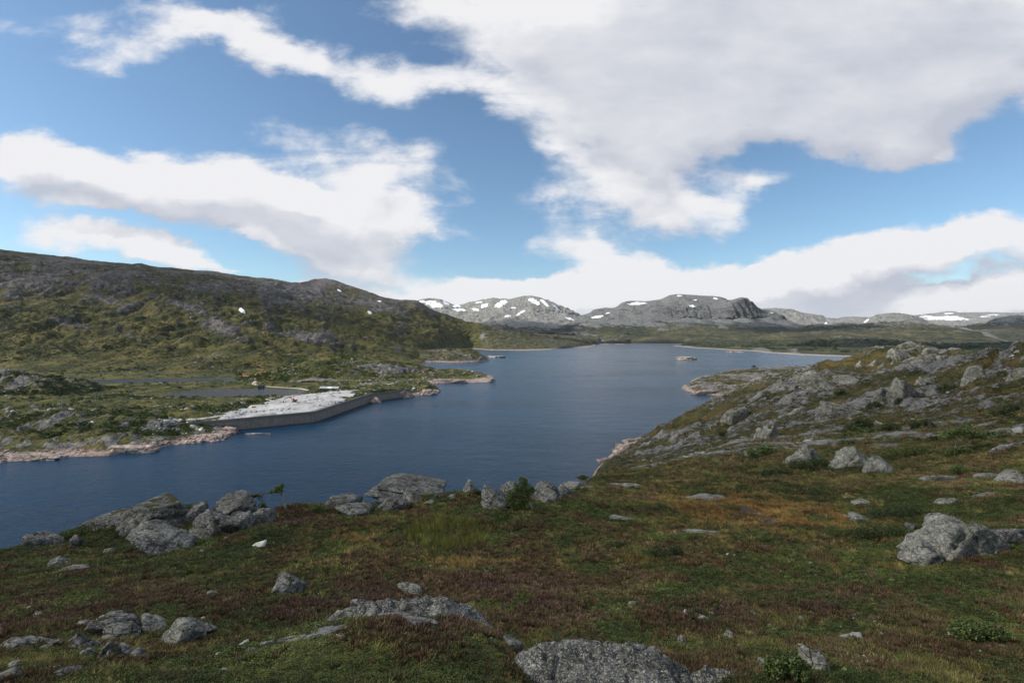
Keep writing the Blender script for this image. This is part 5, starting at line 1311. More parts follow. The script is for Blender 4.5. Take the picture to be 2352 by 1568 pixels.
stones('shore_stones', 'loose stones at the foot of the crag hill by the lake', near, 60000, 1.1, 23, PINK, rows=(near.rowlim[8], near.rowlim[12]), zr=(-0.1, 3.6), thr=-0.4, f=12)
stones('scree', 'broken rock lying over the crag hill', near, 9000, 0.9, 24, GREY, rows=(near.rowlim[8], near.rowlim[12]), zr=(4, 200), thr=0.12, f=26)
stones('scree', 'blocks and broken rock on the mountainside', left, 16000, 3.2, 25, (0.17, 0.165, 0.155), rows=(rb[6], rb[10]), zr=(10, 500), thr=0.13, f=120)
stones('scree', 'broken rock on the valley knolls', left, 9000, 1.7, 26, PALE, rows=(rb[2], rb[6]), zr=(4, 60), thr=0.12, f=45)
stones('scree', 'broken rock on the knoll above the dam', knoll, 4000, 1.7, 27, GREY, zr=(8, 90), thr=0.08, f=35)
stones('scree', 'broken rock on the two capes', pen, 5000, 1.6, 32, PALE, zr=(3, 40), thr=0.0, f=30)
stones('scree', 'broken rock on the far headland and its shore', h3, 4000, 2.2, 33, PALE, zr=(0.1, 60), thr=0.0, f=50)
stones('scree', 'stones on the low headland behind the crag hill', hd, 3000, 1.3, 28, GREY, zr=(0.2, 60), thr=0.05, f=40)
stones('small_stones', 'small pale stones half hidden in the heather', near, 2600, 0.16, 29, PALE, rows=(near.rowlim[2], near.rowlim[8]), zr=(20, 90), thr=0.12, f=5, spread=0.6)

# ------------------------------------------------------------------ shrubs one can pick out
def plain_leaf_mat(name, c0, c1, c2):
    m, nt = material(name)
    v = nt.attr('vary').outputs['Fac']
    principled(nt, nt.ramp(v, [(0.0, c0), (0.55, c1), (1.0, c2)]), 0.65, None, 0.25)
    return m
M_WILLOW = plain_leaf_mat('willow_leaves', (0.055, 0.080, 0.022), (0.090, 0.128, 0.034), (0.15, 0.18, 0.062))
M_JUNIPER = plain_leaf_mat('juniper_leaves', (0.020, 0.034, 0.012), (0.036, 0.056, 0.016), (0.072, 0.090, 0.026))
M_MAT = plain_leaf_mat('bright_juniper_leaves', (0.040, 0.060, 0.014), (0.075, 0.098, 0.020), (0.11, 0.13, 0.030))
def bark_mat(name, a, b):
    m, nt = material(name)
    P = nt.new('ShaderNodeNewGeometry').outputs['Position']
    n = nt.noise(nt.mapping(P, scale=(1, 1, 0.4)), 14, 5, 0.7)[0]
    principled(nt, nt.ramp(n, [(0.35, a), (0.62, b)]), 0.8, nt.bump(n, 0.5, 0.02), 0.2)
    return m
M_BARK = bark_mat('birch_bark', (0.10, 0.085, 0.075), (0.42, 0.39, 0.36))
M_TWIG = bark_mat('twig_bark', (0.045, 0.035, 0.030), (0.11, 0.085, 0.07))
def tube(paths, sides=6):
    """paths: list of [(x,y,z,r), ...] -> verts, quads"""
    co, f = [], []
    for p in paths:
        p = [Vector(q) if len(q) == 3 else q for q in p]
        base = len(co)
        for i, q in enumerate(p):
            a = Vector(p[max(i - 1, 0)][:3]); b = Vector(p[min(i + 1, len(p) - 1)][:3])
            t = (b - a).normalized() if (b - a).length > 1e-6 else Vector((0, 0, 1))
            ux = t.orthogonal().normalized(); uy = t.cross(ux)
            for k in range(sides):
                an = 2 * math.pi * k / sides
                v = Vector(q[:3]) + (ux * math.cos(an) + uy * math.sin(an)) * q[3]
                co.append(v[:])
        for i in range(len(p) - 1):
            for k in range(sides):
                a = base + i * sides + k; b = base + i * sides + (k + 1) % sides
                f.append((a, b, b + sides, a + sides))
    return co, f
def leaves(clusters, n, leaf, seed, mat, name='crown'):
    """clusters: (x,y,z,rx,ry,rz,weight)"""
    rng = np.random.default_rng(seed)
    w = np.array([c[6] for c in clusters], float); w /= w.sum()
    k = rng.choice(len(clusters), n, p=w)
    C = np.array([c[:6] for c in clusters])
    d = rng.normal(size=(n, 3)); d /= np.linalg.norm(d, axis=1)[:, None]
    r = rng.uniform(size=n) ** 0.45
    c = C[k, :3] + d * r[:, None] * C[k, 3:6]
    a = rng.normal(size=(n, 3)); a /= np.linalg.norm(a, axis=1)[:, None]
    b = np.cross(a, rng.normal(size=(n, 3))); b /= np.linalg.norm(b, axis=1)[:, None]
    L = leaf * rng.uniform(0.6, 1.35, n)[:, None]
    co = np.stack([c - a * L, c - b * L * 0.6, c + a * L, c + b * L * 0.6], 1).reshape(-1, 3)
    return fast_mesh(name, co, np.arange(4 * n).reshape(n, 4), mat, True, {'vary': np.repeat(rng.uniform(size=n), 4)})
_sb = [300]
def shrub(label, X, Y, w, h, mat, n=900, group='shrubs on the heath', name='shrub', cat='shrub'):
    p = find(X, Y); d = p[1]
    W = w / 1176 * d; Hh = h / 1176 * d
    _sb[0] += 1; rng = random.Random(_sb[0])
    e = empty(name, (p[0], p[1] + W * 0.2, near.height(p[0], p[1] + W * 0.2)[0]), label=label, cat=cat, group=group)
    cl, tw = [], []
    m = max(5, min(22, int(9 * w / max(h, 8))))
    for i in range(m):
        x = rng.uniform(-0.42, 0.42) * W; y = rng.uniform(-0.3, 0.3) * W * 0.7
        hh = Hh * (0.45 + 0.5 * math.sqrt(max(0, 1 - (x / (0.5 * W)) ** 2))) * rng.uniform(0.6, 1.1)
        gz = near.height(p[0] + x, e.location.y + y)[0] - e.location.z
        cl.append((x, y, gz + hh * 0.55, W * rng.uniform(0.10, 0.17), W * rng.uniform(0.08, 0.14), hh * 0.42, 1.0))
        tw.append([(x * 0.6, y * 0.6, gz - 0.1, 0.012 * d / 40 + 0.008), (x * 0.85, y * 0.85, gz + hh * 0.4, 0.010 * d / 40 + 0.006), (x, y, gz + hh * 0.75, 0.004)])
    leaf = max(0.028, d * 0.0011)
    link(bpy.data.objects.new('foliage', leaves(cl, int(n * 1.8), leaf, _sb[0], mat, 'foliage')), parent=e)
    co, f = tube(tw, 4)
    mesh_obj('stems', co, f, M_TWIG, parent=e, kind='stuff')
    return e
SH = [
    ('leafy green shrub on top of the left outcrop', 432, 1152, 96, 22, M_WILLOW, 1600), ('green shrub between the left outcrop and the bent birches', 585, 1160, 46, 28, M_WILLOW, 900),
    ('shrub beside the leftmost crest rock', 150, 1243, 66, 30, M_WILLOW, 1200), ('round shrub left of the middle outcrop', 735, 1182, 48, 30, M_WILLOW, 900),
    ('bright green shrub left of the craggy pointed boulder', 1752, 1052, 78, 34, M_WILLOW, 1800), ('spreading yellow green juniper mat on the big flat pale slab', 2082, 1052, 118, 28, M_MAT, 2600),
    ('dark spreading juniper below the craggy pointed boulder', 1880, 1076, 120, 22, M_JUNIPER, 2200), ('low dark juniper left of the bog grass', 1795, 1094, 76, 22, M_JUNIPER, 1400),
    ('green shrub between two pale rocks at the right', 2205, 1092, 46, 34, M_WILLOW, 900), ('wide dark juniper mat left of the great layered slab', 2070, 1190, 170, 34, M_JUNIPER, 3600),
    ('dark juniper mat under the wide one, by the white rock', 2040, 1240, 140, 36, M_JUNIPER, 2800), ('big leafy willow in the lower right heath', 2262, 1478, 120, 56, M_WILLOW, 3200),
    ('leafy willow between the two round boulders at the bottom right', 1818, 1572, 92, 70, M_WILLOW, 3000), ('small leafy willow in the heather right of the bare knoll', 1398, 1502, 66, 34, M_WILLOW, 1300),
    ('low juniper in the middle of the heath', 1420, 1262, 66, 16, M_JUNIPER, 1000), ('dark juniper right of the middle of the heath', 1530, 1282, 96, 34, M_JUNIPER, 1800),
    ('bright sprig of willow in the right heath', 1640, 1392, 24, 20, M_MAT, 400), ('round dark shrub in the gully under the crag', 2128, 984, 56, 30, M_JUNIPER, 1200),
    ('dark shrub left of the round one in the gully', 2052, 990, 50, 22, M_JUNIPER, 900), ('wide shrub in the gully below the overhung slab', 1985, 985, 72, 28, M_JUNIPER, 1400),
    ('shrub at the foot of the tall ribbed buttress', 2066, 927, 26, 17, M_JUNIPER, 500), ('shrub at the foot of the broken buttress', 2010, 938, 34, 18, M_JUNIPER, 500),
    ('shrub under the largest pale crag block', 1934, 907, 24, 12, M_JUNIPER, 350), ('shrub on the rise right of the saddle', 2180, 900, 44, 16, M_JUNIPER, 700),
    ('dark shrubs at the right edge under the rise', 2325, 948, 66, 26, M_JUNIPER, 1200), ('shrub on the lower crag face near the lake', 1662, 1000, 22, 14, M_JUNIPER, 300),
    ('shrub behind the great square block', 1098, 1140, 24, 16, M_JUNIPER, 400), ('leafy sprig low on the left heath', 430, 1322, 18, 16, M_MAT, 260),
]
for a in SH: shrub(*a)

# ------------------------------------------------------------------ birches
def birch(label, X, Y, trunk, limbs, clusters, n, leaf, mat, group='birches', r0=0.05):
    """all offsets in picture units from the foot (x right, y up, depth), turned to metres at the foot's distance"""
    p = find(X, Y); d = p[1]; k = d / 1176
    e = empty('birch_tree', tuple(p), label=label, cat='tree', group=group)
    def cv(path): return [(a * k, c * k, b * k, r) for a, b, c, r in path]
    co, f = tube([cv(t) for t in trunk], 7); mesh_obj('trunk', co, f, M_BARK, parent=e)
    if limbs:
        co, f = tube([cv(t) for t in limbs], 5); mesh_obj('branches', co, f, M_TWIG, parent=e, kind='stuff')
    cl = [(x * k, z * k, y * k, rx * k, rz * k, ry * k, w) for x, y, z, rx, ry, rz, w in clusters]
    link(bpy.data.objects.new('crown', leaves(cl, n, leaf, int(X), mat, 'crown')), parent=e)
    return e
M_BIRCH = plain_leaf_mat('birch_leaves', (0.070, 0.105, 0.026), (0.12, 0.165, 0.038), (0.20, 0.225, 0.065))
M_BIRCH2 = plain_leaf_mat('sparse_birch_leaves', (0.060, 0.080, 0.022), (0.12, 0.13, 0.035), (0.22, 0.14, 0.06))
birch('wind bent birch with a dense flag of leaves streaming left, on the crest', 659, 1170,
      [[(0, -3, 0, .075), (-3, 6, 0, .07), (-5, 14, 0, .065), (-7, 22, 1, .06), (-9, 30, 0, .055), (-11, 38, 0, .045), (-12, 46, -1, .035), (-9, 54, 0, .025), (-9, 60, 0, .012)]],
      [[(-11, 36, 0, .03), (-18, 40, 2, .02), (-30, 44, 0, .012)], [(-12, 44, 0, .03), (-22, 47, -3, .018), (-36, 45, -4, .01)], [(-10, 52, 0, .02), (-20, 55, 0, .01)], [(-8, 28, 0, .02), (-16, 34, 3, .012), (-26, 38, 4, .008)], [(-8, 30, 0, .02), (-14, 38, -4, .012), (-20, 41, -4, .008)]],
      [(-16, 44, 0, 8, 5, 7, 1.2), (-26, 43, 1, 9, 4.5, 7, 1.2), (-34, 41, -1, 7, 3, 5, .8), (-14, 53, 0, 8, 5, 6, 1.1), (-22, 51, 1, 7, 4, 5, .9), (-11, 58, 0, 3, 3, 3, .4), (-40, 39, 0, 4, 2, 3, .3)], 1050, 0.06, M_BIRCH)
birch('half bare wind bent birch left of the dense one', 592, 1156,
      [[(0, -3, 0, .06), (3, 6, 0, .055), (7, 14, 0, .05), (9, 22, 0, .045), (8, 30, 0, .03), (9, 36, 0, .02), (5, 42, 0, .01)]],
      [[(8, 24, 0, .03), (0, 31, 2, .016), (-12, 34, 2, .01), (-24, 31, 2, .006)], [(8, 29, 0, .02), (-3, 38, -2, .012), (-14, 39, -2, .008), (-22, 36, -2, .005)], [(9, 30, 0, .02), (12, 38, 2, .012), (9, 46, 2, .006)], [(9, 34, 0, .016), (14, 42, 0, .01), (12, 48, 0, .005)], [(9, 36, 0, .014), (4, 44, 3, .008), (-2, 48, 3, .005)], [(8, 24, 0, .02), (14, 30, -3, .01), (13, 36, -3, .006)], [(9, 22, 0, .02), (16, 28, 2, .01), (14, 33, 2, .005)]],
      [(-12, 36, 0, 9, 3.5, 5, 1.2), (-20, 33, 1, 6, 2.5, 4, .9), (-4, 40, 0, 7, 3, 4, .7), (3, 36, 0, 6, 4, 4, .35), (9, 42, 0, 6, 4, 4, .15)], 420, 0.07, M_BIRCH2)
birch('little forked birch on the skyline at the corner of the lake', 1340, 1110,
      [[(0, -3, 0, .05), (-2, 6, 0, .045), (-5, 13, 0, .03), (-8, 20, 0, .012)], [(0, -3, 0, .05), (1, 7, 1, .04), (1, 15, 1, .02), (4, 22, 1, .01)], [(-1, 3, -1, .03), (5, 10, -2, .02), (8, 18, -2, .01)]],
      [[(-5, 13, 0, .015), (-12, 20, 0, .006)], [(1, 14, 1, .015), (-2, 22, 0, .006)]],
      [(-9, 21, 0, 6, 4, 5, 1), (-1, 23, 1, 7, 4.5, 5, 1.2), (7, 21, 0, 5, 4, 4, .8), (0, 16, 0, 8, 3, 5, .4)], 1000, 0.06, M_BIRCH)
birch('bushy leafy birch growing against the great block on the crest', 1222, 1170,
      [[(2, -3, 0, .07), (0, 5, -2, .065), (-4, 13, -2, .06), (-9, 22, 0, .05), (-14, 34, 0, .04), (-18, 48, 0, .03), (-20, 62, 0, .015)], [(-6, 14, -1, .05), (-16, 22, 1, .035), (-28, 30, 0, .02), (-38, 36, 0, .012)]],
      [[(-10, 26, 0, .02), (-4, 40, -2, .014), (-2, 52, -2, .008)], [(-14, 34, 0, .02), (-28, 46, 2, .012), (-34, 54, 2, .006)]],
      [(-20, 66, 0, 12, 9, 9, 1.0), (-32, 54, 0, 13, 9, 10, 1.2), (-12, 52, -2, 13, 9, 10, 1.2), (-38, 40, 0, 14, 9, 10, 1.3), (-20, 40, -4, 15, 10, 10, 1.5), (-4, 40, -2, 10, 9, 8, .9), (-46, 28, 0, 12, 8, 8, 1.0), (-30, 24, -4, 15, 9, 9, 1.4), (-14, 26, -4, 13, 9, 9, 1.1), (-50, 16, -2, 10, 7, 7, .8), (-36, 12, -4, 13, 7, 8, 1.0), (-22, 12, -4, 10, 6, 7, .7), (-24, 72, 0, 7, 6, 6, .3), (-58, 22, 0, 7, 5, 6, .3), (4, 46, 0, 8, 6, 6, .35), (-52, 40, 0, 7, 6, 6, .3)], 4200, 0.06, M_WILLOW)
birch('wide two stemmed birch with a thin crown on the right slope', 2212, 1040,
      [[(4, -3, 0, .07), (0, 6, 0, .065), (4, 16, 0, .055), (0, 26, 0, .04), (-8, 40, 0, .025), (-14, 52, 0, .012)], [(-14, -3, 2, .07), (-17, 8, 2, .06), (-15, 20, 2, .05), (-18, 32, 2, .03), (-26, 46, 2, .012)], [(4, 16, 0, .05), (16, 30, -2, .03), (28, 40, -2, .015), (40, 46, -2, .008)]],
      [[(0, 26, 0, .03), (10, 40, 2, .015), (14, 52, 2, .008)], [(-17, 30, 2, .03), (-30, 38, 0, .015)], [(16, 30, 0, .02), (26, 34, 2, .01), (42, 36, 2, .006)]],
      [(-26, 48, 2, 16, 6, 12, 1), (-8, 52, 0, 16, 6, 12, 1.1), (12, 50, 1, 16, 6, 12, 1.1), (32, 44, -1, 15, 6, 12, 1), (44, 38, 0, 9, 5, 8, .5), (-34, 38, 0, 10, 5, 8, .6), (-6, 40, 0, 20, 5, 12, .8), (24, 36, 1, 14, 5, 10, .7),
       (-24, 6, -3, 16, 9, 10, 1.3), (-6, 8, -4, 16, 9, 10, 1.3), (10, 6, -3, 10, 8, 8, .8), (-38, 2, -2, 10, 6, 8, .6)], 4200, 0.085, M_WILLOW)
def far_tree():
    c = (U(1732) * 925, 925, hd.height(U(1732) * 925, 925)[0])
    e = empty('birch_tree', c, label='lone dark tree on the top of the low headland behind the crag hill', cat='tree', group='birches')
    co, f = tube([[(0, 0, -1, .3), (0.3, 0, 2, .25), (0, 0, 4, .15), (0.4, 0, 5.5, .08)], [(0, 0, 1.5, .15), (2, 0, 3.4, .1)], [(0, 0, 1.5, .15), (-2, 0.5, 3.2, .1)]], 6)
    mesh_obj('trunk', co, f, M_TWIG, parent=e)
    link(bpy.data.objects.new('crown', leaves([(0, 0, 4.6, 2.2, 2, 1.5, 1), (2.2, 0, 3.8, 1.8, 1.6, 1.2, .8), (-2.3, 0, 3.5, 1.8, 1.6, 1.2, .8), (-4.2, 0, 2.4, 1.2, 1.2, .9, .3)], 900, 0.4, 5, M_JUNIPER)), parent=e)
far_tree()
# ------------------------------------------------------------------ dam
def simple_mat(name, col, rough=0.7, spec=0.3, var=0.12, f=1.0, metal=0.0):
    m, nt = material(name)
    P = nt.new('ShaderNodeNewGeometry').outputs['Position']
    n = nt.noise(P, f, 5, 0.65)[0]
    k = nt.math('MULTIPLY_ADD', n, 2 * var * 1.6, 1.0 - var * 1.6)
    principled(nt, nt.vmath('SCALE', nt.new('ShaderNodeRGB').outputs[0] if False else tuple(col), s=k), rough, None, spec, Metallic=metal)
    return m
def concrete_mat():
    m, nt = material('dam_concrete')
    P = nt.new('ShaderNodeNewGeometry').outputs['Position']
    sx = nt.new('ShaderNodeSeparateXYZ'); nt.l.new(P, sx.inputs[0])
    n = nt.noise(nt.mapping(P, scale=(1, 1, 0.12)), 0.9, 6, 0.7)[0]          # run-off streaks
    n2 = nt.noise(P, 0.25, 5, 0.6)[0]
    t = nt.math('ADD', nt.math('MULTIPLY', n, 0.7), nt.math('MULTIPLY', n2, 0.5))
    c = nt.ramp(t, [(0.35, (0.125, 0.115, 0.102)), (0.6, (0.20, 0.185, 0.165)), (0.85, (0.29, 0.27, 0.245))])
    # older algae stained lift below the crest, lighter lift under it
    zz = nt.math('ADD', sx.outputs[2], nt.math('MULTIPLY', nt.math('SUBTRACT', n2, 0.5), 0.5))
    up = nt.smooth(zz, 6.9, 7.1)
    c = nt.mix(nt.math('MULTIPLY', up, 0.45), c, (0.085, 0.087, 0.084))
    low = nt.math('SUBTRACT', 1.0, nt.smooth(zz, 0.4, 1.2))
    c = nt.mix(nt.math('MULTIPLY', low, 0.5), c, (0.11, 0.075, 0.06))
    principled(nt, c, 0.85, nt.bump(nt.noise(P, 3.0, 5, 0.7)[0], 0.3, 0.1), 0.2)
    return m
M_CONC = concrete_mat()
M_CREST = simple_mat('crest_concrete', (0.30, 0.29, 0.27), f=0.8)
def box_mesh(name, mat, x0, x1, y0, y1, z0, z1, bev=0.0):
    bm = bmesh.new()
    vs = [bm.verts.new((x, y, z)) for z in (z0, z1) for y in (y0, y1) for x in (x0, x1)]
    for f in ((0, 2, 3, 1), (4, 5, 7, 6), (0, 1, 5, 4), (2, 6, 7, 3), (0, 4, 6, 2), (1, 3, 7, 5)): bm.faces.new([vs[i] for i in f])
    if bev: bmesh.ops.bevel(bm, geom=list(bm.edges), offset=bev, segments=1, affect='EDGES')
    me = bpy.data.meshes.new(name); bm.to_mesh(me); bm.free(); me.shade_flat()
    me.materials.append(mat); return me
def box(name, mat, dims, loc, parent=None, rot=(0, 0, 0), bev=0.0, **kw):
    a, b, c = dims
    o = bpy.data.objects.new(name, box_mesh(name, mat, -a / 2, a / 2, -b / 2, b / 2, -c / 2, c / 2, bev))
    o.location = loc; o.rotation_euler = rot
    return link(o, parent=parent, **kw)
CREST = 9.5
def dam():
    e = empty('dam', (DAMXY[2][0], DAMXY[2][1], 0), label='long angled concrete dam holding the lake, grey wall with stained lifts', cat='dam')
    ox, oy = DAMXY[2]
    for i in range(len(DAMXY) - 1):
        a = Vector(DAMXY[i]); b = Vector(DAMXY[i + 1]); L = (b - a).length; t = (b - a) / L
        ang = math.atan2(t.y, t.x); nrm = Vector((t.y, -t.x))
        n = max(2, round(L / 12.0)); pw = L / n
        # battered wall panel: crest 1.2 m thick, 4 m at the foot
        g = 0.05
        prof = [(-1.9, -6.0), (-0.35, CREST - 0.25), (0.9, CREST - 0.25), (1.6, -6.0)]          # across (lake side negative), z
        co = []
        for s in (g, pw - g):
            for (c, z) in prof: co.append((s, c, z))
        f = [(0, 1, 2, 3), (4, 7, 6, 5), (0, 4, 5, 1), (1, 5, 6, 2), (2, 6, 7, 3), (3, 7, 4, 0)]
        me = bpy.data.meshes.new('wall_panel'); me.from_pydata(co, [], f); me.materials.append(M_CONC)
        for k in range(n):
            o = bpy.data.objects.new('wall_panel', me); p = a + t * (k * pw)
            o.location = (p.x - ox, p.y - oy, 0.02 * ((k * 7) % 3)); o.rotation_euler = (0, 0, ang)
            link(o, parent=e)
        mid = (a + b) / 2
        box('crest', M_CREST, (L + 0.6, 1.7, 0.28), (mid.x - ox + t.y * -0.25, mid.y - oy + t.x * 0.25, CREST - 0.09), e, (0, 0, ang))
        box('parapet', M_CONC, (L + 0.4, 0.30, 0.36), (mid.x - ox + nrm.x * 0.42, mid.y - oy + nrm.y * 0.42, CREST + 0.225), e, (0, 0, ang))
    return e
dam()

# ------------------------------------------------------------------ gravel yard and tracks
def gravel_mat(name, a, b, f=0.5):
    m, nt = material(name)
    P = nt.new('ShaderNodeNewGeometry').outputs['Position']
    n = nt.noise(P, f, 8, 0.7, 0.4)[0]; n2 = nt.noise(P, f * 0.13, 4, 0.6)[0]
    t = nt.math('ADD', nt.math('MULTIPLY', n, 0.75), nt.math('MULTIPLY', n2, 0.4))
    c = nt.ramp(t, [(0.40, a), (0.54, tuple((x + y) / 2 for x, y in zip(a, b))), (0.68, b)])
    n3 = nt.noise(P, f * 0.22, 5, 0.65, 0.5)[0]
    c = nt.mix(nt.math('MULTIPLY', nt.smooth(n3, 0.54, 0.64), 0.55), c, tuple(0.5 * x for x in a))
    principled(nt, c, 0.95, nt.bump(n, 0.9, 0.6), 0.15)
    return m
M_GRAVEL = gravel_mat('blasted_rock', (0.20, 0.20, 0.205), (0.47, 0.47, 0.465), 0.22)
M_TRACK = gravel_mat('gravel_track', (0.33, 0.28, 0.24), (0.56, 0.51, 0.46))
M_EARTH = gravel_mat('brown_earth', (0.13, 0.09, 0.065), (0.25, 0.19, 0.14))
def top_height(x, y):
    return np.max([left.height(x, y), pen.height(x, y) if False else left.height(x, y)], 0)
def dam_dist(x, y):
    best = np.full(np.shape(x), 1e9)
    for (ax, ay), (bx, by) in zip(DAMXY[:-1], DAMXY[1:]):
        vx, vy = bx - ax, by - ay; t = np.clip(((x - ax) * vx + (y - ay) * vy) / (vx * vx + vy * vy), 0, 1)
        best = np.minimum(best, np.hypot(x - ax - t * vx, y - ay - t * vy))
    return best
def draped_poly(name, label, P, mat, step, lift, heap, seed):
    P = np.array(P); lo = P.min(0); hi = P.max(0)
    nx = int((hi[0] - lo[0]) / step) + 2; ny = int((hi[1] - lo[1]) / step) + 2
    gx, gy = np.meshgrid(np.linspace(lo[0], hi[0], nx), np.linspace(lo[1], hi[1], ny))
    jx = gx + step * 0.9 * pn(gx / 9, gy / 9, seed); jy = gy + step * 0.9 * pn(gx / 9, gy / 9, seed + 5)
    back = sstep(4, 26, dam_dist(gx, gy))
    ins = inpoly(jx + back * (16 * pn(gx / 30, gy / 30, seed + 2) + 5 * pn(gx / 9, gy / 9, seed + 7)), jy + back * (16 * pn(gx / 30, gy / 30, seed + 3) + 5 * pn(gx / 9, gy / 9, seed + 8)), P)
    z = left.height(gx.ravel(), gy.ravel()).reshape(gx.shape)
    h = lift + heap * (np.clip(fbm(gx / 24, gy / 24, seed, 4) - 0.03, 0, 1) * 3.2 + 0.5 * np.abs(fbm(gx / 5, gy / 5, seed, 4)))
    co = np.stack([jx, jy, z + h], -1).reshape(-1, 3)
    i = np.arange(nx * ny).reshape(ny, nx)
    f = np.stack([i[:-1, :-1], i[:-1, 1:], i[1:, 1:], i[1:, :-1]], -1).reshape(-1, 4)
    f = f[ins.ravel()[f].all(1)]
    return mesh_obj(name, co, f, mat, label=label, kind='structure')
draped_poly('gravel_yard', 'white heaps of blasted rock spread behind the dam', YARDXY, M_GRAVEL, 1.6, 0.25, 1.3, 4.0)
EARTH = [D(628, 926, 540), D(655, 910, 600), D(700, 898, 640), D(716, 893, 660), D(722, 896, 650), D(690, 908, 600), D(650, 922, 560)]
draped_poly('earth_bank', 'bare brown earth bank along the back of the gravel yard', [(p[0], p[1]) for p in EARTH], M_EARTH, 2.0, 0.35, 0.6, 8.0)
def lhit(X, Y):
    c = [left.hit(X, Y)]
    for s_ in (knoll, pen):
        if s_.s[0] < U(X) < s_.s[-1]:
            h = s_.hit(X, Y)
            if abs((767 - (h[2] - H) / h[1] * 1176) - Y) < 3: c.append(h)
    return min(c, key=lambda p: p[1])
def ribbon(name, label, pts, width, mat, lift=0.3, hitf=None, sub=8):
    P = np.array([(hitf or lhit)(X, Y) for X, Y in pts])
    t = np.linspace(0, len(P) - 1, (len(P) - 1) * sub + 1)
    x = gauss1(np.interp(t, np.arange(len(P)), P[:, 0]), 2, 0); y = gauss1(np.interp(t, np.arange(len(P)), P[:, 1]), 2, 0)
    dx = np.gradient(x); dy = np.gradient(y); L = np.hypot(dx, dy) + 1e-9
    nx, ny = -dy / L, dx / L
    cols = []
    hs = near.height if hitf is find else left.height
    for k in (-0.5, -0.17, 0.17, 0.5):
        w = width * k * (1 + 0.25 * pn(t * 0.7, k * 9, 1.0))
        xx = x + nx * w; yy = y + ny * w
        zz = hs(xx, yy)
        if hitf is not find:
            for s_ in (knoll, pen):
                us = xx / yy
                inside = (us > s_.s[0]) & (us < s_.s[-1])
                zk = np.where(inside, s_.height(xx, yy), -99)
                zz = np.maximum(zz, zk)
        cols.append(np.stack([xx, yy, zz + lift * (1 if abs(k) < 0.3 else 0.3)], -1))
    co = np.stack(cols, 1); R = co.shape[0]
    i = np.arange(R * 4).reshape(R, 4)
    f = np.stack([i[:-1, :-1], i[:-1, 1:], i[1:, 1:], i[1:, :-1]], -1).reshape(-1, 4)
    return mesh_obj(name, co.reshape(-1, 3), f, mat, label=label, kind='structure')
ribbon('gravel_track', 'pale gravel track from the orange huts past the tarn', [(588, 868), (586, 877), (580, 882), (600, 886), (623, 888), (667, 891), (690, 892), (711, 896)], 4.5, M_TRACK)
ribbon('gravel_track', 'short pale track climbing from the yard towards the tarn', [(625, 928), (618, 921), (617, 916), (628, 913)], 6.0, M_TRACK)
ribbon('gravel_track', 'track along the left end of the dam to the yard', [(372, 966), (400, 968), (450, 962), (520, 953), (560, 948)], 4.0, M_GRAVEL)
M_PEAT, _nt = material('wet_peat')
principled(_nt, (0.010, 0.008, 0.007), 0.5, _nt.bump(_nt.noise(_nt.new('ShaderNodeNewGeometry').outputs['Position'], 9, 4, 0.6)[0], 0.6, 0.08), 0.2)
ribbon('peat_channel', 'narrow black wet peat channel through the orange bog grass', [(1690, 1163), (1720, 1176), (1750, 1190), (1792, 1205)], 0.9, M_PEAT, lift=0.14, hitf=find)
ribbon('peat_channel', 'upper reach of the black peat channel beside the flat slab', [(1575, 1138), (1610, 1150), (1655, 1160), (1672, 1162)], 0.7, M_PEAT, lift=0.14, hitf=find)

# ------------------------------------------------------------------ huts, containers, machines
M_ORANGE = simple_mat('orange_paint', (0.62, 0.24, 0.05), 0.5, f=0.6)
M_WHITE = simple_mat('white_paint', (0.72, 0.70, 0.67), 0.6, f=0.6)
M_DARK = simple_mat('dark_boards', (0.022, 0.030, 0.036), 0.8, f=0.8)
M_ROOFG = simple_mat('grey_sheet_roof', (0.32, 0.35, 0.38), 0.45, f=0.5)
M_GLASSD = simple_mat('dark_window', (0.02, 0.025, 0.03), 0.15, 0.5)
M_RED = simple_mat('red_paint', (0.42, 0.045, 0.022), 0.45, f=1.0)
M_BLACK = simple_mat('black_rubber', (0.02, 0.02, 0.02), 0.7)
M_YELLOW = simple_mat('yellow_paint', (0.68, 0.44, 0.05), 0.5)
M_POLE = simple_mat('weathered_timber', (0.24, 0.23, 0.215), 0.85)
M_STEEL = simple_mat('galvanised_steel', (0.42, 0.43, 0.44), 0.5)
def container(label, X, Y, w, h, dep, rz, body, roofm, base=None, group='orange site huts by the tarn'):
    p = lhit(X, Y)
    e = empty('site_hut', tuple(p + np.array((0, 0, -0.1))), rad(rz), label=label, cat='hut', group=group)
    z0 = 0.0
    if base is not None:
        box('skirt', base, (w * 1.02, dep * 1.02, h * 0.42), (0, 0, h * 0.21), e); z0 = h * 0.42
    box('walls', body, (w, dep, h - z0), (0, 0, z0 + (h - z0) / 2), e, bev=0.05)
    box('roof', roofm, (w * 1.06, dep * 1.08, 0.22), (0, 0, h + 0.115), e)
    box('door', M_GLASSD, (0.9, 0.06, 2.0), (w * 0.3, -dep / 2 - 0.032, z0 + 1.02 if h - z0 > 2.1 else z0 + 1.0), e) if h - z0 > 2.0 else None
    for k in (-0.28, 0.0):
        wd = box('window', M_GLASSD, (1.0, 0.06, 0.8), (w * k, -dep / 2 - 0.032, z0 + (h - z0) * 0.58), e)
    return e
container('orange site hut standing on a white skirt by the river bend', 565, 864, 8.5, 4.6, 3.5, 4, M_ORANGE, M_ORANGE, M_WHITE)
container('low orange container in the scrub in front of the white skirted hut', 556, 867, 8.0, 2.8, 2.6, 6, M_ORANGE, M_ORANGE)
container('orange hut with a brown roof beside the track above the tarn', 600, 858, 7.0, 3.2, 3.0, -8, M_ORANGE, M_EARTH)
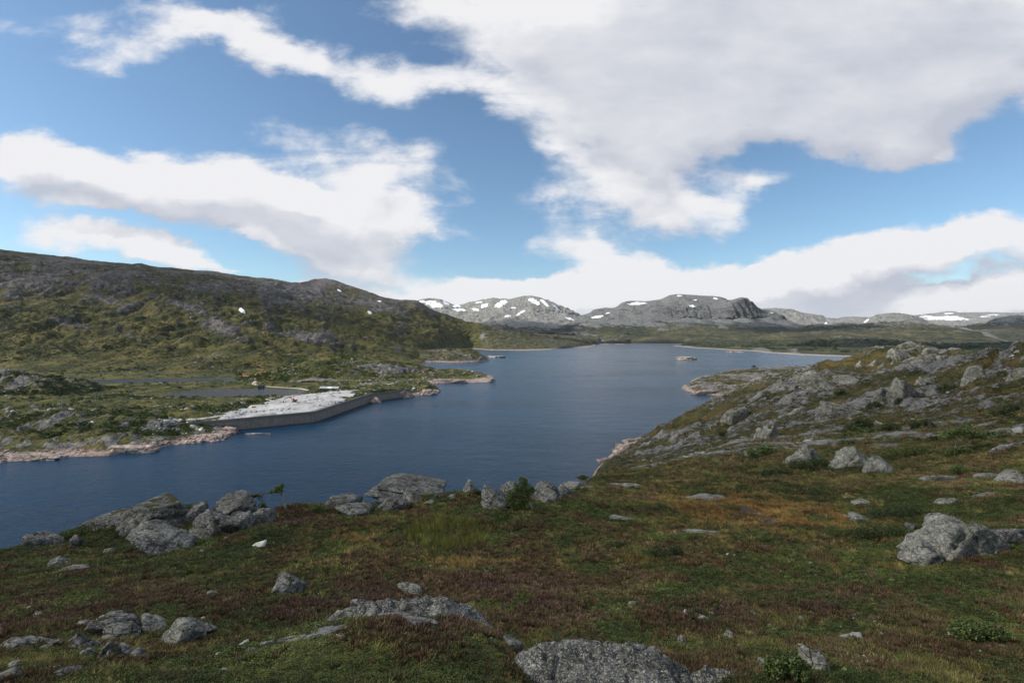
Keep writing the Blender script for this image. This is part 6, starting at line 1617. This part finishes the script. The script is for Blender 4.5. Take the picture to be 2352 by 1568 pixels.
container('small orange hut farthest right in the site camp', 609, 858, 3.6, 3.4, 3.0, -10, M_ORANGE, M_ORANGE)
def dark_hut():
    p = lhit(600, 890)
    e = empty('hut', tuple(p + np.array((0, 0, -0.15))), rad(18), label='dark boarded cabin with a pitched roof at the track by the tarn', cat='hut')
    w, dd, h, r = 7.4, 5.0, 2.7, 1.5
    co = [(-w / 2, -dd / 2, 0), (w / 2, -dd / 2, 0), (w / 2, dd / 2, 0), (-w / 2, dd / 2, 0), (-w / 2, -dd / 2, h), (w / 2, -dd / 2, h), (w / 2, dd / 2, h), (-w / 2, dd / 2, h), (-w / 2, 0, h + r), (w / 2, 0, h + r)]
    me = bpy.data.meshes.new('walls'); me.from_pydata(co, [], [(0, 1, 5, 4), (2, 3, 7, 6), (1, 2, 6, 9, 5), (3, 0, 4, 8, 7)]); me.materials.append(M_DARK)
    link(bpy.data.objects.new('walls', me), parent=e)
    for s_ in (-1, 1):
        L = math.hypot(dd / 2 + 0.4, r + 0.24)
        box('roof', M_DARK, (w + 0.9, L, 0.14), (0, s_ * (dd / 2 + 0.4) / 2, h + r / 2 - 0.02), e, (-s_ * math.atan2(r, dd / 2), 0, 0))
    box('door', M_POLE, (0.9, 0.07, 1.95), (1.4, -dd / 2 - 0.037, 0.98), e)
    wn = box('window', M_WHITE, (1.1, 0.07, 0.9), (-1.5, -dd / 2 - 0.037, 1.5), e); box('pane', M_GLASSD, (0.9, 0.04, 0.7), (0, -0.05, 0), wn)
    box('chimney', M_STEEL, (0.5, 0.5, 1.2), (1.2, 0.5, h + r + 0.1), e)
dark_hut()
def long_shed():
    p = lhit(758, 894)
    e = empty('long_shed', tuple(p + np.array((0, 0, -0.1))), rad(-3), label='long low shed with a pale grey sheet roof behind the yard', cat='shed')
    w, dd, h, r = 25.0, 9.0, 1.9, 2.2
    box('walls', M_POLE, (w, dd, h), (0, 0, h / 2), e)
    for s_ in (-1, 1):
        L = math.hypot(dd / 2 + 0.3, r)
        rf = box('roof', M_ROOFG, (w + 0.8, L, 0.14), (0, s_ * (dd / 2 + 0.3) / 2, h + r / 2), e, (-s_ * math.atan2(r, dd / 2 + 0.3), 0, 0))
        if s_ == -1: box('pale_sheet', M_WHITE, (5.6, L * 0.7, 0.06), (0.5, -L * 0.06, 0.11), rf)
    for s_ in (-1, 1):
        me = bpy.data.meshes.new('gable'); me.from_pydata([(s_ * w / 2, -dd / 2, h), (s_ * w / 2, dd / 2, h), (s_ * w / 2, 0, h + r)], [], [(0, 1, 2)]); me.materials.append(M_POLE)
        link(bpy.data.objects.new('gable', me), parent=e)
    box('door', M_DARK, (2.6, 0.08, 1.7), (6, -dd / 2 - 0.042, 0.86), e)
long_shed()
def bar_mesh(name, mat, prof, width):
    """a flat profile (x,z) extruded across y"""
    n = len(prof)
    co = [(x, -width / 2, z) for x, z in prof] + [(x, width / 2, z) for x, z in prof]
    f = [tuple(range(n)), tuple(range(2 * n - 1, n - 1, -1))] + [(i, i + n, (i + 1) % n + n, (i + 1) % n) for i in range(n)]
    me = bpy.data.meshes.new(name); me.from_pydata(co, [], f); me.materials.append(mat); me.shade_flat(); return me
def excavator():
    p = lhit(676, 924)
    e = empty('excavator', (p[0], p[1], p[2] + 0.6), rad(200), label='red excavator with its boom reaching down left on the white gravel', cat='excavator')
    for s_ in (-1, 1):
        tr = bpy.data.objects.new('track', bar_mesh('track', M_BLACK, [(-2.2, 0.25), (-1.8, 0), (1.8, 0), (2.2, 0.25), (2.2, 0.75), (1.8, 1.0), (-1.8, 1.0), (-2.2, 0.75)], 0.65))
        tr.location = (0, s_ * 1.15, 0); link(tr, parent=e)
    box('undercarriage', M_BLACK, (1.6, 1.7, 0.5), (0, 0, 0.85), e)
    box('body', M_RED, (3.4, 2.7, 1.3), (-0.7, 0, 1.78), e, bev=0.12)
    box('counterweight', M_BLACK, (0.8, 2.6, 1.2), (-2.75, 0, 1.75), e, bev=0.1)
    cab = box('cab', M_RED, (1.6, 1.1, 1.7), (0.6, 0.75, 2.95), e, bev=0.1)
    box('window', M_GLASSD, (1.3, 0.05, 0.9), (0, 0.56, 0.2), cab); box('window', M_GLASSD, (0.05, 0.9, 1.1), (0.81, 0, 0.15), cab)
    for nm, prof, w in (('boom', [(0.8, 1.7), (1.4, 1.7), (4.6, 5.0), (8.2, 4.1), (8.3, 4.6), (4.4, 5.8), (3.9, 5.6)], 0.55), ('stick', [(7.9, 4.8), (8.4, 4.9), (10.6, 1.2), (10.2, 1.0)], 0.45)):
        o = bpy.data.objects.new(nm, bar_mesh(nm, M_RED, prof, w)); link(o, parent=e); o.location = (0, -0.3, 0)
    o = bpy.data.objects.new('bucket', bar_mesh('bucket', M_BLACK, [(10.1, 1.2), (10.7, 1.1), (11.0, 0.4), (10.4, -0.3), (9.5, -0.2), (9.9, 0.4)], 1.2)); o.location = (0, -0.3, 0); link(o, parent=e)
    e.scale = (1.0, 1.0, 1.0)
excavator()
def dumper():
    p = lhit(583, 937)
    e = empty('dumper', (p[0], p[1], p[2] + 0.1), rad(15), label='small yellow and red dumper at the left edge of the white gravel', cat='dumper')
    box('chassis', M_BLACK, (3.6, 1.2, 0.35), (0, 0, 0.75), e)
    o = bpy.data.objects.new('skip', bar_mesh('skip', M_YELLOW, [(-0.2, 1.0), (1.6, 1.0), (2.2, 1.9), (-0.5, 2.0)], 1.6)); link(o, parent=e)
    box('hood', M_RED, (1.1, 1.2, 0.8), (-1.3, 0, 1.34), e, bev=0.08); box('seat', M_BLACK, (0.5, 0.6, 0.5), (-0.7, 0, 1.7), e)
    for x in (-1.2, 1.2):
        for y in (-0.75, 0.75):
            co, f = tube([[(x, y - 0.18, 0.5, 0.5), (x, y + 0.18, 0.5, 0.5)]], 12); w = mesh_obj('wheel', co, f, M_BLACK, parent=e)
dumper()
def digger():
    p = lhit(588, 862)
    e = empty('loader', (p[0], p[1], p[2] + 0.1), rad(-20), label='yellow loader parked between the orange site huts', cat='loader')
    box('body', M_YELLOW, (3.4, 1.8, 1.1), (-0.4, 0, 1.3), e, bev=0.1); c = box('cab', M_YELLOW, (1.3, 1.4, 1.4), (0.2, 0, 2.55), e, bev=0.08); box('window', M_GLASSD, (1.0, 1.44, 0.7), (0, 0, 0.15), c)
    o = bpy.data.objects.new('bucket', bar_mesh('bucket', M_BLACK, [(2.0, 0.3), (3.2, 0.2), (2.7, 1.1), (2.1, 1.2)], 2.2)); link(o, parent=e)
    o = bpy.data.objects.new('loader_arm', bar_mesh('loader_arm', M_YELLOW, [(0.9, 1.9), (1.2, 1.95), (2.4, 0.9), (2.2, 0.7)], 0.5)); link(o, parent=e)
    for x in (-1.4, 1.0):
        for y in (-0.95, 0.95):
            co, f = tube([[(x, y - 0.2, 0.65, 0.65), (x, y + 0.2, 0.65, 0.65)]], 12); mesh_obj('wheel', co, f, M_BLACK, parent=e)
digger()
def pole_tower(label, X, Y0, Y1, two=True):
    p = lhit(X, Y1); hgt = (Y1 - Y0) / 1176 * p[1] * 1.04
    e = empty('power_pole', tuple(p), rad(random.Random(int(X)).uniform(-12, 25)), label=label, cat='power pole', group='power line poles in the valley')
    sp = 0.16 * hgt if two else 0.0
    for s_ in ((-1, 1) if two else (0,)):
        co, f = tube([[(s_ * sp, 0, -0.6, 0.30), (s_ * sp * 0.92, 0, hgt, 0.20)]], 7); mesh_obj('pole', co, f, M_POLE, parent=e)
    box('crossarm', M_POLE, (max(0.42 * hgt, 2.0), 0.28, 0.34), (0, -0.32 if two else -0.3, hgt * 0.95), e)
    for k in (-0.19, 0.0, 0.19):
        co, f = tube([[(k * hgt, -0.32, hgt * 0.95 - 0.9, 0.10), (k * hgt, -0.32, hgt * 0.95 - 0.175, 0.10)]], 6); mesh_obj('insulator', co, f, M_STEEL, parent=e)
for lab, X, a, b, t in (('twin pole power tower in front of the dark knoll on the left', 222, 901, 917.5, True), ('twin pole power tower farthest left in the valley', 139, 917, 934.5, True), ('twin pole power tower between the knoll and the tarn', 299, 896, 909.5, True),
                        ('twin pole power tower on the spit in the tarn', 442, 891, 904.5, True), ('tall twin pole power tower on the far bank of the tarn', 519, 875, 890.5, True), ('single power pole left of the long shed', 702, 877, 884.5, False),
                        ('single power pole right above the long shed', 754, 876.5, 884.5, False), ('single power pole in the meadow right of the long shed', 811, 876, 885, False), ('single power pole under the cliff of the knoll', 867, 868, 876, False), ('single power pole near the bare rock stripe', 908, 861, 869, False)):
    pole_tower(lab, X, a, b, t)

# ------------------------------------------------------------------ islets, shore rocks
def islet(label, X, Y, w, h, mat, seed, dep=0.6, name='islet', cat='islet', shape='s', kind=None, group='rocky islets in the lake'):
    c = S(X, Y); W = w / 1176 * c[1]; Hh = h / 1176 * c[1]
    me = rock_mesh(name, seed, 5, (W, W * dep, Hh * 2.6), mat, shape)
    o = link(bpy.data.objects.new(name, me), label=label, cat=cat, group=group)
    o.location = (c[0], c[1] + W * dep * 0.35, -Hh * 0.3)
    return o
islet('low rocky islet alone in the middle of the lake', 1584, 826, 60, 7, M_R['i'], 501, 0.8)
islet('small green topped islet off the dark headland', 1141, 821, 42, 4, M_R['i'], 502, 0.8)
islet('flat pale islet close to the far right shore', 1696, 809, 42, 2.4, M_R['i'], 503, 0.9)
islet('rounded rock standing in the water against the dam', 863, 925, 32, 13, M_R['s'], 504, 0.7, 'shore_rock', 'rock', 'r', group='bare shore rocks')
islet('low dark reef breaking the surface in front of the dam', 592, 996, 64, 2.0, M_R['s'], 505, 0.10, 'reef', 'reef', group='bare shore rocks')
for i, (lab, X, Y, w, h, dp) in enumerate((
    ('pale pink rock tongue where the crag hill meets the lake, lowest one', 1424, 1078, 104, 20, 0.6), ('pink rock tongue above the lowest one at the foot of the crag hill', 1452, 1045, 84, 22, 0.6), ('topmost pink rock tongue at the foot of the crag hill', 1466, 1021, 76, 14, 0.6),
    ('bare pink slab at the tip of the left shore spit', 460, 1012, 110, 13, 0.5), ('bare pink slab along the left shore below the crag', 300, 1040, 130, 16, 0.4), ('bare rock ledge at the left edge of the lake', 60, 1058, 150, 14, 0.4), ('brown rock point under the left end of the dam', 500, 996, 90, 14, 0.5),
    ('pale rock at the tip of the nearer cape', 985, 906, 60, 12, 0.6), ('pale rock bank along the nearer cape', 925, 913, 70, 16, 0.5), ('pink shelf at the tip of the farther cape', 1105, 877, 74, 8, 0.4), ('pink shore shelf of the farther cape', 1030, 879, 90, 9, 0.3), ('pale shelf below the low headland behind the crag hill', 1625, 906, 80, 10, 0.4))):
    islet(lab, X, Y, w, h, M_R['s'], 520 + i, dp, 'shore_rock', 'rock', 's', group='bare shore rocks')

# ------------------------------------------------------------------ snow patches
M_SNOW, _nt = material('old_snow')
principled(_nt, _nt.ramp(_nt.noise(_nt.new('ShaderNodeNewGeometry').outputs['Position'], 0.02, 4, 0.6)[0], [(0.3, (0.74, 0.76, 0.80)), (0.7, (0.88, 0.89, 0.91))]), 0.6, None, 0.2)
def snow(label, sh, X, Y, rx, ry, tilt, seed, k=5):
    R, C = sh.z.shape
    PX = 1176 + 1176 * sh.x / sh.y; PY = 767 - 1176 * (sh.z - H) / sh.y
    m = (np.abs(PX - X) < rx * 1.9 + 3) & (np.abs(PY - Y) < ry * 1.9 + 3 + rx * abs(math.sin(rad(tilt))))
    m[sh.rowlim[-2] + 1:] = False
    w = np.argwhere(m)
    if len(w) == 0: print('no snow', label); return
    r0, c0 = np.maximum(w.min(0) - 1, 0); r1, c1 = np.minimum(w.max(0) + 1, (R - 1, C - 1))
    rr = np.linspace(r0, r1, (r1 - r0) * k + 1); cc = np.linspace(c0, c1, (c1 - c0) * k + 1)
    ri = np.minimum(rr.astype(int), R - 2); ci = np.minimum(cc.astype(int), C - 2); fr = (rr - ri)[:, None]; fc = (cc - ci)[None, :]
    def bl(A): return (A[ri][:, ci] * (1 - fr) * (1 - fc) + A[ri + 1][:, ci] * fr * (1 - fc) + A[ri][:, ci + 1] * (1 - fr) * fc + A[ri + 1][:, ci + 1] * fr * fc)
    x, y, z = bl(sh.x), bl(sh.y), bl(sh.z)
    px = 1176 + 1176 * x / y - X; py = -(767 - 1176 * (z - H) / y - Y)
    c, s_ = math.cos(rad(tilt)), math.sin(rad(tilt))
    a = (px * c + py * s_) / rx; b = (-px * s_ + py * c) / ry
    q = np.sqrt(a * a + b * b) + 0.95 * fbm(px / max(rx * 0.5, 2) + seed, py / max(ry * 0.7, 1.0), seed, 5, 0.6) + 0.35 * fbm(px / 3.5, py / 1.2, seed, 3)
    ins = q < 1.0
    lift = np.clip((1 - q) * 6, 0, 3) * y.mean() / 7000 + 0.8
    co = np.stack([x, y - 1.5 * y / 7000, z + lift], -1).reshape(-1, 3)
    i = np.arange(len(rr) * len(cc)).reshape(len(rr), len(cc))
    f = np.stack([i[:-1, :-1], i[:-1, 1:], i[1:, 1:], i[1:, :-1]], -1).reshape(-1, 4)
    f = f[ins.ravel()[f].all(1)]
    if len(f) == 0: print('no snow faces', label); return
    us = np.zeros(len(co), bool); us[f.ravel()] = True; ix = np.cumsum(us) - 1
    mesh_obj('snow_patch', co[us], ix[f], M_SNOW, label=label, cat='snow patch', group='old snow patches on the mountains')
SNOW = [
    (E_snowy, 'broad snowfield on the leftmost summit of the snowy mountain', 997, 698, 22, 8, -12), (E_snowy, 'small snow patch left of the broad snowfield', 968, 694, 8, 4, 10), (E_snowy, 'slanting snow streak right of the broad snowfield', 1025, 696, 9, 3, -30),
    (E_snowy, 'snow filling the notch right of the leftmost summit', 1048, 703, 10, 4, 0), (E_snowy, 'low wavy snow strip under the notch', 1055, 711, 17, 3.5, -5), (E_snowy, 'snow strip right of the low wavy one', 1092, 711, 10, 3, -12),
    (E_snowy, 'heart shaped snow patch left of the bright triangular one', 1113, 702, 10, 5, 15), (E_snowy, 'bright triangular snowfield left of the rounded summit', 1150, 698, 16, 7.5, 25), (E_snowy, 'snow tongue on the rounded summit', 1227, 692, 14, 6.5, -32),
    (E_snowy, 'narrow snow gully right of the summit tongue', 1250, 695, 12, 3.5, -38), (E_snowy, 'crooked snow gully in the middle of the snowy mountain', 1197, 718, 13, 3, 30), (E_snowy, 'little snow wedge at the foot of the crooked gully', 1166, 726, 8, 2.6, 5),
    (E_snowy, 'snow streak near the right foot of the snowy mountain', 1308, 732, 12, 3, -18), (E_snowy, 'thin snow line under the second summit', 1100, 694.5, 10, 1.8, 10), (E_snowy, 'snow rib right of the narrow gully', 1276, 705, 10, 2, -38), (E_snowy, 'pale snow fleck in the centre of the snowy mountain', 1180, 707, 7, 1.6, 5),
    (E_cliff, 'long snowfield on the left shoulder of the cliff mountain', 1464, 697, 20, 3.2, 3), (E_cliff, 'snow patch low at the left end of the cliff mountain', 1372, 728, 13, 3, 8), (E_cliff, 'small summit snow patch of the cliff mountain', 1561, 679.5, 7, 1.8, 0),
    (E_cliff, 'bright snow patch just above the dark cliff band', 1590, 703, 8, 2.6, -10), (E_cliff, 'snow dash under the summit of the cliff mountain', 1597, 689, 5, 1.4, 0), (E_cliff, 'snow patch in the dip left of the dark peak', 1644, 686, 7, 2, -20), (E_cliff, 'snow fleck right of the dark peak', 1773, 718.5, 5, 1.5, -10), (E_cliff, 'snow fleck between shoulder and low left patch', 1396, 719, 6, 1.6, 15),
    (E_right, 'bright snow patch in the gap right of the pale mountain', 1896, 744, 5, 3.4, 30), (E_dome, 'slanting snow patch at the left of the domed hill', 1990, 737, 6.5, 2.6, 35), (E_right, 'snow dash between gap and domed hill', 1966, 741, 5, 1.6, -5),
    (E_plateau, 'large snowfield lying on the distant plateau', 2172, 731, 60, 5.5, -2), (E_plateau, 'snow strip above the large snowfield', 2178, 720, 14, 1.8, 3), (E_plateau, 'snow strip on the skyline of the plateau', 2204, 716.5, 8, 1.3, 0), (E_plateau, 'long thin snow strip right on the plateau', 2281, 723, 16, 1.6, 0), (E_plateau, 'snow strip under the long thin one', 2262, 727, 14, 1.5, 0), (E_plateau, 'snow dash at the right end of the plateau', 2330, 720, 14, 1.5, 0),
    (left, 'lone snow patch in the middle of the dark mountainside', 556, 714, 9, 5, -35), (left, 'small snow patch on the right part of the mountainside', 849, 718, 6, 3.4, -20), (left, 'snow fleck on the skyline right of the dark summit', 871, 692, 6, 1.8, -10), (left, 'snow fleck on the flank of the dark summit', 779, 667, 6, 2, -30),
]
for i, (sh, lab, X, Y, rx, ry, tl) in enumerate(SNOW): snow(lab, sh, X, Y, rx, ry, tl, 3.0 + i * 1.7)
# ------------------------------------------------------------------ clouds added unseen outside the frame to shade heath, mountainside and far land
def cloud_mat(dens, name):
    m = bpy.data.materials.new(name); m.use_nodes = True
    nt = NT(m.node_tree)
    v = nt.new('ShaderNodeVolumePrincipled')
    v.inputs['Color'].default_value = (1, 1, 1, 1); v.inputs['Density'].default_value = dens; v.inputs['Anisotropy'].default_value = 0.3
    o = nt.new('ShaderNodeOutputMaterial'); nt.l.new(v.outputs[0], o.inputs['Volume'])
    return m
M_CLOUD = cloud_mat(0.0026, 'thin_cloud_vapour')
M_CLOUD2 = cloud_mat(0.0065, 'cloud_vapour')
def cloud(cx, cy, cz, rx, ry, rz, seed, label, mat=None):
    co, f = ico(5)
    r = 1 + 0.45 * fbm(co[:, 0] * 1.6 + seed, co[:, 1] * 1.6, co[:, 2] * 1.6, 4)
    co = co * r[:, None]
    co[:, 2] = np.where(co[:, 2] < 0, co[:, 2] * 0.45, co[:, 2])
    co = co * np.array((rx, ry, rz))
    o = mesh_obj('cloud', co, f, mat or M_CLOUD, label=label, cat='cloud', group='clouds added outside the picture for their shadows')
    o['kind'] = 'stuff'
    o.location = (cx, cy, cz)
    return o
def over(px, py, pz, cz):
    """where a cloud at height cz stands whose shadow falls on the point"""
    k = (cz - pz) / SUN.z
    return px + SUN.x * k, py + SUN.y * k
cx, cy = over(40, 60, 65, 1250); cloud(cx, cy, 1250, 420, 330, 160, 1.0, 'broad flat based cumulus added outside the picture to shade the heath')
cx, cy = over(-1350, 1850, 300, 1400); cloud(cx, cy, 1400, 800, 330, 200, 9.0, 'long cumulus added outside the picture to shade the mountainside')


for (tx, ty, tz, hh, rx, ry, sd, lab) in (
    (60, 5900, 100, 4500, 800, 560, 17.0, 'high cumulus added above the top left of the view, shading the snowy mountain foot'),
    (3150, 5500, 120, 4500, 750, 600, 27.0, 'high cumulus added above the top of the view, shading the cliff mountain side'),
    (2150, 2480, 40, 2600, 900, 380, 37.0, 'cumulus added above the top of the view, shading the far right foreland'),
    (7300, 7400, 250, 5800, 800, 600, 47.0, 'highest cumulus added above the top of the view, shading the flank at the right edge'),
    (900, 4300, 60, 3600, 420, 260, 57.0, 'small high cumulus added above the top left corner of the view for its shadow')):
    cx, cy = over(tx, ty, tz, hh); cloud(cx, cy, hh, rx, ry, 240, sd, lab, M_CLOUD2)

# ------------------------------------------------------------------ haze
def haze():
    m = bpy.data.materials.new('haze_air'); m.use_nodes = True
    nt = NT(m.node_tree)
    v = nt.new('ShaderNodeVolumePrincipled')
    v.inputs['Color'].default_value = (0.80, 0.90, 1.0, 1); v.inputs['Density'].default_value = HAZE; v.inputs['Anisotropy'].default_value = 0.2
    o = nt.new('ShaderNodeOutputMaterial'); nt.l.new(v.outputs[0], o.inputs['Volume'])
    x0, x1, y0, y1, z0, z1 = -9000, 17000, -200, 16500, -30, 790
    co = [(x, y, z) for z in (z0, z1) for y in (y0, y1) for x in (x0, x1)]
    f = [(0, 2, 3, 1), (4, 5, 7, 6), (0, 1, 5, 4), (2, 6, 7, 3), (0, 4, 6, 2), (1, 3, 7, 5)]
    mesh_obj('haze', co, f, m, smooth=False, label='thin blue air over the whole valley', kind='stuff')
HAZE = 0.9e-5
haze()
